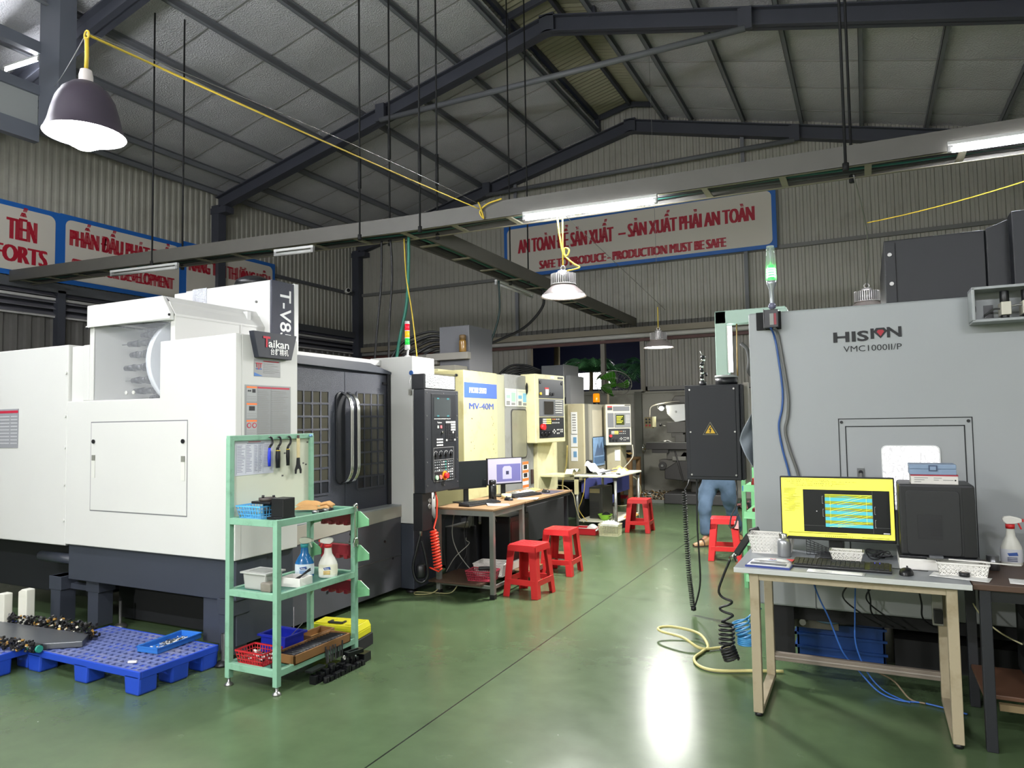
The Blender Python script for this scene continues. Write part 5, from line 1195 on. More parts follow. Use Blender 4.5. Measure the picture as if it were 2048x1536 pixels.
b = B(O); b.prism(rrect(0.068, 0.364, 0.98, 1.352, 0.03), YH - 0.008, YH - 0.001, M('window_gasket', '#d5d7d6', 0.4)); 
def crackle():
    m = bpy.data.materials.new('lit_frosted_window'); m.use_nodes = True; nt = m.node_tree; bs = nt.nodes['Principled BSDF']
    tc = nt.nodes.new('ShaderNodeTexCoord'); mp = nt.nodes.new('ShaderNodeMapping'); mp.inputs['Scale'].default_value = (75, 75, 30)
    nt.links.new(tc.outputs['Object'], mp.inputs[0]); v = nt.nodes.new('ShaderNodeTexVoronoi'); v.feature = 'DISTANCE_TO_EDGE'; v.inputs['Scale'].default_value = 1.0
    nt.links.new(mp.outputs[0], v.inputs['Vector']); r = nt.nodes.new('ShaderNodeMapRange'); r.inputs[1].default_value = 0.0; r.inputs[2].default_value = 0.16; r.inputs[3].default_value = 0.06; r.inputs[4].default_value = 0.5
    nt.links.new(v.outputs['Distance'], r.inputs[0]); nt.links.new(r.outputs[0], bs.inputs['Emission Strength']); bs.inputs['Emission Color'].default_value = (1, 0.98, 1, 1); bs.inputs['Base Color'].default_value = (0.6, 0.6, 0.6, 1)
    return m
b.prism(rrect(0.074, 0.358, 0.986, 1.346, 0.028), YH - 0.010, YH - 0.008, crackle()); b.build('lit_window', hm)
b = B(O); b.box(-0.061, -0.023, YH - 0.008, YH, 1.16, 1.218, M('lock_plate', '#6c6e6e', 0.4)); b.cyl((-0.042, YH - 0.008, 1.195), (-0.042, YH - 0.014, 1.195), 0.012, BLACK, n=12); b.bar((-0.042, YH - 0.02, 1.19), (-0.042, YH - 0.02, 1.165), 0.012, 0.012, STEEL); b.build('door_lock', hm)
# column and head covers over the top
b = B(O); b.box(0.135, 0.66, YH + 0.25, 6.2, 2.18, 2.60, M('head_black', '#0f1217', 0.5)); b.prism([(0.66, 2.18), (0.66, 2.60), (0.77, 2.64), (1.9, 2.64), (1.9, 2.18)], YH + 0.22, 6.3, M('head_black', '#0f1217', 0.5)); b.box(0.77, 1.9, YH + 0.12, YH + 0.25, 2.18, 2.66, M('head_black2', '#171a20', 0.5)); hd = b.build('head_cover', hm, 0.006)
for x, z in ((0.165, 2.51), (0.17, 2.33)):
    b = B(O); b.cyl((x, YH + 0.25, z), (x, YH + 0.24, z), 0.012, STEEL, n=10); b.build('bolt', hd)
b = B(O); b.box(0.195, 0.199, YH + 0.245, YH + 0.25, 2.18, 2.58, BLACKM); b.build('seam', hd)
# open air service box at the upper right
b = B(O); g = GREYP
y0, y1 = YH - 0.16, YH
b.box(0.53, 1.4, y1 - 0.01, y1, 2.02, 2.20, g); b.box(0.53, 0.545, y0, y1, 2.02, 2.20, g); b.box(0.53, 1.4, y0, y1, 2.19, 2.205, g); b.box(0.53, 1.4, y0, y1, 2.015, 2.03, g); b.build('service_box', hm, 0.003)
b = B(O); b.box(0.60, 0.645, y1 - 0.014, y1 - 0.01, 2.05, 2.12, BLACK); b.build('cable_hole', hm)
for x in (0.665, 0.76, 0.86, 0.97):
    b = B(O); b.box(x, x + 0.045, y0 + 0.03, y1 - 0.02, 2.05, 2.12, M('valve_ivory', '#c9c5b5', 0.4)); b.cyl((x + 0.02, y0 + 0.06, 2.12), (x + 0.02, y0 + 0.06, 2.18), 0.022, BLACK, n=14); b.cyl((x + 0.02, y0 + 0.06, 2.05), (x + 0.02, y0 + 0.06, 2.035), 0.02, BLACK, n=12); b.build('air_regulator', hm, 0.003)
b = B(O); b.tube(bez([(0.60, y1 - 0.03, 2.06), (0.64, y1 - 0.06, 2.09), (0.68, y0 + 0.06, 2.085), (0.74, y0 + 0.05, 2.1), (0.8, y0 + 0.05, 2.09)], 6), 0.005, STEEL, 6); b.cyl((0.55, y1 - 0.04, 2.10), (0.56, y1 - 0.04, 2.10), 0.018, BLACK, n=12); b.build('air_tube', hm)
# tower light on its black box
t = thing('signal_lamp', 'clear tapered signal lamp glowing green on the corner of the grey machine', 'signal light', (-0.495, YH - 0.04, 2.19)); o = Vector((-0.495, YH - 0.04, 2.19))
b = B(); b.lathe([(0.012, 0), (0.012, 0.03), (0.014, 0.12), (0.028, 0.155), (0.032, 0.18)], (0, 0, 0), M('lamp_stem', '#aab0b4', 0.25, metal=0.5), 18, cap1=True); b.lathe([(0.0, 0.0), (0.02, 0.006), (0.024, 0.022), (0.016, 0.038), (0, 0.042)], (0, 0, 0.0), M('lamp_knuckle', '#6f6f86', 0.3), 16); b.build('stem', t)
b = B(); b.lathe([(0.034, 0.18), (0.029, 0.30), (0.024, 0.39), (0.022, 0.392)], (0, 0, 0), M('clear_lens', '#c8d6cc', 0.1, alpha=0.28), 20, cap0=False); b.build('lens', t)
b = B(); b.cyl((0, 0, 0.182), (0, 0, 0.275), 0.022, GREENLIT, r1=0.018, n=16)
for i in range(4): b.cyl((0, 0, 0.20 + i * 0.016), (0, 0, 0.206 + i * 0.016), 0.026, M('led_row', '#b4ffc4', 0.4, emit=7.0), n=16)
b.build('led_core', t)
b = B(); b.cyl((0, 0, 0.275), (0, 0, 0.385), 0.007, M('lamp_stem', '#aab0b4'), n=8); b.cyl((0, 0, 0.39), (0, 0, 0.396), 0.022, M('lamp_stem', '#aab0b4'), n=16); b.build('inner_rod', t)
t = thing('junction_box', 'small black box with open side under the green signal lamp', 'box', (-0.52, YH - 0.06, 2.07))
b = B(); b.box(-0.075, 0.07, 0.045, 0.06, 0.0, 0.11, BLACKM); b.build('opening', t); b = B(); b.box(-0.02, 0.06, -0.02, 0.045, 0.005, 0.115, BLACK); b.box(-0.024, -0.02, -0.025, 0.05, 0.0, 0.12, M('box_grey_side', '#6b6b6b', 0.5)); b.build('body', t, 0.002); b = B(); b.box(0.012, 0.035, -0.022, -0.02, 0.02, 0.09, M('stripe_label', '#8d8d88', 0.5)); b.box(0.037, 0.05, -0.022, -0.02, 0.02, 0.09, REDDK); b.build('label_strip', t)
wire('blue_cable', 'blue cable hanging down the face of the grey machine', 'cable', [(-0.505, YH - 0.07, 2.075), (-0.493, YH - 0.015, 2.03), (-0.477, YH - 0.012, 1.93), (-0.456, YH - 0.012, 1.70), (-0.462, YH - 0.012, 1.58), (-0.484, YH - 0.012, 1.47), (-0.468, YH - 0.012, 1.33), (-0.436, YH - 0.012, 1.18), (-0.42, YH - 0.012, 1.0)], 0.0065, M('blue_sheath', '#28518f', 0.4), 8)
wire('grey_hose', 'grey cable hanging beside the blue one on the grey machine', 'cable', [(-0.485, YH - 0.07, 2.075), (-0.468, YH - 0.015, 2.03), (-0.447, YH - 0.014, 1.87), (-0.424, YH - 0.014, 1.66), (-0.43, YH - 0.014, 1.53), (-0.448, YH - 0.014, 1.44), (-0.425, YH - 0.014, 1.32), (-0.385, YH - 0.014, 1.18), (-0.36, YH - 0.014, 1.0)], 0.009, M('grey_sheath2', '#5f605c', 0.45), 8)
# cantilever arm with hanging control cabinet
O = Vector((-1.0, 5.7, 1.05))
ar = thing('hanging_control_cabinet', 'black control cabinet with a yellow hazard triangle hung from a pale green arm', 'control cabinet', O)
AG = M('pale_green_arm', '#a5bfb0', 0.42, var=0.04)
b = B(O); b.box(-1.035, -0.945, 5.64, 5.76, 1.85, 2.36, AG); b.box(-1.035, -0.51, 5.64, 5.76, 2.255, 2.36, AG); b.box(-0.66, -0.50, 5.63, 5.77, 2.175, 2.34, AG); b.build('arm', ar, 0.008)
b = B(O); b.cyl((-0.97, 5.7, 1.783), (-0.97, 5.7, 1.84), 0.083, BLACK, n=28); b.cyl((-0.97, 5.7, 1.84), (-0.97, 5.7, 1.858), 0.086, M('collar_grey', '#9b9d9b', 0.4), n=28); b.build('swivel', ar)
b = B(O); b.box(-1.275, -0.862, 5.60, 5.84, 1.05, 1.783, BLACKCAB); b.box(-0.862, -0.845, 5.62, 5.85, 1.05, 1.783, BLACKCAB); b.build('cabinet', ar, 0.006)
b = B(O); b.box(-1.245, -0.89, 5.594, 5.60, 1.075, 1.765, BLACKCAB); bp = b.build('back_panel', ar, 0.003)
for x in (-1.235, -0.9):
    for z in (1.09, 1.42, 1.75):
        b = B(O); b.cyl((x, 5.594, z), (x, 5.589, z), 0.007, STEEL, n=10); b.build('bolt', bp)
b = B(O); b.prism([(-1.142, 1.397), (-1.025, 1.397), (-1.0835, 1.497)], 5.592, 5.594, M('hazard_edge', '#8a846a', 0.5)); b.prism([(-1.137, 1.4), (-1.030, 1.4), (-1.0835, 1.491)], 5.591, 5.592, TEXTK); b.prism([(-1.121, 1.409), (-1.046, 1.409), (-1.0835, 1.473)], 5.590, 5.591, M('hazard_yellow', '#d9ae1d', 0.5))
b.prism([(-1.080, 1.46), (-1.097, 1.437), (-1.085, 1.437), (-1.089, 1.42), (-1.093, 1.42), (-1.083, 1.412), (-1.076, 1.422), (-1.081, 1.421), (-1.073, 1.443), (-1.085, 1.443), (-1.074, 1.458)], 5.589, 5.590, TEXTK); b.build('hazard_triangle', ar)
b = B(O); b.box(-0.85, -0.815, 5.72, 5.80, 1.03, 1.80, M('edge_beige', '#8e897b', 0.5)); b.build('edge_post', ar)
b = B(O); b.tube(bez([(-0.845, 5.66, 2.1), (-0.80, 5.66, 2.05), (-0.79, 5.68, 1.96), (-0.80, 5.7, 1.88), (-0.74, 5.75, 1.8)], 8), 0.014, M('grey_conduit', '#4b4a48', 0.5), 8); b.build('conduit_loop', ar)
b = B(O); b.tube([(-0.875, 5.68, 2.255), (-0.878, 5.68, 2.05), (-0.88, 5.68, 1.85)], 0.006, M('brown_wire', '#7a6434', 0.5), 6); b.build('brown_wire', ar)
t = thing('tube_light', 'short lit white tube light upright inside the pale green arm', 'tube light', (-0.925, 5.66, 1.88), 0, 'fluorescent tube lights')
b = B(); b.cyl((0, 0, 0), (0, 0, 0.36), 0.016, M('tube_soft', '#f4f8ff', 0.4, emit=5.0), n=14); b.build('tube', t); b = B(); b.box(-0.02, -0.012, -0.02, 0.02, -0.005, 0.365, WHITEPL); b.build('clip_rail', t)
t = thing('coolant_nozzle', 'jointed black and chrome coolant hose standing on the black cabinet', 'nozzle', (-1.155, 5.72, 1.783))
b = B(); b.cyl((0, 0, 0), (0, 0, 0.035), 0.028, BLACK, n=14); b.build('base', t)
z = 0.035; rr = random.Random(4)
for i in range(7):
    b = B(); dx = rr.uniform(-0.008, 0.008); b.lathe([(0.008, 0), (0.017, 0.008), (0.017, 0.018), (0.009, 0.026)], (dx, 0, z), BLACK if i % 2 else CHROME, 12); b.build('segment', t); z += 0.026
b = B(); b.cyl((0.0, 0, z), (0.012, 0, z + 0.025), 0.018, BLACK, n=12); b.cyl((0, 0, z + 0.02), (-0.012, 0, z + 0.06), 0.004, STEEL, n=8); b.cyl((0.02, 0, 0.09), (0.035, 0, 0.095), 0.016, BLACK, n=12); b.build('tip', t)
b = B(); b.tube([(-1.27, 5.68, 1.06), (-1.285, 5.66, 1.0), (-1.305, 5.64, 0.965)] + coil([(-1.31, 5.64, 0.95), (-1.30, 5.63, 0.62), (-1.285, 5.62, 0.3), (-1.262, 5.62, 0.06)], 0.0165, 52, per=9), 0.0048, DKCABLE, 5); b.tube(bez([(-1.262, 5.61, 0.055), (-1.235, 5.61, 0.10), (-1.20, 5.61, 0.25), (-1.2, 5.61, 0.45), (-1.208, 5.61, 0.7), (-1.207, 5.63, 1.06)], 10), 0.007, DKCABLE, 6); b.lathe([(0.0, -0.02), (0.02, -0.012), (0.02, 0.015), (0, 0.02)], (-1.258, 5.62, 0.05), DKCABLE, 12)
tag(b.build('spiral_cable'), 'long black spiral cable hanging from the black cabinet nearly to the floor', 'cable')
wire('grey_cable', 'thin grey cable looping under the right corner of the black cabinet', 'cable', [(-0.93, 5.75, 1.06), (-0.92, 5.74, 0.95), (-0.93, 5.73, 0.85), (-0.97, 5.73, 0.76), (-0.98, 5.73, 0.68), (-0.945, 5.73, 0.69), (-0.92, 5.73, 0.78)], 0.006, M('grey_sheath', '#4b4c4e'), 6)
b = B()
def cl(u, v):
    # translucent sheet caught at the machine corner, its free corner pointing to the aisle
    x = -0.643 - 0.085 * (1 - abs(2 * u - 1) ** 1.3) * (1 - v) ; z = 1.56 - 0.36 * u
    y = YH + 0.03 + 0.10 * v + 0.012 * math.sin(14 * u + 5 * v)
    return (x, y, z)
b.grid(cl, 20, 10, M('grey_plastic_sheet', '#8f979f', 0.35)); o = tag(b.build('plastic_sheet'), 'grey plastic sheet hanging at the corner of the grey machine', 'sheet'); md = o.modifiers.new('t', 'SOLIDIFY'); md.thickness = 0.002

# green tool rack in the gap behind the grey machine
O = Vector((-0.85, 7.0, 0)); RG = M('rack_green', '#6fae7b', 0.4, var=0.05)
rk = thing('tool_rack', 'light green tool holder rack behind the grey machine', 'rack', O)
for x, y in ((-1.02, 6.72), (-1.02, 7.3), (-0.68, 6.72), (-0.68, 7.3)):
    b = B(O); b.box(x - 0.018, x + 0.018, y - 0.018, y + 0.018, 0, 1.05, RG); b.build('post', rk)
for z in (0.90, 0.66, 0.42, 0.10):
    b = B(O); b.box(-1.02, -0.66, 6.70, 7.32, z, z + 0.012, RG); b.prism([(6.68, z - 0.04), (6.70, z + 0.02), (6.71, z + 0.02), (6.69, z - 0.04)], -1.02, -0.66, RG, 'yz'); b.build('shelf', rk)
for i, (z, nm) in enumerate(((0.912, 'red holder tray with a black arbor on the top shelf of the green rack'), (0.672, 'red holder tray with a black arbor on the second shelf of the green rack'))):
    t = thing('arbor_holder', nm, 'tool holder', (-0.90, 6.82, z), 0, 'arbor holders on the green rack')
    b = B(); b.box(-0.06, 0.12, -0.06, 0.06, 0, 0.03 if i else 0.06, RED if i == 0 else REDDK); b.build('tray', t, 0.004)
    b = B(); b.lathe([(0.035, 0.03), (0.045, 0.06), (0.03, 0.08), (0.03, 0.13), (0.018, 0.19)], (0.0, 0, 0), DKSTEEL, 16); b.build('arbor', t)
b = B(); b.grid(lambda u, v: (-1.0 + 0.3 * u, 6.74 + 0.2 * v, 1.06 + 0.05 * math.sin(PI * u) * (0.7 + 0.5 * math.sin(9 * u + 5 * v))), 14, 8, M('pale_green_wrap', '#a9c8a8', 0.6)); o = tag(b.build('wrapping_film'), 'crumpled pale green wrap on top of the green rack', 'wrap')
b = B(); b.box(-1.0, -0.70, 6.74, 6.95, 0.432, 0.47, BLACKM); tag(b.build('black_plate'), 'flat black block on the third shelf of the green rack', 'metal block')
b = B(); b.box(-1.03, -0.97, 6.70, 6.78, 0.865, 0.91, M('blue_tape', '#2b5fae', 0.5)); tag(b.build('tape_roll'), 'small blue piece at the corner of the green rack top shelf', 'tape')

# ================================================================ right hand desk
ZT = 0.75
O = Vector((-0.12, 4.15, 0))
dr = thing('work_desk', 'pale grey topped desk with beige frame in front of the grey machine', 'desk', O)
b = B(O); b.box(-0.645, 0.40, 3.83, 4.48, ZT - 0.022, ZT, M('desk_laminate', '#8c9094', 0.4, var=0.03)); b.box(-0.645, 0.40, 3.826, 3.832, ZT - 0.024, ZT + 0.001, M('desk_edge', '#b9bbb8', 0.45)); b.build('desk_top', dr, 0.002)
b = B(O); b.box(-0.575, 0.345, 3.86, 3.885, ZT - 0.062, ZT - 0.023, BEIGE); b.box(-0.575, 0.345, 4.42, 4.445, ZT - 0.062, ZT - 0.023, BEIGE); b.box(-0.575, -0.545, 3.86, 4.44, ZT - 0.06, ZT - 0.023, BEIGE); b.box(0.31, 0.345, 3.86, 4.44, ZT - 0.06, ZT - 0.023, BEIGE); b.build('apron', dr, 0.002)
for x in (-0.573, 0.298):
    for y in (3.855, 4.40):
        b = B(O); b.box(x, x + 0.046, y, y + 0.046, 0.02, ZT - 0.03, BEIGE); b.build('leg', dr, 0.003)
    b = B(O); b.box(x, x + 0.046, 3.88, 4.44, 0.012, 0.04, BEIGE); b.build('floor_bar', dr, 0.003)
    for y in (3.86, 4.40):
        b = B(O); b.cyl((x + 0.023, y + 0.02, 0), (x + 0.023, y + 0.02, 0.02), 0.02, BLACK, n=12); b.build('foot', dr)
b = B(O); b.box(-0.55, 0.32, 4.41, 4.44, 0.12, 0.165, M('bar_brown_grey', '#756b60', 0.5, var=0.1)); b.box(-0.55, 0.32, 4.405, 4.41, 0.138, 0.147, M('bar_groove', '#8f877d', 0.4)); b.build('rear_rail', dr, 0.002)
t = thing('power_strip', 'grey power strip with a black plug strapped to the rear right desk leg', 'power strip', (0.32, 4.39, 0.42))
b = B(); b.box(-0.05, 0.0, -0.03, 0.0, 0, 0.28, M('strip_grey', '#8d8d86', 0.5)); b.build('body', t, 0.004); b = B(); b.box(-0.045, -0.005, -0.07, -0.03, 0.02, 0.09, BLACK); b.build('plug', t, 0.004); b = B(); b.box(-0.045, -0.005, -0.06, -0.03, 0.19, 0.25, BLACK); b.build('plug', t, 0.004)
# second, dark desk at the right edge
O = Vector((0.9, 4.2, 0))
d2 = thing('work_desk', 'dark brown desk with black legs at the right picture edge', 'desk', O)
b = B(O); b.box(0.405, 1.6, 3.87, 4.52, ZT - 0.028, ZT, BROWNTOP); b.build('desk_top', d2, 0.003)
for x in (0.43, 1.5):
    for y in (3.88, 4.44):
        b = B(O); b.box(x, x + 0.045, y, y + 0.045, 0, ZT - 0.03, M('black_tube', '#191b20', 0.5)); b.build('leg', d2, 0.003)
b = B(O); b.box(0.43, 1.55, 3.89, 3.92, ZT - 0.08, ZT - 0.03, BLACK); b.build('apron', d2)
b = B(O); b.box(0.44, 1.55, 4.0, 4.44, 0.20, 0.22, M('shelf_brown', '#5a3d2c', 0.5, var=0.15)); b.build('lower_shelf', d2, 0.003)
b = B(O); b.bar((0.5, 4.0, 0.17), (1.5, 4.0, 0.17), 0.03, 0.03, M('rail_tan', '#7d6b4d', 0.6)); b.build('shelf_rail', d2)
t = thing('computer_tower', 'black box standing in the dark under the brown desk', 'computer', (0.95, 4.3, 0.22))
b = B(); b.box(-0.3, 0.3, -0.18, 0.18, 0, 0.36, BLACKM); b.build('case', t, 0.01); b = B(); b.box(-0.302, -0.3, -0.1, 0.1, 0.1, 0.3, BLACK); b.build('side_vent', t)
t = thing('plastic_crate', 'blue plastic crate on the floor under the grey machine', 'crate', (-0.2, 5.1, 0))
CB = M('crate_blue', '#163f80', 0.4)
b = B(); b.box(-0.25, 0.25, -0.17, -0.155, 0.01, 0.26, CB); b.box(-0.25, 0.25, 0.155, 0.17, 0.01, 0.26, CB); b.box(-0.25, -0.235, -0.17, 0.17, 0.01, 0.26, CB); b.box(0.235, 0.25, -0.17, 0.17, 0.01, 0.26, CB); b.box(-0.25, 0.25, -0.17, 0.17, 0, 0.02, CB); b.build('body', t, 0.003)
for z in (0.06, 0.14, 0.21):
    b = B(); b.box(-0.262, 0.262, -0.182, 0.182, z, z + 0.012, CB) if False else b.box(-0.262, 0.262, -0.185, -0.17, z, z + 0.014, CB); b.box(-0.265, -0.25, -0.185, 0.17, z, z + 0.014, CB); b.build('rib', t)
b = B(); b.box(-0.27, 0.27, -0.19, -0.165, 0.245, 0.265, CB); b.box(-0.27, -0.245, -0.19, 0.19, 0.245, 0.265, CB); b.box(0.245, 0.27, -0.19, 0.19, 0.245, 0.265, CB); b.box(-0.27, 0.27, 0.165, 0.19, 0.245, 0.265, CB); b.build('rim', t)

# ---------------------------------------------------------------- things on the right hand desk
t = thing('monitor', 'monitor showing a yellow drawing program with a cyan ribbed part', 'monitor', (-0.165, 4.24, ZT), 0.02)
W, Hm = 0.565, 0.345; z0 = 0.10
b = B(); b.box(-W / 2, W / 2, 0, 0.03, z0, z0 + Hm, BLACK); b.build('casing', t, 0.004)
YL = M('screen_yellow', '#f2ee4c', 0.5, emit=0.42)
b = B(); sx0, sx1, sz0, sz1 = -W / 2 + 0.007, W / 2 - 0.007, z0 + 0.018, z0 + Hm - 0.008
b.box(sx0, sx1, -0.001, 0.001, sz0, sz1, YL); scn = b.build('screen', t)
vx0, vx1, vz0, vz1 = -0.165, 0.258, z0 + 0.045, z0 + 0.275
b = B(); b.box(vx0, vx1, -0.002, -0.001, vz0, vz1, M('screen_black', '#05070c', 0.4)); b.build('viewport', scn)
b = B(); px0, px1, pz0, pz1 = -0.055, 0.175, vz0 + 0.03, vz0 + 0.205
CY = M('screen_cyan', '#4aa9b4', 0.5, emit=0.3); OG = M('screen_olive', '#8f9a24', 0.5, emit=0.2); YG = M('screen_line', '#e6e84a', 0.5, emit=0.3); BRN = M('screen_brown', '#8a7a2a', 0.5, emit=0.15)
b.box(px0, px1, -0.003, -0.002, pz0, pz1, CY)
for k in range(5):
    zt = pz1 - k * 0.035
    b.prism([(px0, zt), (px0, zt - 0.016), (px0 + 0.1, zt - 0.008), (px1, zt - 0.018), (px1, zt - 0.002)], -0.0036, -0.003, OG); b.prism([(px0, zt - 0.012), (px0, zt - 0.016), (px1, zt - 0.018), (px1, zt - 0.013)], -0.004, -0.0036, BRN if k else OG)
    for dx in (0.0, 0.04): b.bar((px0 + 0.02 + dx, -0.0042, max(pz0, zt - 0.055)), (px1 - 0.05 + dx, -0.0042, zt - 0.005), 0.0006, 0.0014, YG)
for (a, c) in (((px0 + 0.026, pz0 + 0.02), (px0 + 0.026, pz1 - 0.01)), ((px1 - 0.028, pz0 + 0.02), (px1 - 0.028, pz1 - 0.01))): b.bar((a[0], -0.0042, a[1]), (c[0], -0.0042, c[1]), 0.0012, 0.0012, YG)
b.box(px0, px1, -0.0042, -0.004, pz1 - 0.001, pz1 + 0.001, YG); b.build('drawn_part', scn)
b = B(); TK = M('screen_text', '#6e6d20', 0.6); rr = random.Random(6)
for i, (n, z) in enumerate(((30, sz1 - 0.012), (44, sz1 - 0.021), (34, sz1 - 0.032), (26, sz1 - 0.042))):
    x = sx0 + 0.01 + 0.02 * i
    for k in range(n):
        w_ = rr.uniform(0.003, 0.009); 
        if rr.random() < 0.75: b.box(x, x + w_ * 0.7, -0.0016, -0.001, z, z + 0.0032, TK)
        x += w_ + 0.002
        if x > sx1 - 0.02: break
for k in range(22):
    x = sx0 + 0.012 + 0.012 * (k % 3 if k > 4 else 0); z = sz1 - 0.06 - k * 0.0058
    b.box(x, x + rr.uniform(0.03, 0.07), -0.0016, -0.001, z, z + 0.0022, TK)
for k in range(14): b.box(-0.06 + k * 0.01, -0.055 + k * 0.01, -0.0016, -0.001, sz0 + 0.004, sz0 + 0.009, TK)
b.box(sx0 + 0.03, 0.05, -0.0016, -0.001, sz0 + 0.018, sz0 + 0.022, M('scroll_olive', '#8d8a2c', 0.5)); b.box(0.12, 0.25, -0.0016, -0.001, sz0 + 0.005, sz0 + 0.008, TK); b.build('toolbar_text', scn)
b = B(); b.box(vx0 + 0.002, vx1, -0.0026, -0.002, vz0 + 0.034, vz0 + 0.0346, TEXTG); b.box(px1 + 0.001, px1 + 0.0017, -0.0026, -0.002, vz0, vz1, TEXTG); b.box(vx0 + 0.065, vx0 + 0.07, -0.003, -0.002, vz0 + 0.11, vz0 + 0.115, TEXTW); b.box(vx1 - 0.035, vx1 - 0.005, -0.003, -0.002, vz0 + 0.004, vz0 + 0.009, TEXTW)
for x, z in ((px0 - 0.014, pz1 - 0.05), (px0 - 0.012, pz1 - 0.12), (px1 + 0.01, pz1 - 0.10), (px1 + 0.011, pz1 - 0.17)): b.box(x, x + 0.0008, -0.003, -0.002, z, z + 0.04, TEXTW); b.box(x, x + 0.005, -0.003, -0.002, z, z + 0.0008, TEXTW); b.box(x, x + 0.005, -0.003, -0.002, z + 0.039, z + 0.04, TEXTW)
b.build('guide_lines', scn)
b = B(); b.bar((-0.01, 0.05, 0.02), (-0.01, 0.05, 0.2), 0.07, 0.02, BLACK); b.prism([(-0.12, 0.0), (0.10, 0.0), (0.07, 0.014), (-0.09, 0.014)], -0.02, 0.15, BLACK); b.build('stand', t, 0.003)
t = thing('keyboard', 'black full size keyboard in front of the yellow screen', 'keyboard', (-0.145, 4.02, ZT), -0.03)
def keyboard(t, W=0.46, D=0.14, key=KEYD, base=BLACK, n=(20, 6), accent=None):
    b = B(); b.prism([(-D / 2, 0), (D / 2, 0), (D / 2, 0.026), (-D / 2, 0.014)], -W / 2, W / 2, base, 'yz'); b.build('base', t, 0.004)
    b = B(); dx = (W - 0.02) / n[0]; dy = (D - 0.02) / n[1]
    for i in range(n[0]):
        for j in range(n[1]):
            if i in (15,) and n[0] > 17: continue
            x = -W / 2 + 0.01 + i * dx; y = -D / 2 + 0.01 + j * dy; zb = 0.014 + 0.012 * (y + D / 2) / D
            b.box(x + 0.001, x + dx - 0.0015, y + 0.001, y + dy - 0.0015, zb, zb + 0.007, key)
    b.build('keys', t)
keyboard(t)
b = B(); b.box(0.15, 0.185, 0.055, 0.06, 0.026, 0.0275, M('blue_led', '#4440ff', 0.4, emit=1.5)); b.build('status_light', t)
def mouse(name, label, loc, rz, s=1.0):
    t = thing(name, label, 'mouse', loc, rz)
    b = B()
    def fn(u, v):
        a = 2 * PI * u; ph = PI / 2 * v
        return (0.031 * s * math.cos(a) * math.cos(ph) ** 0.6, 0.053 * s * math.sin(a) * math.cos(ph) ** 0.6, 0.030 * s * math.sin(ph) ** 0.8 + 0.001)
    b.grid(fn, 24, 8, BLACK); b.build('shell', t); b = B(); b.cyl((-0.003, 0.026 * s, 0.031 * s), (0.003, 0.026 * s, 0.031 * s), 0.007, DKSTEEL, n=12); b.build('wheel', t)
    return t
mouse('computer_mouse', 'black computer mouse on the pale desk right of the keyboard', (0.145, 3.97, ZT), -0.2)
wire('mouse_cable', 'thin black mouse cord curling to the white base of the computer', 'cable', [(0.14, 4.02, ZT + 0.012), (0.15, 4.06, ZT + 0.006), (0.2, 4.08, ZT + 0.004), (0.24, 4.075, ZT + 0.004), (0.10, 4.085, ZT + 0.004), (0.02, 4.10, ZT + 0.006)], 0.0022, DKCABLE, 5)
# computer on a white pad
b = B(); b.box(0.12, 0.46, 4.10, 4.42, ZT, ZT + 0.055, WHITEPL); tag(b.build('foam_pad', None, 0.006), 'white foam pad under the black computer tower', 'pad')
t = thing('computer_tower', 'black computer tower standing on a white pad beside the yellow screen', 'computer', (0.295, 4.26, ZT + 0.055), 0.0)
b = B(); b.box(-0.165, 0.165, -0.14, 0.15, 0.012, 0.37, M('case_black', '#1b1c1e', 0.45)); b.build('case', t, 0.012)
b = B(); b.box(-0.175, 0.175, -0.15, 0.155, 0.0, 0.014, BLACK); b.build('foot_frame', t, 0.004)
b = B(); b.prism(rrect(-0.135, 0.10, 0.02, 0.34, 0.02), -0.146, -0.140, M('case_panel', '#202123', 0.45)); b.build('side_panel', t, 0.003)
b = B(); b.box(-0.085, 0.02, -0.149, -0.146, 0.10, 0.22, M('case_vent', '#17181a', 0.6))
for i in range(12):
    for j in range(10): b.disc((-0.03 + i * 0.0042, -0.149, 0.12 + j * 0.008), 0.0014, BLACKM, (0, -1, 0), 6, 0.0006)
b.build('vent', t)
b = B(); b.box(0.11, 0.163, -0.1445, -0.141, 0.02, 0.36, M('case_front', '#141517', 0.4)); b.build('front_bezel', t, 0.002)
t = thing('storage_box', 'red edged white carton on top of the computer tower', 'box', (0.29, 4.22, ZT + 0.425), 0.0)
b = B(); b.box(-0.10, 0.105, -0.08, 0.08, 0, 0.045, M('carton_white', '#d3cfca', 0.6)); b.build('carton', t, 0.002)
b = B(); b.box(-0.101, 0.106, -0.081, 0.081, 0.041, 0.047, M('carton_red', '#a32638', 0.5)); b.build('red_edge', t)
b = B()
for x, z, wd in ((-0.085, 0.030, 0.06), (-0.085, 0.020, 0.045), (-0.085, 0.010, 0.03), (0.0, 0.030, 0.035), (0.0, 0.020, 0.022), (0.04, 0.020, 0.045)): b.box(x, x + wd, -0.0812, -0.08, z, z + 0.003, TEXTG)
b.disc((0.093, -0.0805, 0.021), 0.004, TEXTK, (0, -1, 0), 12, 0.001); b.build('printing', t)
t = thing('measuring_case', 'blue grey instrument case with a clasp, on top of the carton', 'case', (0.29, 4.22, ZT + 0.472), 0.0)
CG = M('case_bluegrey', '#7f93ad', 0.45)
b = B(); b.box(-0.105, 0.10, -0.075, 0.075, 0, 0.028, CG); b.build('body', t, 0.003); b = B(); b.box(-0.105, 0.10, -0.075, 0.075, 0.0285, 0.052, CG); b.build('lid', t, 0.003)
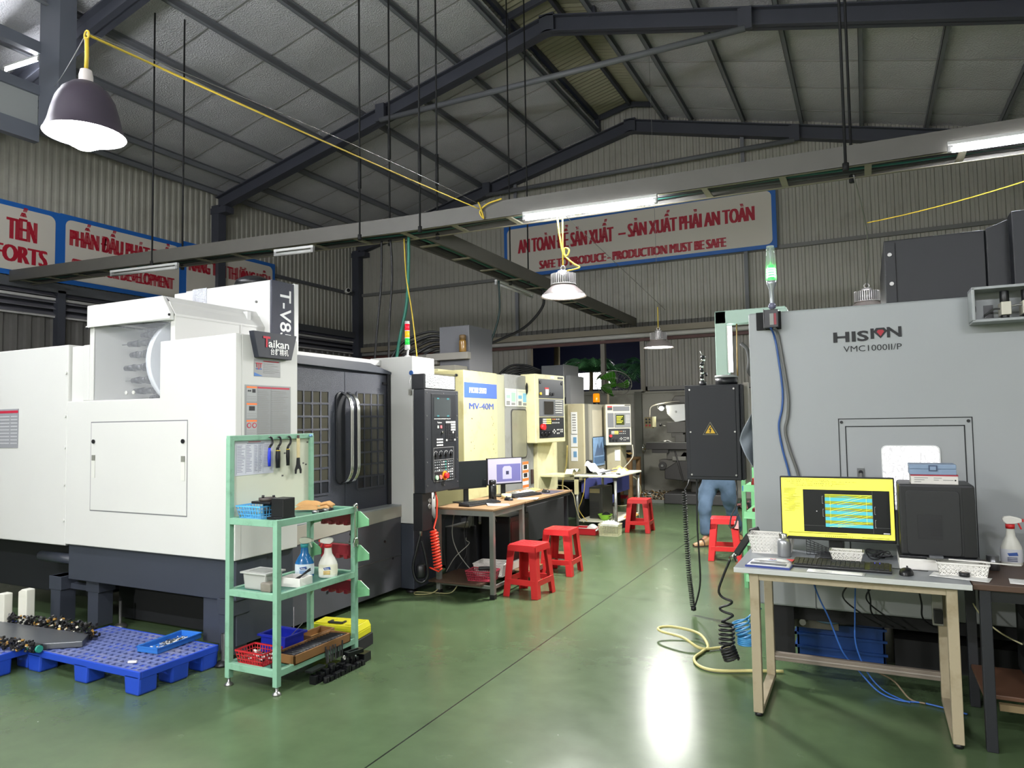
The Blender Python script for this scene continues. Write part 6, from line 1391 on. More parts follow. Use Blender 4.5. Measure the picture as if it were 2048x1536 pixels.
b = B(); b.box(-0.02, 0.018, -0.08, -0.075, 0.018, 0.048, M('clasp_dark', '#41506a', 0.45)); b.box(-0.014, 0.012, -0.082, -0.08, 0.024, 0.042, CG); b.build('clasp', t)
def basket(name, label, loc, rz, W, D, Hh, m, group=None, hole='tri', taper=0.86, open_m=None):
    """moulded basket: a floor, four pierced walls and a rolled rim"""
    t = thing(name, label, 'basket', loc, rz, group)
    b = B(); k = taper; th = 0.003
    b.box(-W / 2 * k, W / 2 * k, -D / 2 * k, D / 2 * k, 0, 0.004, m)
    def wall(p0, p1, q0, q1, nx, nz):
        # p = bottom corners, q = top corners; pierced by leaving gaps between ribs
        p0, p1, q0, q1 = map(Vector, (p0, p1, q0, q1))
        P = lambda u, v: p0.lerp(p1, u).lerp(q0.lerp(q1, u), v)
        for i in range(nx + 1):
            b.bar(P(i / nx, 0), P(i / nx, 1), 0.0035, 0.004, m)
        for j in range(nz + 1):
            b.bar(P(0, j / nz), P(1, j / nz), 0.004, 0.0035 if 0 < j < nz else 0.008, m)
        if hole == 'tri':
            for i in range(nx):
                for j in range(nz):
                    b.bar(P(i / nx, j / nz), P((i + 1) / nx, (j + 1) / nz), 0.003, 0.004, m); b.bar(P((i + 1) / nx, j / nz), P(i / nx, (j + 1) / nz), 0.003, 0.004, m)
    z0 = 0.003
    cb = [(-W / 2 * k, -D / 2 * k, z0), (W / 2 * k, -D / 2 * k, z0), (W / 2 * k, D / 2 * k, z0), (-W / 2 * k, D / 2 * k, z0)]
    ct = [(-W / 2, -D / 2, Hh), (W / 2, -D / 2, Hh), (W / 2, D / 2, Hh), (-W / 2, D / 2, Hh)]
    s = 0.022
    for i in range(4):
        j = (i + 1) % 4; L = W if i % 2 == 0 else D
        wall(cb[i], cb[j], ct[i], ct[j], max(2, round(L / s)), max(2, round(Hh / s)))
    b.build('body', t)
    b = B()
    for i in range(4):
        j = (i + 1) % 4; b.bar(ct[i], ct[j], 0.01, 0.008, m)
    b.build('rim', t)
    return t
WB = 'white pierced baskets on the pale desk'
basket('plastic_basket', 'larger white pierced basket at the far left corner of the pale desk', (-0.515, 4.36, ZT), 0.0, 0.235, 0.16, 0.10, WHITEPL, WB)
basket('plastic_basket', 'white pierced basket under the yellow screen', (-0.12, 4.16, ZT), 0.0, 0.155, 0.09, 0.065, WHITEPL, WB, taper=0.78)
basket('plastic_basket', 'white pierced basket holding rods, in front of the computer tower', (0.385, 4.06, ZT), -0.02, 0.21, 0.10, 0.06, WHITEPL, WB, taper=0.9)
for i, (a, c, lab) in enumerate((((0.27, 4.06, 0.815), (0.50, 4.09, 0.812), 'thin steel rod lying across the front basket rim'), ((0.33, 4.05, 0.822), (0.62, 4.05, 0.813), 'pale rod sticking out to the right over the front basket'))):
    b = B(); b.cyl(a, c, 0.0035, STEEL if i == 0 else WHITEPL, n=8); tag(b.build('rod'), lab, 'rod')
t = thing('caliper', 'grey caliper resting on the front basket', 'caliper', (0.29, 4.06, 0.818)); b = B(); b.box(-0.05, 0.10, -0.01, 0.01, 0, 0.004, STEEL); b.build('beam', t); b = B(); b.box(-0.04, 0.02, -0.018, 0.018, 0.004, 0.016, GREYD); b.build('slider', t, 0.002)
t = thing('water_bottle', 'silver steel flask with chrome cap at the left of the pale desk', 'bottle', (-0.437, 4.235, ZT))
b = B(); b.lathe([(0.034, 0), (0.036, 0.006), (0.036, 0.07), (0.034, 0.085), (0.026, 0.10)], (0, 0, 0), M('brushed_silver', '#9ea0a2', 0.35, metal=0.6), 28); b.build('body', t)
b = B(); b.lathe([(0.026, 0.10), (0.0255, 0.105), (0.0255, 0.125), (0.021, 0.132), (0.01, 0.134)], (0, 0, 0), CHROME, 24); b.build('cap', t)
t = thing('brochure', 'white company brochure with a red and blue emblem on the left of the pale desk', 'brochure', (-0.475, 3.955, ZT), -0.06)
b = B(); b.box(-0.115, 0.105, -0.085, 0.095, 0, 0.008, M('brochure_blue', '#2f3f86', 0.4)); b.build('back_pages', t)
b = B(); b.grid(lambda u, v: (-0.11 + 0.21 * u, -0.07 + 0.165 * v, 0.0095 + 0.012 * math.sin(PI * u) * v), 10, 6, M('brochure_white', '#dfe1e4', 0.3)); pg = b.build('cover', t); md = pg.modifiers.new('t', 'SOLIDIFY'); md.thickness = 0.001
def zc(x, y): return 0.0103 + 0.012 * math.sin(PI * (x + 0.11) / 0.21) * (y + 0.07) / 0.165
b = B(); b.text('TJT', (-0.018, 0.055, zc(0, 0.06) + 0.001), 0.022, TEXTRED, R=(1, 0, 0), U=(0, 1, 0.07), bold=0.02, fit=0.034); b.box(-0.02, 0.02, 0.045, 0.05, zc(0, 0.05), zc(0, 0.05) + 0.001, TEXTB)
b.box(-0.09, 0.085, 0.022, 0.029, zc(0, 0.022) - 0.001, zc(0, 0.03) + 0.0005, TEXTG); b.box(-0.06, 0.07, 0.006, 0.012, zc(0, 0.006) - 0.001, zc(0, 0.012) + 0.0005, TEXTG)
b.box(-0.095, 0.08, -0.05, -0.018, 0.011, 0.0155, M('photo_grey', '#5b5f66', 0.5)); b.build('printing', t)
b = B(); b.prism([(0.10, 0.03), (0.103, 0.095), (0.06, 0.095)], 0.0215, 0.0225, TEXTRED, 'xy'); b.build('red_corner', t)
def paper(name, label, loc, rz, W, D, lines=8, seed=1, curl=0.006, cat='paper'):
    t = thing(name, label, cat, loc, rz)
    b = B(); b.grid(lambda u, v: (-W / 2 + W * u, -D / 2 + D * v, 0.0012 + curl * (u * u if seed % 2 else (1 - u) ** 2) * (0.4 + 0.6 * v)), 10, 6, PAPER); o = b.build('sheet', t); md = o.modifiers.new('t', 'SOLIDIFY'); md.thickness = 0.0006; md.offset = 1
    r = random.Random(seed); b = B()
    for i in range(lines):
        y = -D / 2 + D * (0.12 + 0.76 * i / lines); x = -W / 2 + W * r.uniform(0.08, 0.3)
        b.box(x, x + W * r.uniform(0.1, 0.4), y, y + 0.002, 0.0015 + curl, 0.0019 + curl, TEXTG)
    b.build('printing', t)
    return t
paper('paper_sheet', 'long white sheet lying in front of the keyboard', (-0.165, 3.89, ZT), -0.05, 0.26, 0.075, 5, 3, 0.001)
paper('paper_sheet', 'crumpled printed sheet across the joint of the two right desks', (0.37, 3.99, ZT + 0.001), -0.25, 0.24, 0.11, 7, 4, 0.002)
paper('paper_sheet', 'white sheet cut by the right picture edge on the brown desk', (0.66, 3.97, ZT + 0.001), -0.1, 0.2, 0.12, 3, 6, 0.001)
t = thing('tape_roll', 'black roll of tape on the crumpled sheet', 'tape', (0.387, 4.0, ZT + 0.006)); b = B(); b.lathe([(0.016, 0), (0.023, 0), (0.023, 0.018), (0.016, 0.018), (0.016, 0)], (0, 0, 0), BLACK, 24, cap0=False, cap1=False); b.build('tape', t); b = B(); b.cyl((0, 0, 0), (0, 0, 0.017), 0.016, M('tape_core', '#57483b', 0.6), n=20); b.build('core', t)
def sprayer(name, label, loc, rz, body, neck, trig, label_m, s=1.0, text=None, clear=False, flip=False):
    FX = Matrix.Diagonal((-1, 1, 1, 1)) if flip else None
    t = thing(name, label, 'spray bottle', loc, rz)
    b = B(); b.lathe([(0.040, 0), (0.045, 0.008), (0.046, 0.06), (0.044, 0.095), (0.032, 0.125), (0.02, 0.15), (0.017, 0.185), (0.018, 0.19)], (0, 0, 0), body, 28, sx=s, sy=0.62 * s); bo = b.build('bottle', t)
    b = B(); b.lathe([(0.019, 0.188), (0.020, 0.21)], (0, 0, 0), neck, 18, sx=s, sy=s * 0.9); b.build('collar', t)
    b = B(mx=FX); b.prism([(-0.035, 0.235), (-0.028, 0.248), (0.0, 0.252), (0.03, 0.246), (0.05, 0.238), (0.05, 0.222), (0.02, 0.212), (-0.015, 0.21), (-0.03, 0.222)], -0.012, 0.012, WHITEPL if not clear else M('clear_head', '#cfd2c4', 0.25)); b.build('head', t, 0.004)
    b = B(mx=FX); b.prism([(0.028, 0.222), (0.036, 0.222), (0.05, 0.188), (0.044, 0.184)], -0.006, 0.006, trig); b.box(0.05, 0.058, -0.008, 0.008, 0.223, 0.238, trig); b.build('trigger', t, 0.002)
    b = B(); b.lathe([(0.0455 * s, 0.02), (0.0468 * s, 0.05), (0.0462 * s, 0.085)], (0, 0, 0), label_m[0], 28, sy=0.62, cap0=False, cap1=False); b.build('label', t)
    b = B(); yb = -0.0468 * 0.62 * s - 0.0015
    b.prism([(-0.022, 0.066), (0.02, 0.072), (0.024, 0.056), (-0.015, 0.052)], yb - 0.0004, yb + 0.003, label_m[1])
    if text: b.text(text, (0, yb - 0.001, 0.057), 0.012, TEXTW if text != 'SUMO' else TEXTW, align='CENTER', bold=0.02)
    for z in (0.042, 0.034, 0.026): b.box(-0.022, 0.02, yb, yb + 0.003, z, z + 0.004, label_m[2])
    b.build('label_print', t)
    return t
sprayer('spray_bottle', 'white spray bottle with red collar on the brown desk', (0.635, 4.40, ZT), 0.0, M('bottle_white', '#cfcfc6', 0.35), RED, RED, (M('label_pale', '#c4c6cc', 0.5), TEXTB, M('label_navy', '#47506f', 0.5)), 1.05)
b = B(); b.cyl((0.535, 4.25, ZT), (0.535, 4.25, ZT + 0.07), 0.028, M('steel_cup', '#77787a', 0.3, metal=0.8), n=24); tag(b.build('steel_cup'), 'steel cup standing between the computer tower and the spray bottle', 'cup')
b = B(); b.box(0.66, 0.95, 4.02, 4.22, ZT, ZT + 0.018, M('dark_tablet', '#232428', 0.4)); b.box(0.67, 0.94, 4.03, 4.21, ZT + 0.018, ZT + 0.0195, M('tablet_top', '#77777a', 0.4)); tag(b.build('folder', None, 0.002), 'dark flat folder at the right picture edge on the brown desk', 'folder')
b = B(); r = random.Random(9)
for k in range(4):
    pts = [(0.02 + r.uniform(-0.06, 0.08), 4.33 + r.uniform(-0.03, 0.05), ZT + 0.005 + r.uniform(0, 0.05)) for _ in range(7)]
    b.tube(bez(pts, 6), 0.003, DKCABLE if k else M('grey_sheath', '#4b4c4e'), 5)
tag(b.build('cable_tangle'), 'tangle of dark cables behind the keyboard under the screen', 'cables')
b = B(); 
for i in range(9):
    x = -0.05 + i * 0.012; b.lathe([(0, 0), (0.006, 0.003), (0.006, 0.01), (0, 0.013)], (x, 4.13 + 0.006 * (i % 3), ZT), WHITEPL, 8)
tag(b.build('earplugs'), 'little pale plugs beside the basket under the screen', 'earplugs', kind='stuff')
b = B()
def mesh_tray(u, v): return (-0.33 + 0.16 * u, 4.33 + 0.03 * v, ZT + 0.005 + 0.08 * v * (1 - 0.8 * u))
for i in range(9): b.bar(mesh_tray(i / 8, 0), mesh_tray(i / 8, 1), 0.003, 0.003, BLACK)
for j in range(7): b.bar(mesh_tray(0, j / 6), mesh_tray(1, j / 6), 0.003, 0.003, BLACK)
tag(b.build('mesh_holder'), 'black mesh holder sloping behind the keyboard', 'holder')
# cables under the desk
wire('blue_cable', 'blue network cable falling from the left of the pale desk to the floor', 'cable', [(-0.30, 4.40, 0.73), (-0.305, 4.41, 0.6), (-0.28, 4.42, 0.5), (-0.23, 4.43, 0.38), (-0.17, 4.46, 0.2), (-0.10, 4.50, 0.10), (0.0, 4.42, 0.02), (0.1, 4.36, 0.008), (0.22, 4.37, 0.008), (0.4, 4.3, 0.008)], 0.0045, M('network_blue', '#3565b5', 0.45), 7)
wire('blue_cable', 'second blue network cable crossing the first on the floor', 'cable', [(-0.09, 4.42, 0.60), (-0.1, 4.43, 0.4), (-0.1, 4.44, 0.25), (-0.05, 4.47, 0.1), (0.02, 4.46, 0.02), (0.1, 4.38, 0.01), (0.15, 4.35, 0.008)], 0.004, M('network_blue', '#3565b5', 0.45), 7)
for i, (x, lab) in enumerate(((-0.12, 'black cable hanging leftmost behind the middle of the pale desk'), (-0.06, 'black cable hanging in the middle behind the pale desk'), (0.0, 'black cable hanging right of the middle behind the pale desk'), (0.19, 'black cable hanging near the power strip'))):
    wire('black_cable', lab, 'cable', [(x, 4.46, 0.73), (x + 0.02, 4.47, 0.62), (x + 0.04 * (1 if i % 2 else -1), 4.5, 0.5), (x + 0.05, 4.55, 0.40), (x + 0.15, 4.6, 0.33)], 0.0045, DKCABLE, 6)
wire('brown_cable', 'tan cable lying on the floor near the right desk leg', 'cable', [(0.0, 4.62, 0.06), (0.08, 4.5, 0.06), (0.15, 4.4, 0.01), (0.22, 4.36, 0.01)], 0.005, M('tan_sheath', '#7e6f58', 0.5), 6)
wire('cream_cable', 'cream cable sagging behind the black leg of the brown desk', 'cable', [(0.43, 4.5, 0.62), (0.48, 4.42, 0.50), (0.56, 4.36, 0.42), (0.7, 4.3, 0.36)], 0.004, CREAM, 6)
for i, (z, lab) in enumerate(((0.34, 'upper black hose bundle under the grey machine'), (0.30, 'lower black hose bundle under the grey machine'))):
    wire('machine_hose', lab, 'hose', [(-0.45, 4.85, z), (-0.2, 4.82, z - 0.04), (0.1, 4.80, z + 0.01), (0.5, 4.8, z - 0.02), (1.2, 4.8, z)], 0.014, DKCABLE, 8)
wire('machine_hose', 'grey blue hose with a clamp under the grey machine', 'hose', [(-0.50, 4.78, 0.34), (-0.38, 4.78, 0.30), (-0.25, 4.78, 0.27), (-0.1, 4.78, 0.31), (0.05, 4.78, 0.33)], 0.010, M('hose_bluegrey', '#4d6b80', 0.45), 8)
b = B(); b.box(-0.46, -0.2, 4.80, 4.9, 0.22, 0.30, M('valve_block', '#4b4a3f', 0.5, var=0.2)); b.cyl((-0.4, 4.78, 0.26), (-0.4, 4.76, 0.26), 0.02, STEEL, n=10); tag(b.build('valve_block'), 'grimy valve block under the left end of the grey machine', 'valve')
# air gun hung on the desk edge with its coil, and the other hoses on the floor
t = thing('air_gun', 'black air gun with chrome tip hanging at the left end of the pale desk', 'air gun', (-0.70, 4.48, 0.75)); o = Vector((-0.70, 4.48, 0.75))
b = B(o); b.bar((-0.655, 4.48, 0.82), (-0.735, 4.49, 0.70), 0.03, 0.04, BLACK); b.bar((-0.655, 4.48, 0.84), (-0.60, 4.48, 0.86), 0.03, 0.03, BLACK); b.build('body', t, 0.006); b = B(o); b.cyl((-0.735, 4.49, 0.70), (-0.775, 4.495, 0.665), 0.013, CHROME, n=12); b.bar((-0.75, 4.48, 0.69), (-0.73, 4.46, 0.66), 0.012, 0.012, CHROME); b.build('coupling', t)
b = B(); b.tube(bez([(-0.775, 4.495, 0.665), (-0.82, 4.5, 0.56), (-0.85, 4.5, 0.47), (-0.83, 4.5, 0.43), (-0.775, 4.49, 0.413), (-0.79, 4.5, 0.39), (-0.845, 4.5, 0.365), (-0.83, 4.5, 0.345), (-0.772, 4.49, 0.332), (-0.79, 4.5, 0.31), (-0.84, 4.5, 0.282)], 8) + coil([(-0.81, 4.5, 0.27), (-0.81, 4.49, 0.14), (-0.785, 4.5, 0.06)], 0.042, 10), 0.0075, DKCABLE, 7)
tag(b.build('coiled_air_hose'), 'black coiled air hose piled on the floor beside the pale desk', 'hose')
b = B(); b.tube(coil([(-0.735, 4.53, 0.30), (-0.70, 4.53, 0.20), (-0.70, 4.53, 0.15)], 0.05, 9), 0.006, M('clear_blue_hose', '#3f86b8', 0.3), 7); b.tube(bez([(-0.70, 4.53, 0.30), (-0.67, 4.55, 0.33), (-0.62, 4.6, 0.36)], 6), 0.006, M('clear_blue_hose', '#3f86b8'), 6)
tag(b.build('coiled_blue_hose'), 'coil of translucent blue hose behind the beige desk leg', 'hose')
wire('yellow_hose', 'pale yellow hose hanging straight down left of the beige desk leg', 'hose', [(-0.655, 4.55, 0.70), (-0.668, 4.54, 0.6), (-0.665, 4.54, 0.45), (-0.66, 4.54, 0.32)], 0.006, M('hose_pale_yellow', '#c7bd7e', 0.45), 7)
wire('yellow_hose', 'pale yellow hose making a loose figure of eight on the aisle floor', 'hose', [(-0.83, 4.85, 0.03), (-0.92, 4.85, 0.015), (-1.03, 4.77, 0.02), (-1.16, 4.825, 0.06), (-1.32, 4.9, 0.06), (-1.36, 4.98, 0.06), (-1.28, 5.04, 0.06), (-1.1, 5.03, 0.04), (-1.0, 4.86, 0.015), (-1.01, 4.74, 0.012), (-1.03, 4.58, 0.012), (-0.968, 4.45, 0.012), (-0.857, 4.415, 0.012), (-0.68, 4.49, 0.012), (-0.5, 4.56, 0.012)], 0.0095, M('hose_pale_yellow', '#c7bd7e', 0.45), 8)
# ================================================================ green tool shelf
O = Vector((-3.23, 3.4, 0))
sh = thing('tool_shelf', 'mint green steel tool trolley with a notice board in front of the white machine', 'shelf', O)
def post(x, y, z1, nm='post'):
    b = B(O); b.box(x - 0.017, x + 0.017, y - 0.017, y + 0.017, 0.045, z1, MINT); b.build(nm, sh, 0.002)
post(-3.417, 3.052, 1.45); post(-3.417, 3.735, 1.45); post(-3.04, 3.052, 0.98); post(-3.04, 3.735, 0.98)
b = B(O); b.box(-3.4325, -3.4015, 3.0365, 3.7505, 1.432, 1.4645, MINT); b.build('top_bar', sh, 0.002)
for z in (0.97, 0.553, 0.128):
    b = B(O); b.box(-3.41, -3.05, 3.06, 3.73, z - 0.006, z, MINTD); b.build('shelf_sheet', sh)
    b = B(O)
    for q in ((-3.40, -3.057, 3.035, 3.066), (-3.40, -3.057, 3.722, 3.752), (-3.055, -3.024, 3.066, 3.722), (-3.43, -3.40, 3.066, 3.722)): b.box(*q, z - 0.03, z + 0.008, MINT)
    b.build('shelf_frame', sh, 0.002)
for x, y in ((-3.417, 3.052), (-3.417, 3.735), (-3.04, 3.052), (-3.04, 3.735)):
    b = B(O); b.lathe([(0.026, 0), (0.024, 0.008), (0.012, 0.018), (0.008, 0.02), (0.008, 0.05)], (x, y, 0), STEEL, 16); b.build('levelling_foot', sh)
b = B(O); b.box(-3.424, -3.418, 3.066, 3.722, 0.975, 1.435, M('board_offwhite', '#c9ccb8', 0.5, var=0.03)); bd = b.build('notice_board', sh)
for p in ((3.49, 1.335), (3.47, 1.19), (3.70, 1.4), (3.685, 1.25), (3.66, 1.26)):
    b = B(O); b.box(-3.4178, -3.417, p[0], p[0] + 0.016, p[1], p[1] + 0.01, M('pen_mark', '#5d5d58', 0.7)); b.build('pen_mark', bd)
for k, z in enumerate((0.90, 0.68, 0.45)):
    b = B(O); b.prism([(-3.024, z + 0.05), (-3.0, z + 0.05), (-2.93, z + 0.0), (-2.93, z - 0.04), (-3.024, z - 0.06)], 3.745, 3.752, M('bracket_green', '#71ab7e', 0.45)); b.build('bracket', sh); b = B(O); b.prism([(-3.41, z + 0.05), (-3.33, z + 0.01), (-3.33, z - 0.03), (-3.41, z - 0.05)], 3.745, 3.752, M('bracket_green', '#71ab7e', 0.45)); b.build('bracket', sh)
    b = B(O); b.box(-3.36, -3.03, 3.755, 3.80, z - 0.03, z + 0.04, REDDK)
    for i in range(5): b.box(-3.34 + i * 0.065, -3.31 + i * 0.065, 3.752, 3.80, z - 0.05, z - 0.02, REDDK)
    b.build('holder_strip', sh, 0.003)
b = B(O); b.cyl((-3.39, 3.748, 0.735), (-3.03, 3.748, 0.735), 0.004, STEEL, n=8); b.build('cross_rod', sh)
b = B(O); b.lathe([(0, -0.012), (0.014, -0.006), (0.014, 0.006), (0, 0.012)], (-3.40, 3.72, 1.45), M('blue_bolt', '#7ea7cf', 0.3, metal=0.5), 12); b.build('blue_bolt', sh)
# paper sheet taped to the board
t = thing('table_chart', 'printed parameter table taped to the board of the green trolley', 'paper', (-3.4165, 3.24, 1.22))
b = B(); b.box(-0.0012, 0, -0.155, 0.158, 0.0, 0.215, M('chart_paper', '#c9cbd2', 0.6)); b.build('sheet', t)
b = B(); r = random.Random(3)
for i in range(17): 
    z = 0.178 - i * 0.0098
    for y0, y1 in ((-0.135, -0.075), (-0.065, -0.02), (0.0, 0.025), (0.035, 0.06)): b.box(0, 0.0006, y0, y0 + (y1 - y0) * r.uniform(0.5, 1), z, z + 0.0032, M('chart_ink', '#84869a', 0.7))
    if i < 15: b.box(0, 0.0006, 0.075, 0.075 + r.uniform(0.03, 0.065), z, z + 0.0028, M('chart_ink', '#84869a', 0.7))
b.box(0, 0.0006, -0.05, 0.05, 0.20, 0.205, M('chart_red_ink', '#b0575f', 0.7)); b.box(0, 0.0006, -0.06, 0.08, 0.19, 0.194, M('chart_ink', '#84869a', 0.7))
for y in (-0.14, -0.07, -0.005, 0.03, 0.068): b.box(0, 0.0006, y, y + 0.001, 0.01, 0.185, M('chart_ink', '#84869a', 0.7))
b.build('printing', t)
# four spanners on the top bar
def hookspanner(y, label, m, L, top=1.448, w=0.011):
    t = thing('hook_spanner', label, 'spanner', (-3.395, y, top - 0.16), 0, 'spanners hanging on the green trolley')
    b = B(); pts = [(0, 0.0, 0.16), (0.004, 0.012, 0.155), (0.004, 0.018, 0.135), (0.003, 0.014, 0.115), (0.002, 0.0, 0.10), (0.002, -0.004, 0.09)]
    b.tube(bez(pts, 6), [0.006 + 0.0018 * min(1, i / 20) for i in range(31)], BLACK, 8); b.build('hook', t)
    b = B(); b.tube([(0.002, -0.004, 0.092), (0.002, -0.005, 0.07), (0.002, -0.006, 0.03), (0.002, -0.005, 0.092 - L), ], [w * 0.75, w * 0.9, w, w * 0.85], m, 10); b.build('grip', t)
    b = B(); b.cyl((0, 0.0, 0.16), (-0.012, 0.0, 0.162), 0.004, STEEL, n=8); b.build('peg', t)
    return t
hookspanner(3.345, 'hook spanner with blue grip hanging on the green trolley board', M('grip_blue', '#2338c8', 0.4), 0.115)
t = hookspanner(3.418, 'larger hook spanner with black grip and yellow band, second on the bar', BLACK, 0.13, w=0.016); b = B(); b.cyl((0.002, -0.005, 0.07), (0.002, -0.005, 0.075), 0.0155, YCABLE, n=12); b.build('yellow_band', t)
t = hookspanner(3.506, 'smaller hook spanner with black grip and yellow band, third on the bar', BLACK, 0.12, w=0.0125); b = B(); b.cyl((0.002, -0.005, 0.075), (0.002, -0.005, 0.08), 0.012, YCABLE, n=12); b.build('yellow_band', t)
t = thing('fork_spanner', 'taped fork spanner with an open jaw, rightmost on the trolley bar', 'spanner', (-3.398, 3.60, 1.20), 0, 'spanners hanging on the green trolley')
b = B(); b.box(-0.003, 0.004, -0.013, 0.013, 0.105, 0.235, M('tape_wrap', '#c9b98c', 0.6, var=0.2, vscale=30)); b.build('taped_handle', t, 0.002)
b = B(); b.prism([(-0.012, 0.105), (0.012, 0.105), (0.016, 0.06), (0.030, 0.025), (0.028, 0.0), (0.018, 0.0), (0.014, 0.025), (0.0, 0.036), (-0.014, 0.025), (-0.018, 0.0), (-0.028, 0.0), (-0.030, 0.025), (-0.016, 0.06)], -0.003, 0.003, BLACK, 'yz'); b.build('jaw', t); b = B(); b.box(-0.006, 0.005, -0.007, 0.007, 0.235, 0.255, M('strap_brown', '#4a3230', 0.5)); b.build('strap', t)
t = thing('combination_wrench', 'chrome combination wrench hanging on the far aisle side post of the trolley', 'wrench', (-3.018, 3.722, 0.72))
b = B(); b.prism([(-0.008, 0.05), (0.008, 0.05), (0.010, 0.25), (-0.010, 0.25)], -0.004, 0.004, CHROME, 'yz'); b.build('shank', t, 0.002)
b = B(); b.lathe([(0.009, -0.005), (0.019, -0.006), (0.019, 0.006), (0.009, 0.005)], (0, 0, 0.265), CHROME, 18, cap0=False, cap1=False, axis=(1, 0, 0)); b.build('ring_end', t)
b = B(); b.prism([(-0.012, 0.06), (0.012, 0.06), (0.024, 0.03), (0.018, 0.0), (0.008, 0.0), (0.009, 0.022), (-0.009, 0.022), (-0.008, 0.0), (-0.018, 0.0), (-0.024, 0.03)], -0.006, 0.006, CHROME, 'yz'); b.build('open_end', t, 0.002)
# top shelf
ZS = 0.97
basket('plastic_basket', 'light blue pierced basket at the left of the trolley top', (-3.29, 3.19, ZS), 0.0, 0.20, 0.23, 0.075, M('basket_blue', '#58a9dc', 0.4), None, 'sq')
t = thing('tool_fixture', 'black bench tool setting block on the top of the green trolley', 'tool fixture', (-3.13, 3.16, ZS))
b = B(); b.box(-0.05, 0.07, -0.05, 0.06, 0.0, 0.015, DKSTEEL); b.build('base_plate', t, 0.002); b = B(); b.box(-0.02, 0.075, -0.045, 0.05, 0.015, 0.125, M('fixture_black', '#131315', 0.4)); b.build('block', t, 0.003)
b = B(); b.box(-0.17, -0.02, -0.055, 0.055, 0.088, 0.103, DKSTEEL); b.build('clamp_plate', t, 0.003); b = B(); b.lathe([(0.045, 0.103), (0.05, 0.11), (0.05, 0.122), (0.03, 0.124)], (-0.095, 0, 0), M('flange_brown', '#3f3834', 0.5), 22); b.lathe([(0.025, 0.0), (0.025, 0.07)], (-0.095, 0, 0.015), BLACK, 16); b.build('flange', t)
for dx, dy in ((-0.035, 0.0), (0.03, 0.02), (0.0, -0.035)):
    b = B(); b.cyl((-0.095 + dx, dy, 0.122), (-0.095 + dx, dy, 0.135), 0.008, DKSTEEL, n=8); b.build('bolt', t)
t = thing('work_gloves', 'pair of tan work gloves lying on the trolley top', 'gloves', (-3.22, 3.53, ZS), 0.4)
for q in range(2):
    b = B(); sgn = 1 if q else -1
    b.grid(lambda u, v: (-0.10 + 0.2 * u, sgn * 0.02 + 0.07 * (v - 0.5), 0.012 + 0.022 * q + (0.035 * math.sin(PI * v) ** 0.7) * math.sin(PI * min(1, u * 1.15 + 0.02)) ** 0.6 * (0.75 + 0.25 * math.sin(16 * v + 5 * u))), 16, 12, M('glove_tan', '#c79a62', 0.8, var=0.15, vscale=15)); b.build('palm', t)
    for f_ in range(4):
        b = B(); y = sgn * 0.02 - 0.03 + 0.02 * f_; b.tube([(0.06, y, 0.02 + 0.02 * q), (0.10, y + 0.006, 0.028 + 0.02 * q), (0.13, y + 0.01 + 0.004 * f_, 0.014 + 0.012 * q)], [0.010, 0.010, 0.007], M('glove_tan', '#c79a62'), 8); b.build('finger', t)
t = thing('collet_set', 'dark collets lying in front of the gloves on the trolley', 'collets', (-3.10, 3.47, ZS))
for i in range(4):
    b = B(); b.cyl((0.0, i * 0.045 - 0.06, 0.012), (0.035, i * 0.045 - 0.05, 0.012), 0.012, DKSTEEL if i % 2 else STEEL, n=12); b.build('collet', t)
b = B(); b.lathe([(0.022, 0), (0.023, 0.005), (0.023, 0.075), (0.018, 0.085)], (-3.19, 3.30, ZS), M('blue_tin', '#2f6fb5', 0.4), 18); b.cyl((-3.19, 3.30, ZS + 0.085), (-3.19, 3.30, ZS + 0.098), 0.016, WHITEPL, n=16); tag(b.build('spray_can'), 'small blue tin with white cap behind the black block on the trolley', 'tin')
# middle shelf
ZM = 0.553
t = thing('plastic_tub', 'clear plastic food tub with lid on the middle trolley shelf', 'tub', (-3.27, 3.17, ZM))
CLR = M('cloudy_plastic', '#b9bab5', 0.3, alpha=0.75)
b = B(); b.prism([(-0.08, 0.0), (0.08, 0.0), (0.095, 0.095), (-0.095, 0.095)], -0.07, 0.07, CLR); b.build('body', t, 0.012); b = B(); b.box(-0.105, 0.105, -0.08, 0.08, 0.093, 0.103, M('lid_cloudy', '#a9aaa6', 0.3)); b.prism(rrect(-0.07, 0.07, -0.05, 0.05, 0.015), 0.103, 0.106, M('lid_dark', '#8d8f8b', 0.25), 'xy'); b.build('lid', t, 0.004)
b = B(); b.box(-3.20, -3.12, 3.08, 3.15, ZM, ZM + 0.055, M('dirty_clear', '#8b8478', 0.4, alpha=0.7, var=0.3, vscale=20)); tag(b.build('small_container', None, 0.008), 'small cloudy container in front of the clear tub', 'container')
t = thing('plastic_dish', 'white rectangular dish with tools on the middle trolley shelf', 'dish', (-3.13, 3.30, ZM), 0.1)
b = B(); 
for q in ((-0.075, 0.075, -0.06, -0.055), (-0.075, 0.075, 0.055, 0.06), (-0.075, -0.07, -0.06, 0.06), (0.07, 0.075, -0.06, 0.06)): b.box(*q, 0, 0.055, WHITEPL)
b.box(-0.075, 0.075, -0.06, 0.06, 0, 0.005, WHITEPL); b.build('body', t, 0.003)
for i, (a, c, lab) in enumerate((((-3.16, 3.29, ZM + 0.02), (-3.07, 3.36, ZM + 0.085), 'black handled tool leaning out of the white dish'), ((-3.15, 3.31, ZM + 0.02), (-3.09, 3.38, ZM + 0.09), 'second dark tool leaning in the white dish'))):
    b = B(); b.cyl(a, c, 0.007, BLACK, r1=0.004, n=10); tag(b.build('hand_tool'), lab, 'tool')
SB = M('cleaner_blue', '#1f6fb0', 0.15, var=0.1)
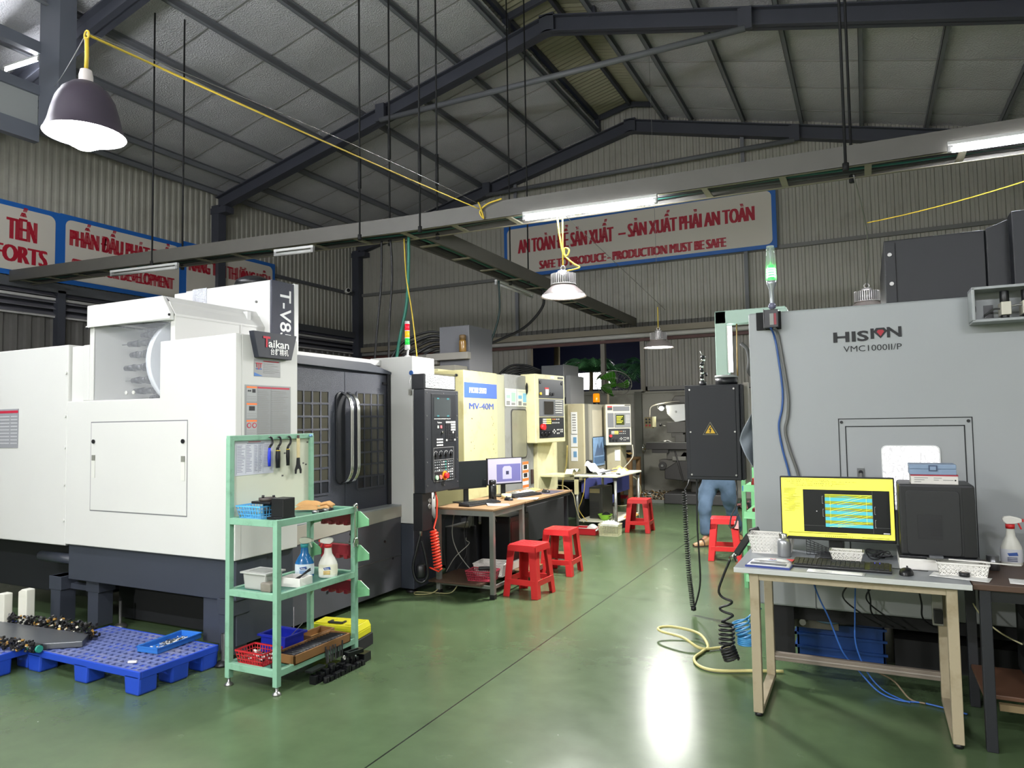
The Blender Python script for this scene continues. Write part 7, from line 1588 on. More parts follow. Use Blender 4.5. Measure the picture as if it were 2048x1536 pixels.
sprayer('spray_bottle', 'blue glass cleaner spray bottle on the middle trolley shelf', (-3.25, 3.50, ZM), 0.5, M('cleaner_blue', '#2278b8', 0.12), M('neck_teal', '#3aa0a8', 0.3), M('clear_head', '#cfd2c4', 0.25), (M('label_white_round', '#d9e4ea', 0.4), TEXTB, M('label_blue_line', '#4f83c0', 0.5)), 1.3, 'Sumo', True)
sprayer('spray_bottle', 'white cleaner spray bottle with red trigger on the middle trolley shelf', (-3.10, 3.55, ZM), 0.5, M('bottle_white2', '#e4e3db', 0.35), RED, RED, (M('label_cream', '#e2dfcc', 0.4), TEXTB, M('label_gold', '#c09a2a', 0.5)), 1.3, 'Sumo', False, True)
t = thing('tool_holder', 'milling chuck with cutter standing at the rear of the trolley', 'tool holder', (-3.10, 3.775, 0.725)); o = None
b = B(); b.cyl((0, 0, 0), (0.02, 0, 0.06), 0.02, STEEL, n=16); b.build('sleeve', t); b = B(); b.cyl((0.02, 0, 0.06), (0.028, 0, 0.085), 0.028, BLACK, n=18); b.build('nut', t); b = B(); b.cyl((0.028, 0, 0.085), (0.045, 0, 0.14), 0.005, BLACK, n=8); b.build('cutter', t)
# bottom shelf
ZB = 0.128
basket('plastic_basket', 'red pierced basket at the front of the bottom trolley shelf', (-3.27, 3.14, ZB), 0.0, 0.22, 0.15, 0.075, M('basket_red', '#b9252c', 0.4), None, 'sq')
b = B(); r = random.Random(14)
for i in range(40): b.obox((-3.27 + r.uniform(-0.07, 0.07), 3.14 + r.uniform(-0.045, 0.045), ZB + 0.012 + r.uniform(0, 0.035)), (r.uniform(0.01, 0.03), 0.008, 0.008), r.choice([STEEL, WHITEPL, DKSTEEL]), Matrix.Rotation(r.uniform(0, 3), 3, 'Z'))
tag(b.build('small_parts'), 'loose small parts in the red basket', 'small parts', kind='stuff')
t = thing('plastic_bin', 'dark blue plastic bin on the bottom trolley shelf', 'bin', (-3.30, 3.36, ZB))
CBX = M('bin_blue', '#15239a', 0.4)
b = B()
for q in ((-0.10, 0.10, -0.08, -0.075), (-0.10, 0.10, 0.075, 0.08), (-0.10, -0.095, -0.08, 0.08), (0.095, 0.10, -0.08, 0.08)): b.box(*q, 0, 0.11, CBX)
b.box(-0.10, 0.10, -0.08, 0.08, 0, 0.005, CBX); b.build('body', t, 0.003); b = B(); b.box(-0.115, 0.115, -0.095, -0.08, 0.10, 0.112, CBX); b.box(-0.115, 0.115, 0.08, 0.095, 0.10, 0.112, CBX); b.box(-0.115, -0.10, -0.08, 0.08, 0.10, 0.112, CBX); b.box(0.10, 0.115, -0.08, 0.08, 0.10, 0.112, CBX); b.build('rim', t)
b = B(); b.bar((-3.28, 3.38, ZB + 0.06), (-3.20, 3.43, ZB + 0.16), 0.02, 0.004, STEEL); tag(b.build('scraper'), 'steel scraper blade leaning out of the dark blue bin', 'scraper')
t = thing('wooden_tray', 'wooden tray of black cutter arbors on the bottom trolley shelf', 'tray', (-3.10, 3.42, ZB))
b = B(); W2 = M('tray_wood', '#7a5630', 0.55, var=0.2, vscale=12)
for q in ((-0.08, 0.08, -0.25, -0.24), (-0.08, 0.08, 0.24, 0.25), (-0.085, -0.075, -0.25, 0.25), (0.07, 0.08, -0.25, 0.25)): b.box(*q, 0, 0.055, W2)
b.box(-0.08, 0.08, -0.25, 0.25, 0, 0.008, W2); b.build('box', t, 0.002)
for i in range(17):
    g = 'arbors in the wooden tray'
    b = B(); y = 3.19 + i * 0.028; b.cyl((-3.165, y, ZB + 0.038), (-3.04, y + 0.008, ZB + 0.046), 0.0115, BLACK, r1=0.009, n=10); tag(b.build('cutter_arbor'), 'black cutter arbor lying in the wooden tray', 'tool', g)
t = thing('wooden_tray', 'empty wooden tray behind the arbors on the bottom trolley shelf', 'tray', (-3.24, 3.60, ZB))
b = B()
for q in ((-0.06, 0.05, -0.11, -0.10), (-0.06, 0.05, 0.10, 0.11), (-0.065, -0.055, -0.11, 0.11), (0.045, 0.055, -0.11, 0.11)): b.box(*q, 0, 0.06, W2)
b.box(-0.06, 0.05, -0.11, 0.11, 0, 0.02, M('tray_wood_light', '#c09350', 0.55, var=0.2)); b.build('box', t, 0.002)
b = B(); b.lathe([(0.014, 0), (0.026, 0), (0.026, 0.02), (0.014, 0.02), (0.014, 0)], (-3.10, 3.10, ZB), BLACK, 22, cap0=False, cap1=False); tag(b.build('bearing_ring'), 'dark bearing ring by the front post of the bottom trolley shelf', 'ring')
t = thing('tool_case', 'yellow plastic tool case with black handle behind the bottom trolley shelf', 'case', (-3.30, 3.90, 0.0), 0.16)
YC = M('case_yellow', '#cdc61c', 0.35)
b = B(); b.box(-0.19, 0.19, -0.09, 0.09, 0.08, 0.125, YC); b.build('body', t, 0.006); b = B(); b.prism([(-0.19, 0.127), (0.19, 0.127), (0.17, 0.165), (-0.17, 0.165)], -0.09, 0.09, YC); b.box(-0.16, -0.05, -0.07, 0.07, 0.165, 0.17, YC); b.box(0.08, 0.165, -0.07, 0.07, 0.165, 0.17, YC); b.build('lid', t, 0.006)
b = B(); b.bar((-0.06, -0.05, 0.172), (0.05, -0.05, 0.172), 0.02, 0.01, BLACK); b.bar((-0.055, -0.05, 0.17), (-0.055, 0.0, 0.17), 0.015, 0.01, BLACK); b.bar((0.045, -0.05, 0.17), (0.045, 0.0, 0.17), 0.015, 0.01, BLACK); b.build('handle', t)
b = B(); b.box(-0.2, 0.2, -0.1, 0.1, 0.0, 0.08, BLACKM); tag(b.build('black_block', None, 0.004), 'black block carrying the yellow tool case', 'block'); bpy.context.view_layer.update(); bpy.data.objects['black_block'].location = (-3.30, 3.90, 0); bpy.data.objects['black_block'].rotation_euler = (0, 0, 0.16)
# black clamping blocks heaped on the floor by the trolley
r = random.Random(31); BK = M('oiled_black_steel', '#101114', 0.35, metal=0.3)
g = 'black clamping blocks beside the green trolley'
def block(x, y, z, sx, sy, sz, rz, lab, kind):
    t = B()
    R = Matrix.Rotation(rz, 3, 'Z')
    if kind == 'step':
        for i in range(4): t.obox(Vector((x, y, z)) + R @ Vector((0, -sy / 2 + sy * (i + 0.5) / 4, sz * (i + 1) / 8)), (sx, sy / 4, sz * (i + 1) / 4), BK, R)
    elif kind == 'cyl': t.cyl((x, y, z), (x, y, z + sz), sx / 2, BK, n=14)
    elif kind == 'slot':
        t.obox(Vector((x, y, z + sz / 2)) + R @ Vector((-sx * 0.35, 0, 0)), (sx * 0.3, sy, sz), BK, R); t.obox(Vector((x, y, z + sz / 2)) + R @ Vector((sx * 0.35, 0, 0)), (sx * 0.3, sy, sz), BK, R)
        t.obox(Vector((x, y, z + sz / 2)) + R @ Vector((0, sy * 0.4, 0)), (sx * 0.45, sy * 0.2, sz), BK, R); t.obox(Vector((x, y, z + sz / 2)) + R @ Vector((0, -sy * 0.4, 0)), (sx * 0.45, sy * 0.2, sz), BK, R)
    else: t.obox((x, y, z + sz / 2), (sx, sy, sz), BK, R)
    tag(t.build('clamping_block', None, 0.0015), lab, 'clamping block', g)
SM = 'black steel clamping block in the heap beside the green trolley'
for i in range(13):
    y = 3.27 + i * 0.031; block(-2.965, y, 0, 0.045, 0.026, r.choice((0.05, 0.06, 0.07)), 0.05, SM, ('box', 'step', 'cyl')[i % 3])
for i in range(11):
    y = 3.30 + i * 0.033; block(-2.915, y + 0.02, 0, 0.035, 0.028, r.choice((0.03, 0.045)), -0.05, SM, ('cyl', 'box', 'step')[i % 3])
block(-2.98, 3.30, 0.072, 0.05, 0.13, 0.012, 0.06, 'flat black bar on the front end of the clamping block heap', 'box')
block(-2.955, 3.62, 0.072, 0.05, 0.12, 0.025, -0.25, 'black slotted clamp on top of the far end of the block heap', 'slot')
block(-2.955, 3.72, 0, 0.06, 0.08, 0.055, 0.1, 'black block at the far end of the clamping block heap', 'box')
block(-2.99, 3.34, 0.0, 0.02, 0.05, 0.10, 0.0, 'upright black plate leaning on the trolley by the block heap', 'box') if False else None
for i in range(8):
    b = B(); y = 3.40 + i * 0.022; b.bar((-2.985 + r.uniform(-0.01, 0.01), y, 0.075), (-3.0, y + 0.012, 0.155 + r.uniform(-0.015, 0.02)), 0.009, 0.007, DKSTEEL); tag(b.build('clamp_stud'), 'dark stud standing in the clamping block heap', 'stud', 'studs in the clamping block heap')
b = B(); b.lathe([(0.008, -0.003), (0.014, -0.003), (0.014, 0.003), (0.008, 0.003), (0.008, -0.003)], (-2.93, 3.50, 0.088), STEEL, 18, cap0=False, cap1=False, axis=(1, 0.2, 0.2)); tag(b.build('washer'), 'bright washer on the clamping block heap', 'washer')

# ================================================================ pallets
def pallet(label, x0, x1, y0, y1, z=0.135):
    o = Vector(((x0 + x1) / 2, (y0 + y1) / 2, 0))
    t = thing('plastic_pallet', label, 'pallet', o, 0, 'blue plastic pallets')
    b = B(o); nx, ny = 18, 10; dx = (x1 - x0) / nx; dy = (y1 - y0) / ny
    pad = lambda i, j: (i < 3 or i >= nx - 3 or abs(i - nx / 2 + 0.5) < 1.6) and (j < 2 or j >= ny - 2 or abs(j - ny / 2 + 0.5) < 1.1)
    for i in range(nx + 1): b.box(x0 + i * dx - 0.012, x0 + i * dx + 0.012, y0, y1, z - 0.02, z - 0.001, BLUEDUST)
    for j in range(ny + 1): b.box(x0, x1, y0 + j * dy - 0.010, y0 + j * dy + 0.010, z - 0.02, z, BLUEDUST)
    for i in range(nx):
        for j in range(ny):
            if pad(i, j): b.box(x0 + i * dx + 0.012, x0 + i * dx + dx - 0.012, y0 + j * dy + 0.010, y0 + j * dy + dy - 0.010, z - 0.02, z - 0.006, BLUEPL)
    b.build('deck', t)
    b = B(o); e = 0.0145
    for q in ((x0 - e, x1 + e, y0 - e, y0), (x0 - e, x1 + e, y1, y1 + e), (x0 - e, x0, y0, y1), (x1, x1 + e, y0, y1)): b.box(*q, z - 0.04, z + 0.002, BLUEPL)
    b.build('edge_band', t, 0.004)
    for fx in (0, 0.5, 1):
        for fy in (0, 0.5, 1):
            cx = x0 - e + (x1 - x0 + 2 * e - 0.14) * fx + 0.07; cy = y0 - e + (y1 - y0 + 2 * e - 0.12) * fy + 0.06
            b = B(o); b.prism([(cx - 0.07, z - 0.02), (cx + 0.07, z - 0.02), (cx + 0.06, 0), (cx - 0.06, 0)], cy - 0.06, cy + 0.06, BLUEPL); b.build('foot_block', t, 0.012)
    return t
pallet('blue plastic pallet on the floor, nearest to the green trolley', -4.80, -3.75, 2.72, 3.24)
pallet('blue plastic pallet under the chain, cut by the left picture edge', -5.95, -4.84, 2.52, 3.04)
t = thing('parts_tray', 'shallow blue tray with bright chips on the near pallet', 'tray', (-4.03, 3.13, 0.136), 1.67)
TB = M('tray_blue', '#2f6fbf', 0.4)
b = B(); b.box(-0.17, 0.17, -0.08, 0.08, 0, 0.006, TB)
for q in ((-0.175, 0.175, -0.085, -0.078), (-0.175, 0.175, 0.078, 0.085), (-0.175, -0.168, -0.085, 0.085), (0.168, 0.175, -0.085, 0.085)): b.box(*q, 0, 0.034, TB)
b.build('body', t, 0.003)
b = B(); b.box(-0.18, 0.18, -0.09, -0.082, 0.030, 0.036, TB); b.box(-0.18, 0.18, 0.082, 0.09, 0.030, 0.036, TB); b.box(-0.18, -0.172, -0.09, 0.09, 0.030, 0.036, TB); b.box(0.172, 0.18, -0.09, 0.09, 0.030, 0.036, TB); b.build('rim', t)
b = B(); R0 = Matrix.Rotation(1.67, 4, 'Z')
for i in range(140):
    p = R0 @ Vector((max(-0.12, min(0.12, r.gauss(0.03, 0.05))), max(-0.05, min(0.05, r.gauss(0.0, 0.025))), 0)); p.x = p.x - 4.03; p.y += 3.13
    b.obox((p.x, p.y, 0.145 + r.uniform(0, 0.012)), (r.uniform(0.008, 0.022), 0.006, 0.004), r.choice([CHROME, STEEL, WHITEPL]), Matrix.Rotation(r.uniform(0, 3), 3, 'Z'))
tag(b.build('metal_chips'), 'bright metal chips in the shallow blue tray', 'metal chips', kind='stuff')
b = B(); b.obox((-3.93, 2.80, 0.142), (0.05, 0.015, 0.01), WHITEPL, Matrix.Rotation(0.5, 3, 'Z')); tag(b.build('scrap_piece'), 'small white scrap on the front edge of the near pallet', 'scrap')
# conveyor belt piece edged with chips
t = thing('chip_conveyor', 'dark slab edged with knobbly black chain lying on the left pallet', 'conveyor part', (-5.0, 2.86, 0.137)); o = Vector((-5.0, 2.86, 0.137))
b = B(o); b.prism([(-5.75, 2.60), (-4.72, 2.70), (-4.50, 2.86), (-4.62, 2.98), (-5.75, 2.90)], 0.138, 0.175, M('slab_grey', '#5a5d62', 0.35, metal=0.4), 'xy'); b.build('slab', t, 0.004)
KN = [BLACK, DKSTEEL, M('chip_gold', '#b98e4a', 0.35, metal=0.6), M('chip_dark', '#1d1b19', 0.4), M('chip_white', '#cfc9b8', 0.4), BLACKM]
b = B(o)
def edge(p, q, n, h):
    for i in range(n):
        s = i / n; x = p[0] + (q[0] - p[0]) * s; y = p[1] + (q[1] - p[1]) * s
        for k in range(7):
            b.obox((x + r.uniform(-0.02, 0.02), y + r.uniform(-0.025, 0.025), 0.137 + 0.012 + r.uniform(0, h)), (r.uniform(0.008, 0.022), r.uniform(0.008, 0.016), r.uniform(0.008, 0.016)), r.choices(KN, (8, 6, 2, 6, 1, 6))[0], Matrix.Rotation(r.uniform(0, 3), 3, Vector((r.uniform(-1, 1), r.uniform(-1, 1), 1)).normalized()))
edge((-5.7, 2.56), (-4.66, 2.66), 60, 0.06); edge((-5.7, 2.93), (-5.05, 2.99), 40, 0.07); edge((-5.05, 2.99), (-4.56, 2.99), 34, 0.09)
b.build('chain_edge', t)
b = B(o); b.box(-4.72, -4.66, 2.655, 2.71, 0.138, 0.18, BLACK); b.cyl((-4.74, 2.68, 0.16), (-4.725, 2.68, 0.16), 0.022, M('teal_end', '#2f8f7c', 0.4), n=14); b.cyl((-4.655, 2.68, 0.16), (-4.64, 2.68, 0.16), 0.022, M('teal_end', '#2f8f7c', 0.4), n=14); b.build('end_roller', t)
for i, (x, y, h, lab) in enumerate(((-5.36, 3.0, 0.26, 'translucent white block standing behind the chain on the left pallet'), (-5.52, 2.94, 0.23, 'second translucent white block, cut by the left picture edge'))):
    b = B(); b.prism([(x - 0.05, 0.137), (x + 0.05, 0.137), (x + 0.05, 0.137 + h), (x - 0.01, 0.137 + h), (x - 0.05, 0.137 + h - 0.02)], y - 0.03, y + 0.03, M('nylon_block', '#d5d4c8', 0.4)); tag(b.build('nylon_block', None, 0.006), lab, 'block')

# ================================================================ desks of the left row
ZD = 0.77
O = Vector((-3.2, 5.75, 0))
MTUBE = M('square_steel_tube', '#8b8d88', 0.35, metal=0.6, var=0.15, vscale=12)
da = thing('work_desk', 'wood topped steel desk nearest the black console on the left row', 'desk', O)
b = B(O); b.box(-3.50, -2.905, 5.42, 6.055, ZD - 0.018, ZD, WOODTOP); b.build('desk_top', da, 0.003)
b = B(O); b.box(-3.49, -2.915, 5.43, 5.455, ZD - 0.065, ZD - 0.018, MTUBE); b.box(-2.94, -2.915, 5.43, 6.05, ZD - 0.065, ZD - 0.018, MTUBE); b.box(-3.49, -3.465, 5.43, 6.05, ZD - 0.065, ZD - 0.018, MTUBE); b.build('apron', da)
for x, y in ((-2.93, 5.445), (-3.477, 5.445), (-2.93, 6.03), (-3.477, 6.03)):
    b = B(O); b.box(x - 0.02, x + 0.02, y - 0.02, y + 0.02, 0.03, ZD - 0.02, MTUBE); b.build('leg', da, 0.002); b = B(O); b.box(x - 0.023, x + 0.023, y - 0.023, y + 0.023, 0.0, 0.04, BLACK); b.build('foot', da)
b = B(O); b.box(-3.477, -2.93, 5.435, 5.455, 0.085, 0.11, MTUBE); b.box(-2.94, -2.92, 5.445, 6.03, 0.085, 0.11, MTUBE); b.build('lower_frame', da); b = B(O); b.box(-3.55, -3.02, 5.38, 6.05, 0.11, 0.128, BROWNTOP); b.build('lower_shelf', da, 0.002)
O = Vector((-3.2, 6.7, 0))
db = thing('work_desk', 'wood topped desk with black legs, farther one of the left row', 'desk', O)
b = B(O); b.box(-3.50, -2.905, 6.065, 7.26, ZD - 0.02, ZD, WOODTOP); b.build('desk_top', db, 0.003)
b = B(O); b.box(-3.49, -2.93, 6.08, 7.24, ZD - 0.055, ZD - 0.02, M('black_tube', '#191b20', 0.5)); b.build('apron', db)
for x, y in ((-2.96, 7.2), (-3.46, 7.2), (-3.46, 6.1), (-2.96, 6.1)):
    b = B(O); b.box(x - 0.018, x + 0.018, y - 0.018, y + 0.018, 0.0, ZD - 0.02, M('black_tube', '#191b20', 0.5)); b.build('leg', db)
b = B(O); b.box(-3.47, -2.93, 6.10, 7.2, 0.09, 0.108, WOODTOP); b.box(-2.95, -2.93, 6.1, 7.2, 0.06, 0.09, MTUBE); b.build('lower_shelf', db, 0.002)
def screen(label, loc, rz, W, Hm, zc, m):
    t = thing('monitor', label, 'monitor', loc, rz)
    b = B(); b.box(-W / 2, W / 2, 0, 0.025, zc, zc + Hm, BLACK); b.build('casing', t, 0.003)
    b = B(); b.box(-W / 2 + 0.008, W / 2 - 0.008, -0.0015, 0.001, zc + 0.014, zc + Hm - 0.008, m); s = b.build('screen', t)
    b = B(); b.bar((0, 0.04, 0.01), (0, 0.04, zc + 0.12), 0.05, 0.02, BLACK); b.box(-0.10, 0.10, -0.03, 0.12, 0.0, 0.012, BLACK); b.build('stand', t, 0.003)
    return t, s
screen('dark switched off monitor beside the black console', (-3.37, 5.80, ZD), 1.15, 0.44, 0.26, 0.13, SCREEN)
t, s = screen('lit monitor showing a grey part drawing on the farther left desk', (-3.30, 6.42, ZD), 1.05, 0.42, 0.27, 0.12, M('lit_pale_screen', '#8f8b9b', 0.4, emit=0.2))
b = B(); b.box(-0.10, 0.19, -0.0025, -0.0015, 0.15, 0.325, M('screen_indigo', '#55537f', 0.4, emit=0.12)); b.build('viewport', s)
b = B(); b.prism([(-0.03, 0.175), (0.08, 0.175), (0.08, 0.285), (0.06, 0.305), (-0.01, 0.305), (-0.03, 0.285)], -0.0035, -0.0025, M('screen_part', '#8d8bad', 0.4, emit=0.15)); b.box(0.01, 0.045, -0.0045, -0.0035, 0.22, 0.255, M('screen_pocket', '#2f2f45', 0.4)); b.build('drawn_part', s)
t = thing('keyboard', 'black keyboard on the wood desk by the black console', 'keyboard', (-3.20, 5.72, ZD), 1.35); keyboard(t, 0.44, 0.13, KEYD, BLACK, (17, 5))
t = thing('keyboard', 'black keyboard in front of the lit monitor on the left row', 'keyboard', (-3.13, 6.50, ZD), 1.35); keyboard(t, 0.44, 0.13, KEYD, BLACK, (17, 5))
mouse('computer_mouse', 'black mouse between the two keyboards of the left row', (-3.10, 6.10, ZD), 1.3)
mouse('computer_mouse', 'black mouse on the mat at the far end of the left row', (-3.05, 6.87, ZD + 0.003), 1.3)
b = B(); b.box(-3.14, -2.94, 6.75, 7.12, ZD, ZD + 0.003, M('mat_violet', '#3d3848', 0.7)); tag(b.build('mouse_mat'), 'dark mouse mat at the far end of the left row', 'mat')
t = thing('thermos_bottle', 'tall black thermos flask on the left row of desks', 'bottle', (-3.22, 6.0, ZD))
b = B(); b.lathe([(0.036, 0), (0.038, 0.006), (0.038, 0.145), (0.032, 0.16)], (0, 0, 0), M('thermos_black', '#111214', 0.25), 26); b.build('body', t); b = B(); b.lathe([(0.032, 0.16), (0.035, 0.165), (0.035, 0.195), (0.03, 0.202)], (0, 0, 0), M('thermos_cap', '#1d1e22', 0.2), 24); b.build('cap', t)
paper('paper_sheet', 'white paper lying by the front corner of the near left desk', (-3.02, 5.73, ZD), 0.6, 0.2, 0.13, 6, 12, 0.012)
paper('paper_sheet', 'white paper hanging over the desk joint on the left row', (-2.99, 6.3, ZD), 0.3, 0.2, 0.14, 6, 13, 0.003)
t = thing('masking_tape', 'cream roll of masking tape near the lit monitor', 'tape', (-3.20, 6.25, ZD)); b = B(); b.lathe([(0.028, 0), (0.05, 0), (0.05, 0.045), (0.028, 0.045), (0.028, 0)], (0, 0, 0), M('masking_cream', '#d9cf9c', 0.6), 26, cap0=False, cap1=False); b.build('tape', t); b = B(); b.lathe([(0.025, 0.002), (0.028, 0.002), (0.028, 0.043), (0.025, 0.043), (0.025, 0.002)], (0, 0, 0), M('tape_core', '#57483b', 0.6), 20, cap0=False, cap1=False); b.build('core', t)
for i, (x, y, rz, lab) in enumerate(((-3.30, 6.66, 0.3, 'white crumpled tissue nearest the lit monitor'), (-3.26, 6.85, 0.9, 'white and yellow wrapper pile on the far left desk'), (-3.28, 7.05, 0.2, 'tan crumpled cloth at the back of the far left desk'))):
    b = B(); m = (PAPER, M('wrap_white', '#e3e0cd', 0.6, var=0.3, vscale=30, stain='#c89a2a', stscale=40, stamt=0.7), M('tan_cloth', '#c3a35e', 0.7, var=0.2, vscale=20))[i]
    b.grid(lambda u, v: (x - 0.06 + 0.12 * u, y - 0.09 + 0.18 * v, ZD + 0.004 + 0.028 * (math.sin(PI * u) * math.sin(PI * v)) ** 0.5 * (0.8 + 0.35 * math.sin(17 * u + 23 * v + i) * math.sin(11 * u - 7 * v))), 14, 14, m); tag(b.build('crumpled_wrapper'), lab, 'wrapper')
b = B(); b.grid(lambda u, v: (-3.40 + 0.1 * u, 8.25 + 0.3 * v, 0.86 + 0.05 * math.sin(PI * v) + 0.03 * math.sin(9 * v)), 8, 14, M('glove_white', '#dcdcc4', 0.7)); tag(b.build('white_glove'), 'pale glove lying on the ledge of the control pillar', 'glove')
b = B(); b.box(-3.71, -3.40, 8.2, 8.58, 0.825, 0.85, CREAM); tag(b.build('ledge_plate'), 'cream ledge plate on the front of the control pillar', 'ledge')
# under the left desks
t = thing('computer_tower', 'black computer tower on a white board under the left row', 'computer', (-3.30, 6.25, 0.108))
b = B(); b.box(-0.12, 0.2, -0.13, 0.3, 0.07, 0.5, M('case_gloss_black', '#0e0f12', 0.3)); b.build('case', t, 0.01); b = B(); b.box(0.2, 0.202, -0.1, 0.27, 0.12, 0.45, BLACK); b.build('side_panel', t); b = B(); b.box(-0.13, 0.22, -0.14, 0.31, 0.0, 0.07, WHITEPL); b.build('plinth', t, 0.004)
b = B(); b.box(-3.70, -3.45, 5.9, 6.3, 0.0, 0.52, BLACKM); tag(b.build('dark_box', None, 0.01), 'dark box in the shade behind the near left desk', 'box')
basket('plastic_basket', 'white pierced basket on the lower shelf of the near left desk', (-3.12, 5.80, 0.128), 0.1, 0.30, 0.22, 0.11, WHITEPL, None, 'tri')
basket('plastic_basket', 'dusty red pierced basket on the lower shelf of the near left desk', (-3.10, 5.57, 0.128), 0.1, 0.26, 0.17, 0.085, M('basket_rose', '#a83246', 0.45), None, 'sq')
b = B(); b.obox((-3.08, 5.58, 0.225), (0.12, 0.05, 0.03), BLACK, Matrix.Rotation(0.5, 3, 'Z')); tag(b.build('black_handset', None, 0.008), 'black handset lying in the dusty red basket', 'handset')
for i in range(5):
    wire('power_cable', ('thin grey cord hanging behind the near left desk', 'black cord hanging leftmost behind the near left desk', 'pale cord curving from the desk to the shelf', 'black cord crossing behind the near left desk', 'grey cord drooping between the two left desks')[i], 'cable',
         [[(-3.46, 5.7, 0.72), (-3.48, 5.68, 0.5), (-3.42, 5.66, 0.35), (-3.30, 5.62, 0.24), (-3.2, 5.6, 0.17)], [(-3.48, 5.6, 0.72), (-3.52, 5.6, 0.6), (-3.5, 5.55, 0.45), (-3.47, 5.55, 0.2)], [(-3.44, 6.0, 0.6), (-3.46, 5.9, 0.42), (-3.4, 5.85, 0.38), (-3.46, 5.7, 0.28), (-3.5, 5.6, 0.16)], [(-3.4, 5.9, 0.72), (-3.45, 5.85, 0.5), (-3.4, 5.8, 0.3), (-3.45, 5.7, 0.16)], [(-3.3, 6.1, 0.7), (-3.2, 6.15, 0.45), (-3.25, 6.2, 0.62)]][i], 0.004, M('grey_sheath3', '#8e8d84', 0.5) if i in (0, 2, 4) else DKCABLE, 6)
wire('power_cable', 'pale cord curling on the floor left of the near desk', 'cable', [(-3.45, 5.5, 0.12), (-3.5, 5.40, 0.02), (-3.62, 5.3, 0.008), (-3.68, 5.38, 0.008), (-3.5, 5.42, 0.008), (-3.35, 5.44, 0.02), (-3.3, 5.5, 0.1)], 0.005, M('cord_olive', '#9a9468', 0.5), 6)
wire('power_cable', 'yellowed cord hanging from the desk end to the floor of the left row', 'cable', [(-3.0, 7.3, 0.68), (-3.02, 7.32, 0.45), (-3.04, 7.3, 0.2), (-3.02, 7.28, 0.02)], 0.006, M('cord_cream', '#c2b88c', 0.5), 6)
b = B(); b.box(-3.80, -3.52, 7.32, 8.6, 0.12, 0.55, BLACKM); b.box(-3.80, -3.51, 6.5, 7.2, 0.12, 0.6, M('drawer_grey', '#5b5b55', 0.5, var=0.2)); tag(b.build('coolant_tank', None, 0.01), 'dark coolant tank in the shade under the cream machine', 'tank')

# ================================================================ white table farther down
O = Vector((-3.37, 9.85, 0)); ZW = 0.765
AL = M('round_alu_leg', '#a9aba6', 0.3, metal=0.6)
tw = thing('work_table', 'white topped table with chrome legs before the farther machine', 'table', O)
b = B(O); b.box(-3.69, -3.06, 9.28, 10.45, ZW - 0.025, ZW, M('table_white', '#dedec9', 0.45)); b.build('table_top', tw, 0.004)
for x, y in ((-3.66, 9.32), (-3.1, 9.32), (-3.1, 10.4), (-3.66, 10.4)):
    b = B(O); b.cyl((x, y, 0), (x, y, ZW - 0.03), 0.02, AL, n=14); b.build('leg', tw); b = B(O); b.box(x - 0.025, x + 0.025, y - 0.025, y + 0.025, ZW - 0.065, ZW - 0.025, BLACK); b.build('corner_clamp', tw)
b = B(O); b.box(-3.66, -3.10, 9.32, 10.40, 0.12, 0.138, M('table_white', '#dedec9', 0.45)); b.build('lower_shelf', tw, 0.003)
b = B(); b.box(-3.675, -3.62, 9.25, 9.29, 0.50, ZW - 0.06, CREAM); tag(b.build('power_strip', None, 0.004), 'cream power strip strapped to the near left leg of the white table', 'power strip')
t = thing('black_canister', 'black canister on the near left corner of the white table', 'canister', (-3.63, 9.75, ZW)); b = B(); b.lathe([(0.045, 0), (0.045, 0.15), (0.04, 0.155)], (0, 0, 0), BLACK, 20); b.build('body', t); b = B(); b.lathe([(0.046, 0.155), (0.046, 0.185)], (0, 0, 0), BLACKM, 20); b.build('lid', t)
b = B(); b.grid(lambda u, v: (-3.58 + 0.24 * u, 9.42 + 0.5 * v, ZW + 0.006 + 0.17 * (1 - u) ** 1.3 * math.sin(PI * min(1, 0.2 + v * 0.8)) ** 0.7 + 0.02 * math.sin(12 * u + 9 * v)), 18, 18, M('white_bag', '#e3e6ea', 0.5)); tag(b.build('plastic_bag'), 'crumpled white bag standing on the white table', 'bag')
b = B(); b.grid(lambda u, v: (-3.42 + 0.22 * u, 10.0 + 0.3 * v, ZW + 0.006 + 0.075 * math.sin(PI * u) ** 0.6 * math.sin(PI * v) ** 0.6 * (0.85 + 0.2 * math.sin(16 * u))), 14, 14, M('bread_tan', '#d3a860', 0.7, var=0.2)); tag(b.build('cloth_bundle'), 'tan cloth bundle on the white table', 'cloth')
b = B(); b.grid(lambda u, v: (-3.27 + 0.14 * u, 9.75 + 0.3 * v, ZW + 0.005 + 0.05 * math.sin(PI * u) * math.sin(PI * v) * (1 + 0.6 * math.sin(8 * u + 12 * v))), 12, 12, PAPER); tag(b.build('tissue'), 'white tissue on the aisle side of the white table', 'tissue')
b = B(); b.bar((-3.33, 9.40, ZW + 0.03), (-3.26, 9.85, ZW + 0.05), 0.05, 0.012, GREYD); tag(b.build('steel_rule'), 'dark flat tool lying between the bag and the tissue', 'tool')
b = B(); b.obox((-3.13, 9.55, ZW + 0.008), (0.04, 0.12, 0.014), BLACK, Matrix.Rotation(0.5, 3, 'Z')); tag(b.build('marker_pen'), 'black marker near the front corner of the white table', 'marker')
t = thing('computer_tower', 'dark computer tower on the lower shelf of the white table', 'computer', (-3.47, 9.75, 0.138)); b = B(); b.box(-0.10, 0.1, -0.2, 0.25, 0, 0.44, M('case_olive_black', '#2a2b26', 0.45)); b.build('case', t, 0.01); b = B()
for i in range(10): b.box(-0.09, 0.05, -0.202, -0.2, 0.03 + i * 0.022, 0.04 + i * 0.022, BLACKM)
b.box(-0.09, 0.06, -0.203, -0.2, 0.36, 0.42, M('case_badge', '#6f6747', 0.5)); b.build('front_grille', t)
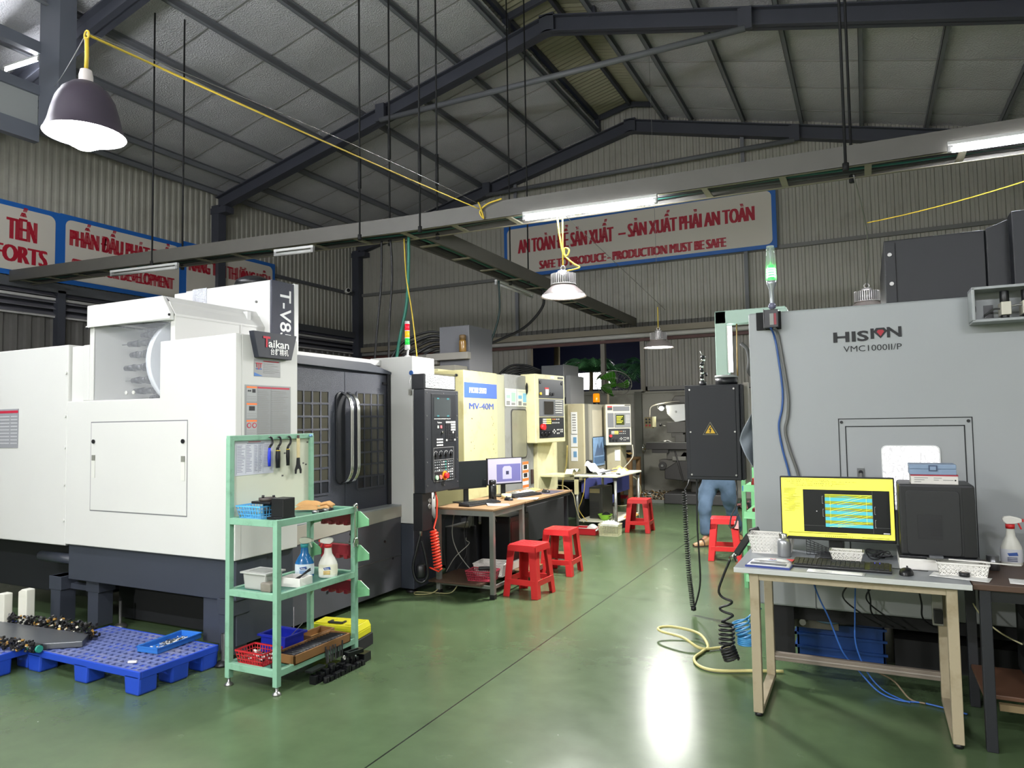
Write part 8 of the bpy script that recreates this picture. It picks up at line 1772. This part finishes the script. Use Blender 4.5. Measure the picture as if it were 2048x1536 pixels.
b = B(); b.lathe([(0.05, 0), (0.075, 0.03), (0.10, 0.075), (0.104, 0.08), (0.095, 0.076), (0.07, 0.035), (0.0, 0.01)], (-3.31, 9.48, 0.138), M('lime_plastic', '#8fcb3a', 0.4), 26, cap1=False); tag(b.build('plastic_bowl'), 'lime green bowl on the lower shelf of the white table', 'bowl')
b = B(); b.grid(lambda u, v: (-3.38 + 0.16 * u, 9.42 + 0.14 * v, 0.19 + 0.06 * math.sin(PI * u) * math.sin(PI * v)), 10, 10, BLACKM); tag(b.build('dark_cloth'), 'dark cloth heaped in the lime green bowl', 'cloth')
t = thing('pepper_mill', 'steel cylinder with black cap on the lower shelf of the white table', 'canister', (-3.16, 9.46, 0.138)); b = B(); b.lathe([(0.035, 0), (0.036, 0.005), (0.036, 0.2)], (0, 0, 0), STEEL, 20); b.build('body', t); b = B(); b.lathe([(0.034, 0.2), (0.04, 0.22), (0.02, 0.25)], (0, 0, 0), BLACK, 16); b.build('cap', t)
b = B(); b.grid(lambda u, v: (-3.14 + 0.12 * u, 9.75 + 0.4 * v, 0.14 + 0.07 * math.sin(PI * u) ** 0.6 * math.sin(PI * v) ** 0.6 * (0.8 + 0.3 * math.sin(13 * v + 4 * u))), 12, 16, M('burlap', '#b58a4a', 0.8, var=0.2, vscale=20)); tag(b.build('cloth_bundle'), 'brown cloth bundle on the lower shelf of the white table', 'cloth')
basket('plastic_basket', 'cream pierced basket full of scraps on the floor before the white table', (-3.10, 9.07, 0), 0.05, 0.27, 0.2, 0.15, M('basket_cream', '#d9d7b4', 0.5), None, 'sq', 0.93)
b = B(); b.grid(lambda u, v: (-3.22 + 0.24 * u, 8.99 + 0.16 * v, 0.13 + 0.07 * (math.sin(PI * u) * math.sin(PI * v)) ** 0.4 * (0.8 + 0.3 * math.sin(21 * u + 5 * v) * math.sin(13 * v - 6 * u))), 16, 12, M('scrap_bag', '#d5d9dc', 0.5)); tag(b.build('plastic_bag'), 'crumpled pale bag stuffed in the cream basket', 'bag')
t = thing('plastic_tray', 'shallow red plastic tray on the floor left of the cream basket', 'tray', (-3.42, 9.05, 0)); b = B()
for q in ((-0.15, 0.15, -0.1, -0.095), (-0.15, 0.15, 0.095, 0.1), (-0.15, -0.145, -0.1, 0.1), (0.145, 0.15, -0.1, 0.1)): b.box(*q, 0, 0.09, M('tray_red', '#b2242c', 0.35))
b.box(-0.15, 0.15, -0.1, 0.1, 0, 0.006, M('tray_red', '#b2242c')); b.build('body', t, 0.004); b = B(); b.box(-0.155, 0.155, -0.106, -0.098, 0.085, 0.095, M('tray_rim', '#d8b6b0', 0.3)); b.box(-0.155, 0.155, 0.098, 0.106, 0.085, 0.095, M('tray_rim', '#d8b6b0', 0.3)); b.build('rim', t)
b = B(); b.grid(lambda u, v: (-3.42 + 0.16 * u, 8.96 + 0.16 * v, 0.06 + 0.08 * math.sin(PI * u) ** 0.6 * math.sin(PI * v) ** 0.6), 10, 10, M('grey_cloth', '#aab0aa', 0.6)); tag(b.build('grey_bag'), 'grey crumpled bag in the shallow red tray', 'bag')
wire('power_cable', 'yellow cord dangling in front of the computer under the white table', 'cable', [(-3.52, 9.27, 0.72), (-3.53, 9.25, 0.55), (-3.58, 9.26, 0.4), (-3.62, 9.27, 0.3), (-3.56, 9.27, 0.2), (-3.5, 9.27, 0.14)], 0.006, M('cord_yellow', '#c3a945', 0.5), 6)
wire('power_cable', 'pale cord hanging along the near left leg of the white table', 'cable', [(-3.95, 9.3, 0.62), (-3.8, 9.26, 0.6), (-3.69, 9.25, 0.5), (-3.66, 9.25, 0.35), (-3.62, 9.26, 0.2), (-3.55, 9.27, 0.12)], 0.006, M('cord_cream', '#c2b88c', 0.5), 6)
wire('power_cable', 'cream cord slanting from the cream control panel down to the floor', 'cable', [(-3.5, 8.6, 1.2), (-3.6, 8.8, 0.95), (-3.7, 8.9, 0.7), (-3.72, 8.95, 0.55)], 0.010, M('cord_olive2', '#a89a5e', 0.5), 6)
wire('power_cable', 'white cord hanging from the ivory control panel', 'cable', [(-3.42, 11.2, 1.12), (-3.42, 11.22, 0.95), (-3.48, 11.22, 0.85), (-3.6, 11.2, 0.72)], 0.009, M('cord_white', '#cfc9b4', 0.5), 6)

# ================================================================ red stools
def make_stool(loc, rz, label):
    t = thing('plastic_stool', label, 'stool', loc, rz, 'red plastic stools')
    Hs, a, c = 0.445, 0.137, 0.172
    b = B()
    b.prism(rrect(-a, a, -a, a, 0.03), Hs - 0.012, Hs, RED, 'xy')
    n = 4; s = 2 * a * 0.76 / n
    for i in range(n):
        for j in range(n): b.prism(rrect(-a * 0.76 + i * s + 0.006, -a * 0.76 + i * s + s - 0.006, -a * 0.76 + j * s + 0.006, -a * 0.76 + j * s + s - 0.006, 0.008, 2), Hs, Hs + 0.002, RED, 'xy')
    b.build('seat', t, 0.004)
    b = B()
    for k in range(4):
        R = Matrix.Rotation(PI / 2 * k, 4, 'Z'); bb = B(mx=R)
        # apron with an arched lower edge
        zt = Hs - 0.008; za = Hs - 0.055
        f0 = lambda z: a + (c - a) * (Hs - z) / Hs
        pts = [(-f0(zt) , zt), (f0(zt), zt), (f0(za - 0.06) , za - 0.06), (f0(za) - 0.055, za - 0.05), (f0(za) - 0.075, za), (-f0(za) + 0.075, za), (-f0(za) + 0.055, za - 0.05), (-f0(za - 0.06), za - 0.06)]
        A = [b.v(R @ Vector((x, -f0(z) , z))) for x, z in pts]; C = [b.v(R @ Vector((x, -f0(z) + 0.006, z))) for x, z in pts]
        b.face(A, RED); b.face(C[::-1], RED)
        for i in range(len(pts)):
            j = (i + 1) % len(pts); b.face([A[i], C[i], C[j], A[j]], RED)
        bb.bm.free()
    b.build('apron', t)
    for sx in (-1, 1):
        for sy in (-1, 1):
            b = B(); zt = Hs - 0.05
            def ring(z, w):
                f = a + (c - a) * (Hs - z) / Hs
                return [(sx * f, sy * f, z), (sx * (f - w), sy * f, z), (sx * (f - w), sy * (f - 0.008), z), (sx * (f - 0.008), sy * (f - 0.008), z), (sx * (f - 0.008), sy * (f - w), z), (sx * f, sy * (f - w), z)]
            r0 = [b.v(p) for p in ring(0.0, 0.062)]; r1 = [b.v(p) for p in ring(zt, 0.072)]
            for i in range(6):
                j = (i + 1) % 6; b.face([r0[i], r0[j], r1[j], r1[i]], RED)
            b.face(r0, RED); b.face(r1, RED); b.build('leg', t, 0.003)
    for k in range(4):
        R = Matrix.Rotation(PI / 2 * k, 4, 'Z'); z0, z1 = (0.105, 0.155)
        b = B(mx=R); f0 = a + (c - a) * (Hs - z0) / Hs; f1 = a + (c - a) * (Hs - z1) / Hs
        b.prism([(-f0 + 0.02, z0), (f0 - 0.02, z0), (f1 - 0.02, z1), (-f1 + 0.02, z1)], -f1 - 0.003, -f1 + 0.006, RED); b.build('rail', t, 0.002)
    return t
st = make_stool((-2.725, 5.745, 0), -0.06, 'red plastic stool nearest the camera, by the left row of desks')
dup(st, (-2.80, 6.665, 0), 0.03, 'red plastic stool just behind the nearest one')
dup(st, (-2.83, 9.53, 0), 0.06, 'red plastic stool beside the white table')
s4 = dup(st, (-1.43, 7.99, 0), 0.14, 'red plastic stool with tape on its corner, in front of the worker')
b = B(); b.box(0.11, 0.152, -0.156, -0.135, 0.35, 0.43, M('clear_tape', '#d9a3a3', 0.25)); b.build('tape_patch', s4)
# ================================================================ the worker standing behind the black cabinet
def skinned(name, verts, edges, radii, root, m, parent, sub=2):
    me = bpy.data.meshes.new(name); me.from_pydata([Vector(v) for v in verts], edges, []); me.update()
    ob = bpy.data.objects.new(name, me); COL.objects.link(ob); ob.parent = parent
    me.materials.append(m)
    sk = ob.modifiers.new('skin', 'SKIN'); sk.use_smooth_shade = True
    sv = me.skin_vertices[0].data
    for i, r_ in enumerate(radii):
        rr_ = r_ if isinstance(r_, tuple) else (r_, r_)
        sv[i].radius = rr_; sv[i].use_root = (i == root)
    sd = ob.modifiers.new('sub', 'SUBSURF'); sd.levels = sub; sd.render_levels = sub
    return ob
P0 = Vector((-1.64, 8.82, 0))
pe = thing('person', 'person in blue jeans and tan shoes standing behind the black cabinet', 'person', P0)
SKIN = M('skin_tone', '#a8795c', 0.5, var=0.05); JEAN = M('faded_denim', '#4c6076', 0.8, var=0.22, vscale=7, bump=0.5, bscale=14); SHIRT = M('navy_work_shirt', '#28344a', 0.75, var=0.1, vscale=6, bump=0.3, bscale=12)
W = lambda x, y, z: (x - P0.x, y - P0.y, z)
V, E, R_ = [], [], []
def add(p, r_, prev=None):
    V.append(W(*p)); R_.append(r_)
    if prev is not None: E.append((prev, len(V) - 1))
    return len(V) - 1
pel = add((-1.64, 8.84, 0.82), 0.13)
ab = add((-1.64, 8.84, 0.98), (0.125, 0.10), pel); chest = add((-1.64, 8.82, 1.16), (0.15, 0.11), ab); sh = add((-1.64, 8.82, 1.30), (0.11, 0.09), chest); nk = add((-1.64, 8.80, 1.38), 0.052, sh); jw = add((-1.64, 8.76, 1.45), (0.066, 0.07), nk); hd = add((-1.64, 8.77, 1.53), (0.076, 0.092), jw); tp = add((-1.64, 8.79, 1.60), (0.062, 0.072), hd)
nose = add((-1.64, 8.675, 1.485), 0.012, jw)
for s in (-1, 1): add((-1.64 + s * 0.082, 8.79, 1.50), 0.014, hd)
for s, kx, ax_, ay, hy in ((-1, -1.785, -1.775, 8.72, 8.83), (1, -1.53, -1.50, 9.30, 8.86)):
    h = add((-1.64 + s * 0.09, hy, 0.76), 0.085, pel); k = add((kx, (hy + ay) / 2 - 0.06, 0.43), 0.05, h); c = add(((kx + ax_) / 2, (hy + ay) / 2 + (ay - hy) * 0.2, 0.28), 0.045, k); a_ = add((ax_, ay, 0.10), 0.034, c)
    fx = -0.13 if s < 0 else 0.05
    add((ax_ + fx * 0.4, ay - 0.05, 0.06), (0.022, 0.018), a_)
    # arm: shoulder, elbow, wrist, palm and five fingers reaching forward to the machine
    sc = add((-1.64 + s * 0.17, 8.82, 1.28), 0.055, sh); el = add((-1.64 + s * 0.20, 8.72, 1.07), 0.043, sc); wr = add((-1.64 + s * 0.13, 8.52, 1.12), 0.028, el); pm = add((-1.64 + s * 0.12, 8.44, 1.13), (0.036, 0.018), wr)
    for f_ in range(4):
        L = (0.062, 0.075, 0.07, 0.055)[f_]; bx = -1.64 + s * 0.12 + (f_ - 1.5) * 0.019
        q = add((bx, 8.405, 1.132), 0.009, pm); q = add((bx, 8.405 - L * 0.5, 1.128), 0.008, q); add((bx, 8.405 - L * 0.85, 1.105), 0.007, q)
    q = add((-1.64 + s * 0.075, 8.45, 1.13), 0.010, pm); add((-1.64 + s * 0.06, 8.415, 1.125), 0.008, q)
skinned('body', V, E, R_, pel, SKIN, pe)
# jeans
V, E, R_ = [], [], []
pel = add((-1.64, 8.84, 0.86), (0.155, 0.13))
add((-1.64, 8.84, 0.95), (0.145, 0.12), pel)
for s, kx, ax_, ay, hy in ((-1, -1.785, -1.775, 8.72, 8.83), (1, -1.53, -1.50, 9.30, 8.86)):
    h = add((-1.64 + s * 0.095, hy, 0.74), 0.118, pel); h2 = add((-1.64 + s * 0.12 + (kx + 1.64 - s * 0.12) * 0.5, hy - 0.02 + (ay - hy) * 0.1, 0.60), 0.105, h); k = add((kx, (hy + ay) / 2 - 0.06, 0.43), 0.084, h2)
    k2 = add((kx + 0.006, (hy + ay) / 2 - 0.03, 0.36), 0.079, k); c = add(((kx + ax_) / 2 - 0.004, (hy + ay) / 2 + (ay - hy) * 0.25, 0.24), 0.088, k2); add((ax_, ay, 0.105), 0.078, c)
j = skinned('jeans', V, E, R_, pel, JEAN, pe)
tx = bpy.data.textures.new('denim_folds', 'CLOUDS'); tx.noise_scale = 0.09; dm = j.modifiers.new('folds', 'DISPLACE'); dm.texture = tx; dm.strength = 0.045; dm.mid_level = 0.5
# shirt
V, E, R_ = [], [], []
a0 = add((-1.64, 8.84, 0.90), (0.165, 0.135)); a1 = add((-1.64, 8.83, 1.02), (0.15, 0.12), a0); a2 = add((-1.64, 8.82, 1.17), (0.172, 0.13), a1); a3 = add((-1.64, 8.82, 1.31), (0.12, 0.10), a2)
for s in (-1, 1):
    q = add((-1.64 + s * 0.17, 8.82, 1.28), 0.072, a3); q = add((-1.64 + s * 0.20, 8.73, 1.09), 0.06, q); add((-1.64 + s * 0.165, 8.62, 1.10), 0.046, q)
skinned('work_shirt', V, E, R_, a0, SHIRT, pe)
b = B(P0); b.lathe([(0.079, 0.0), (0.085, 0.04), (0.075, 0.085), (0.045, 0.11), (0.0, 0.12)], (-1.64, 8.80, 1.525), M('black_hair', '#141210', 0.6), 20, sy=1.15, cap0=False, cap1=False); b.build('hair', pe)
b = B(P0)
for s in (-1, 1): b.lathe([(0, -0.008), (0.010, 0), (0, 0.008)], (-1.64 + s * 0.03, 8.69, 1.515), M('eye_white', '#d8d4cc', 0.3), 10); b.lathe([(0, -0.005), (0.005, 0), (0, 0.005)], (-1.64 + s * 0.03, 8.681, 1.515), BLACK, 8)
b.box(-1.665, -1.615, 8.688, 8.694, 1.447, 1.453, M('lip_tone', '#8a5548', 0.5)); b.build('face_features', pe)
SHOE = M('tan_leather', '#8c6b45', 0.5, var=0.2, vscale=14); SOLE = M('shoe_sole', '#3a2c22', 0.6)
for (ax_, ay, rot) in ((-1.775, 8.70, -0.75), (-1.50, 9.28, 0.35)):
    mx = Matrix.Translation((ax_, ay, 0)) @ Matrix.Rotation(rot, 4, 'Z')
    b = B(P0, mx)
    def fn(u, v):
        y = 0.06 - 0.24 * u; wd = 0.040 + 0.014 * math.sin(PI * min(1, u * 1.05)) - 0.018 * (u > 0.9) * (u - 0.9) * 10; h = 0.095 - 0.06 * min(1, max(0, (u - 0.15) / 0.6)) - 0.02 * max(0, u - 0.85) / 0.15
        a = PI * v
        return (wd * math.cos(a), y, 0.018 + h * math.sin(a) ** 0.7)
    b.grid(fn, 16, 12, SHOE); sh_ = b.build('shoe', pe)
    b = B(P0, mx); b.prism([(-0.044, 0.065), (0.044, 0.065), (0.055, -0.08), (0.045, -0.16), (0.0, -0.185), (-0.045, -0.16), (-0.055, -0.08)], 0.0, 0.02, SOLE, 'xy'); b.build('sole', sh_)
    b = B(P0, mx); b.tube([(0.05 * math.cos(PI * t), -0.06, 0.02 + 0.068 * math.sin(PI * t) ** 0.8) for t in [i / 12 for i in range(13)]], 0.008, SOLE, 6); b.build('strap', sh_)
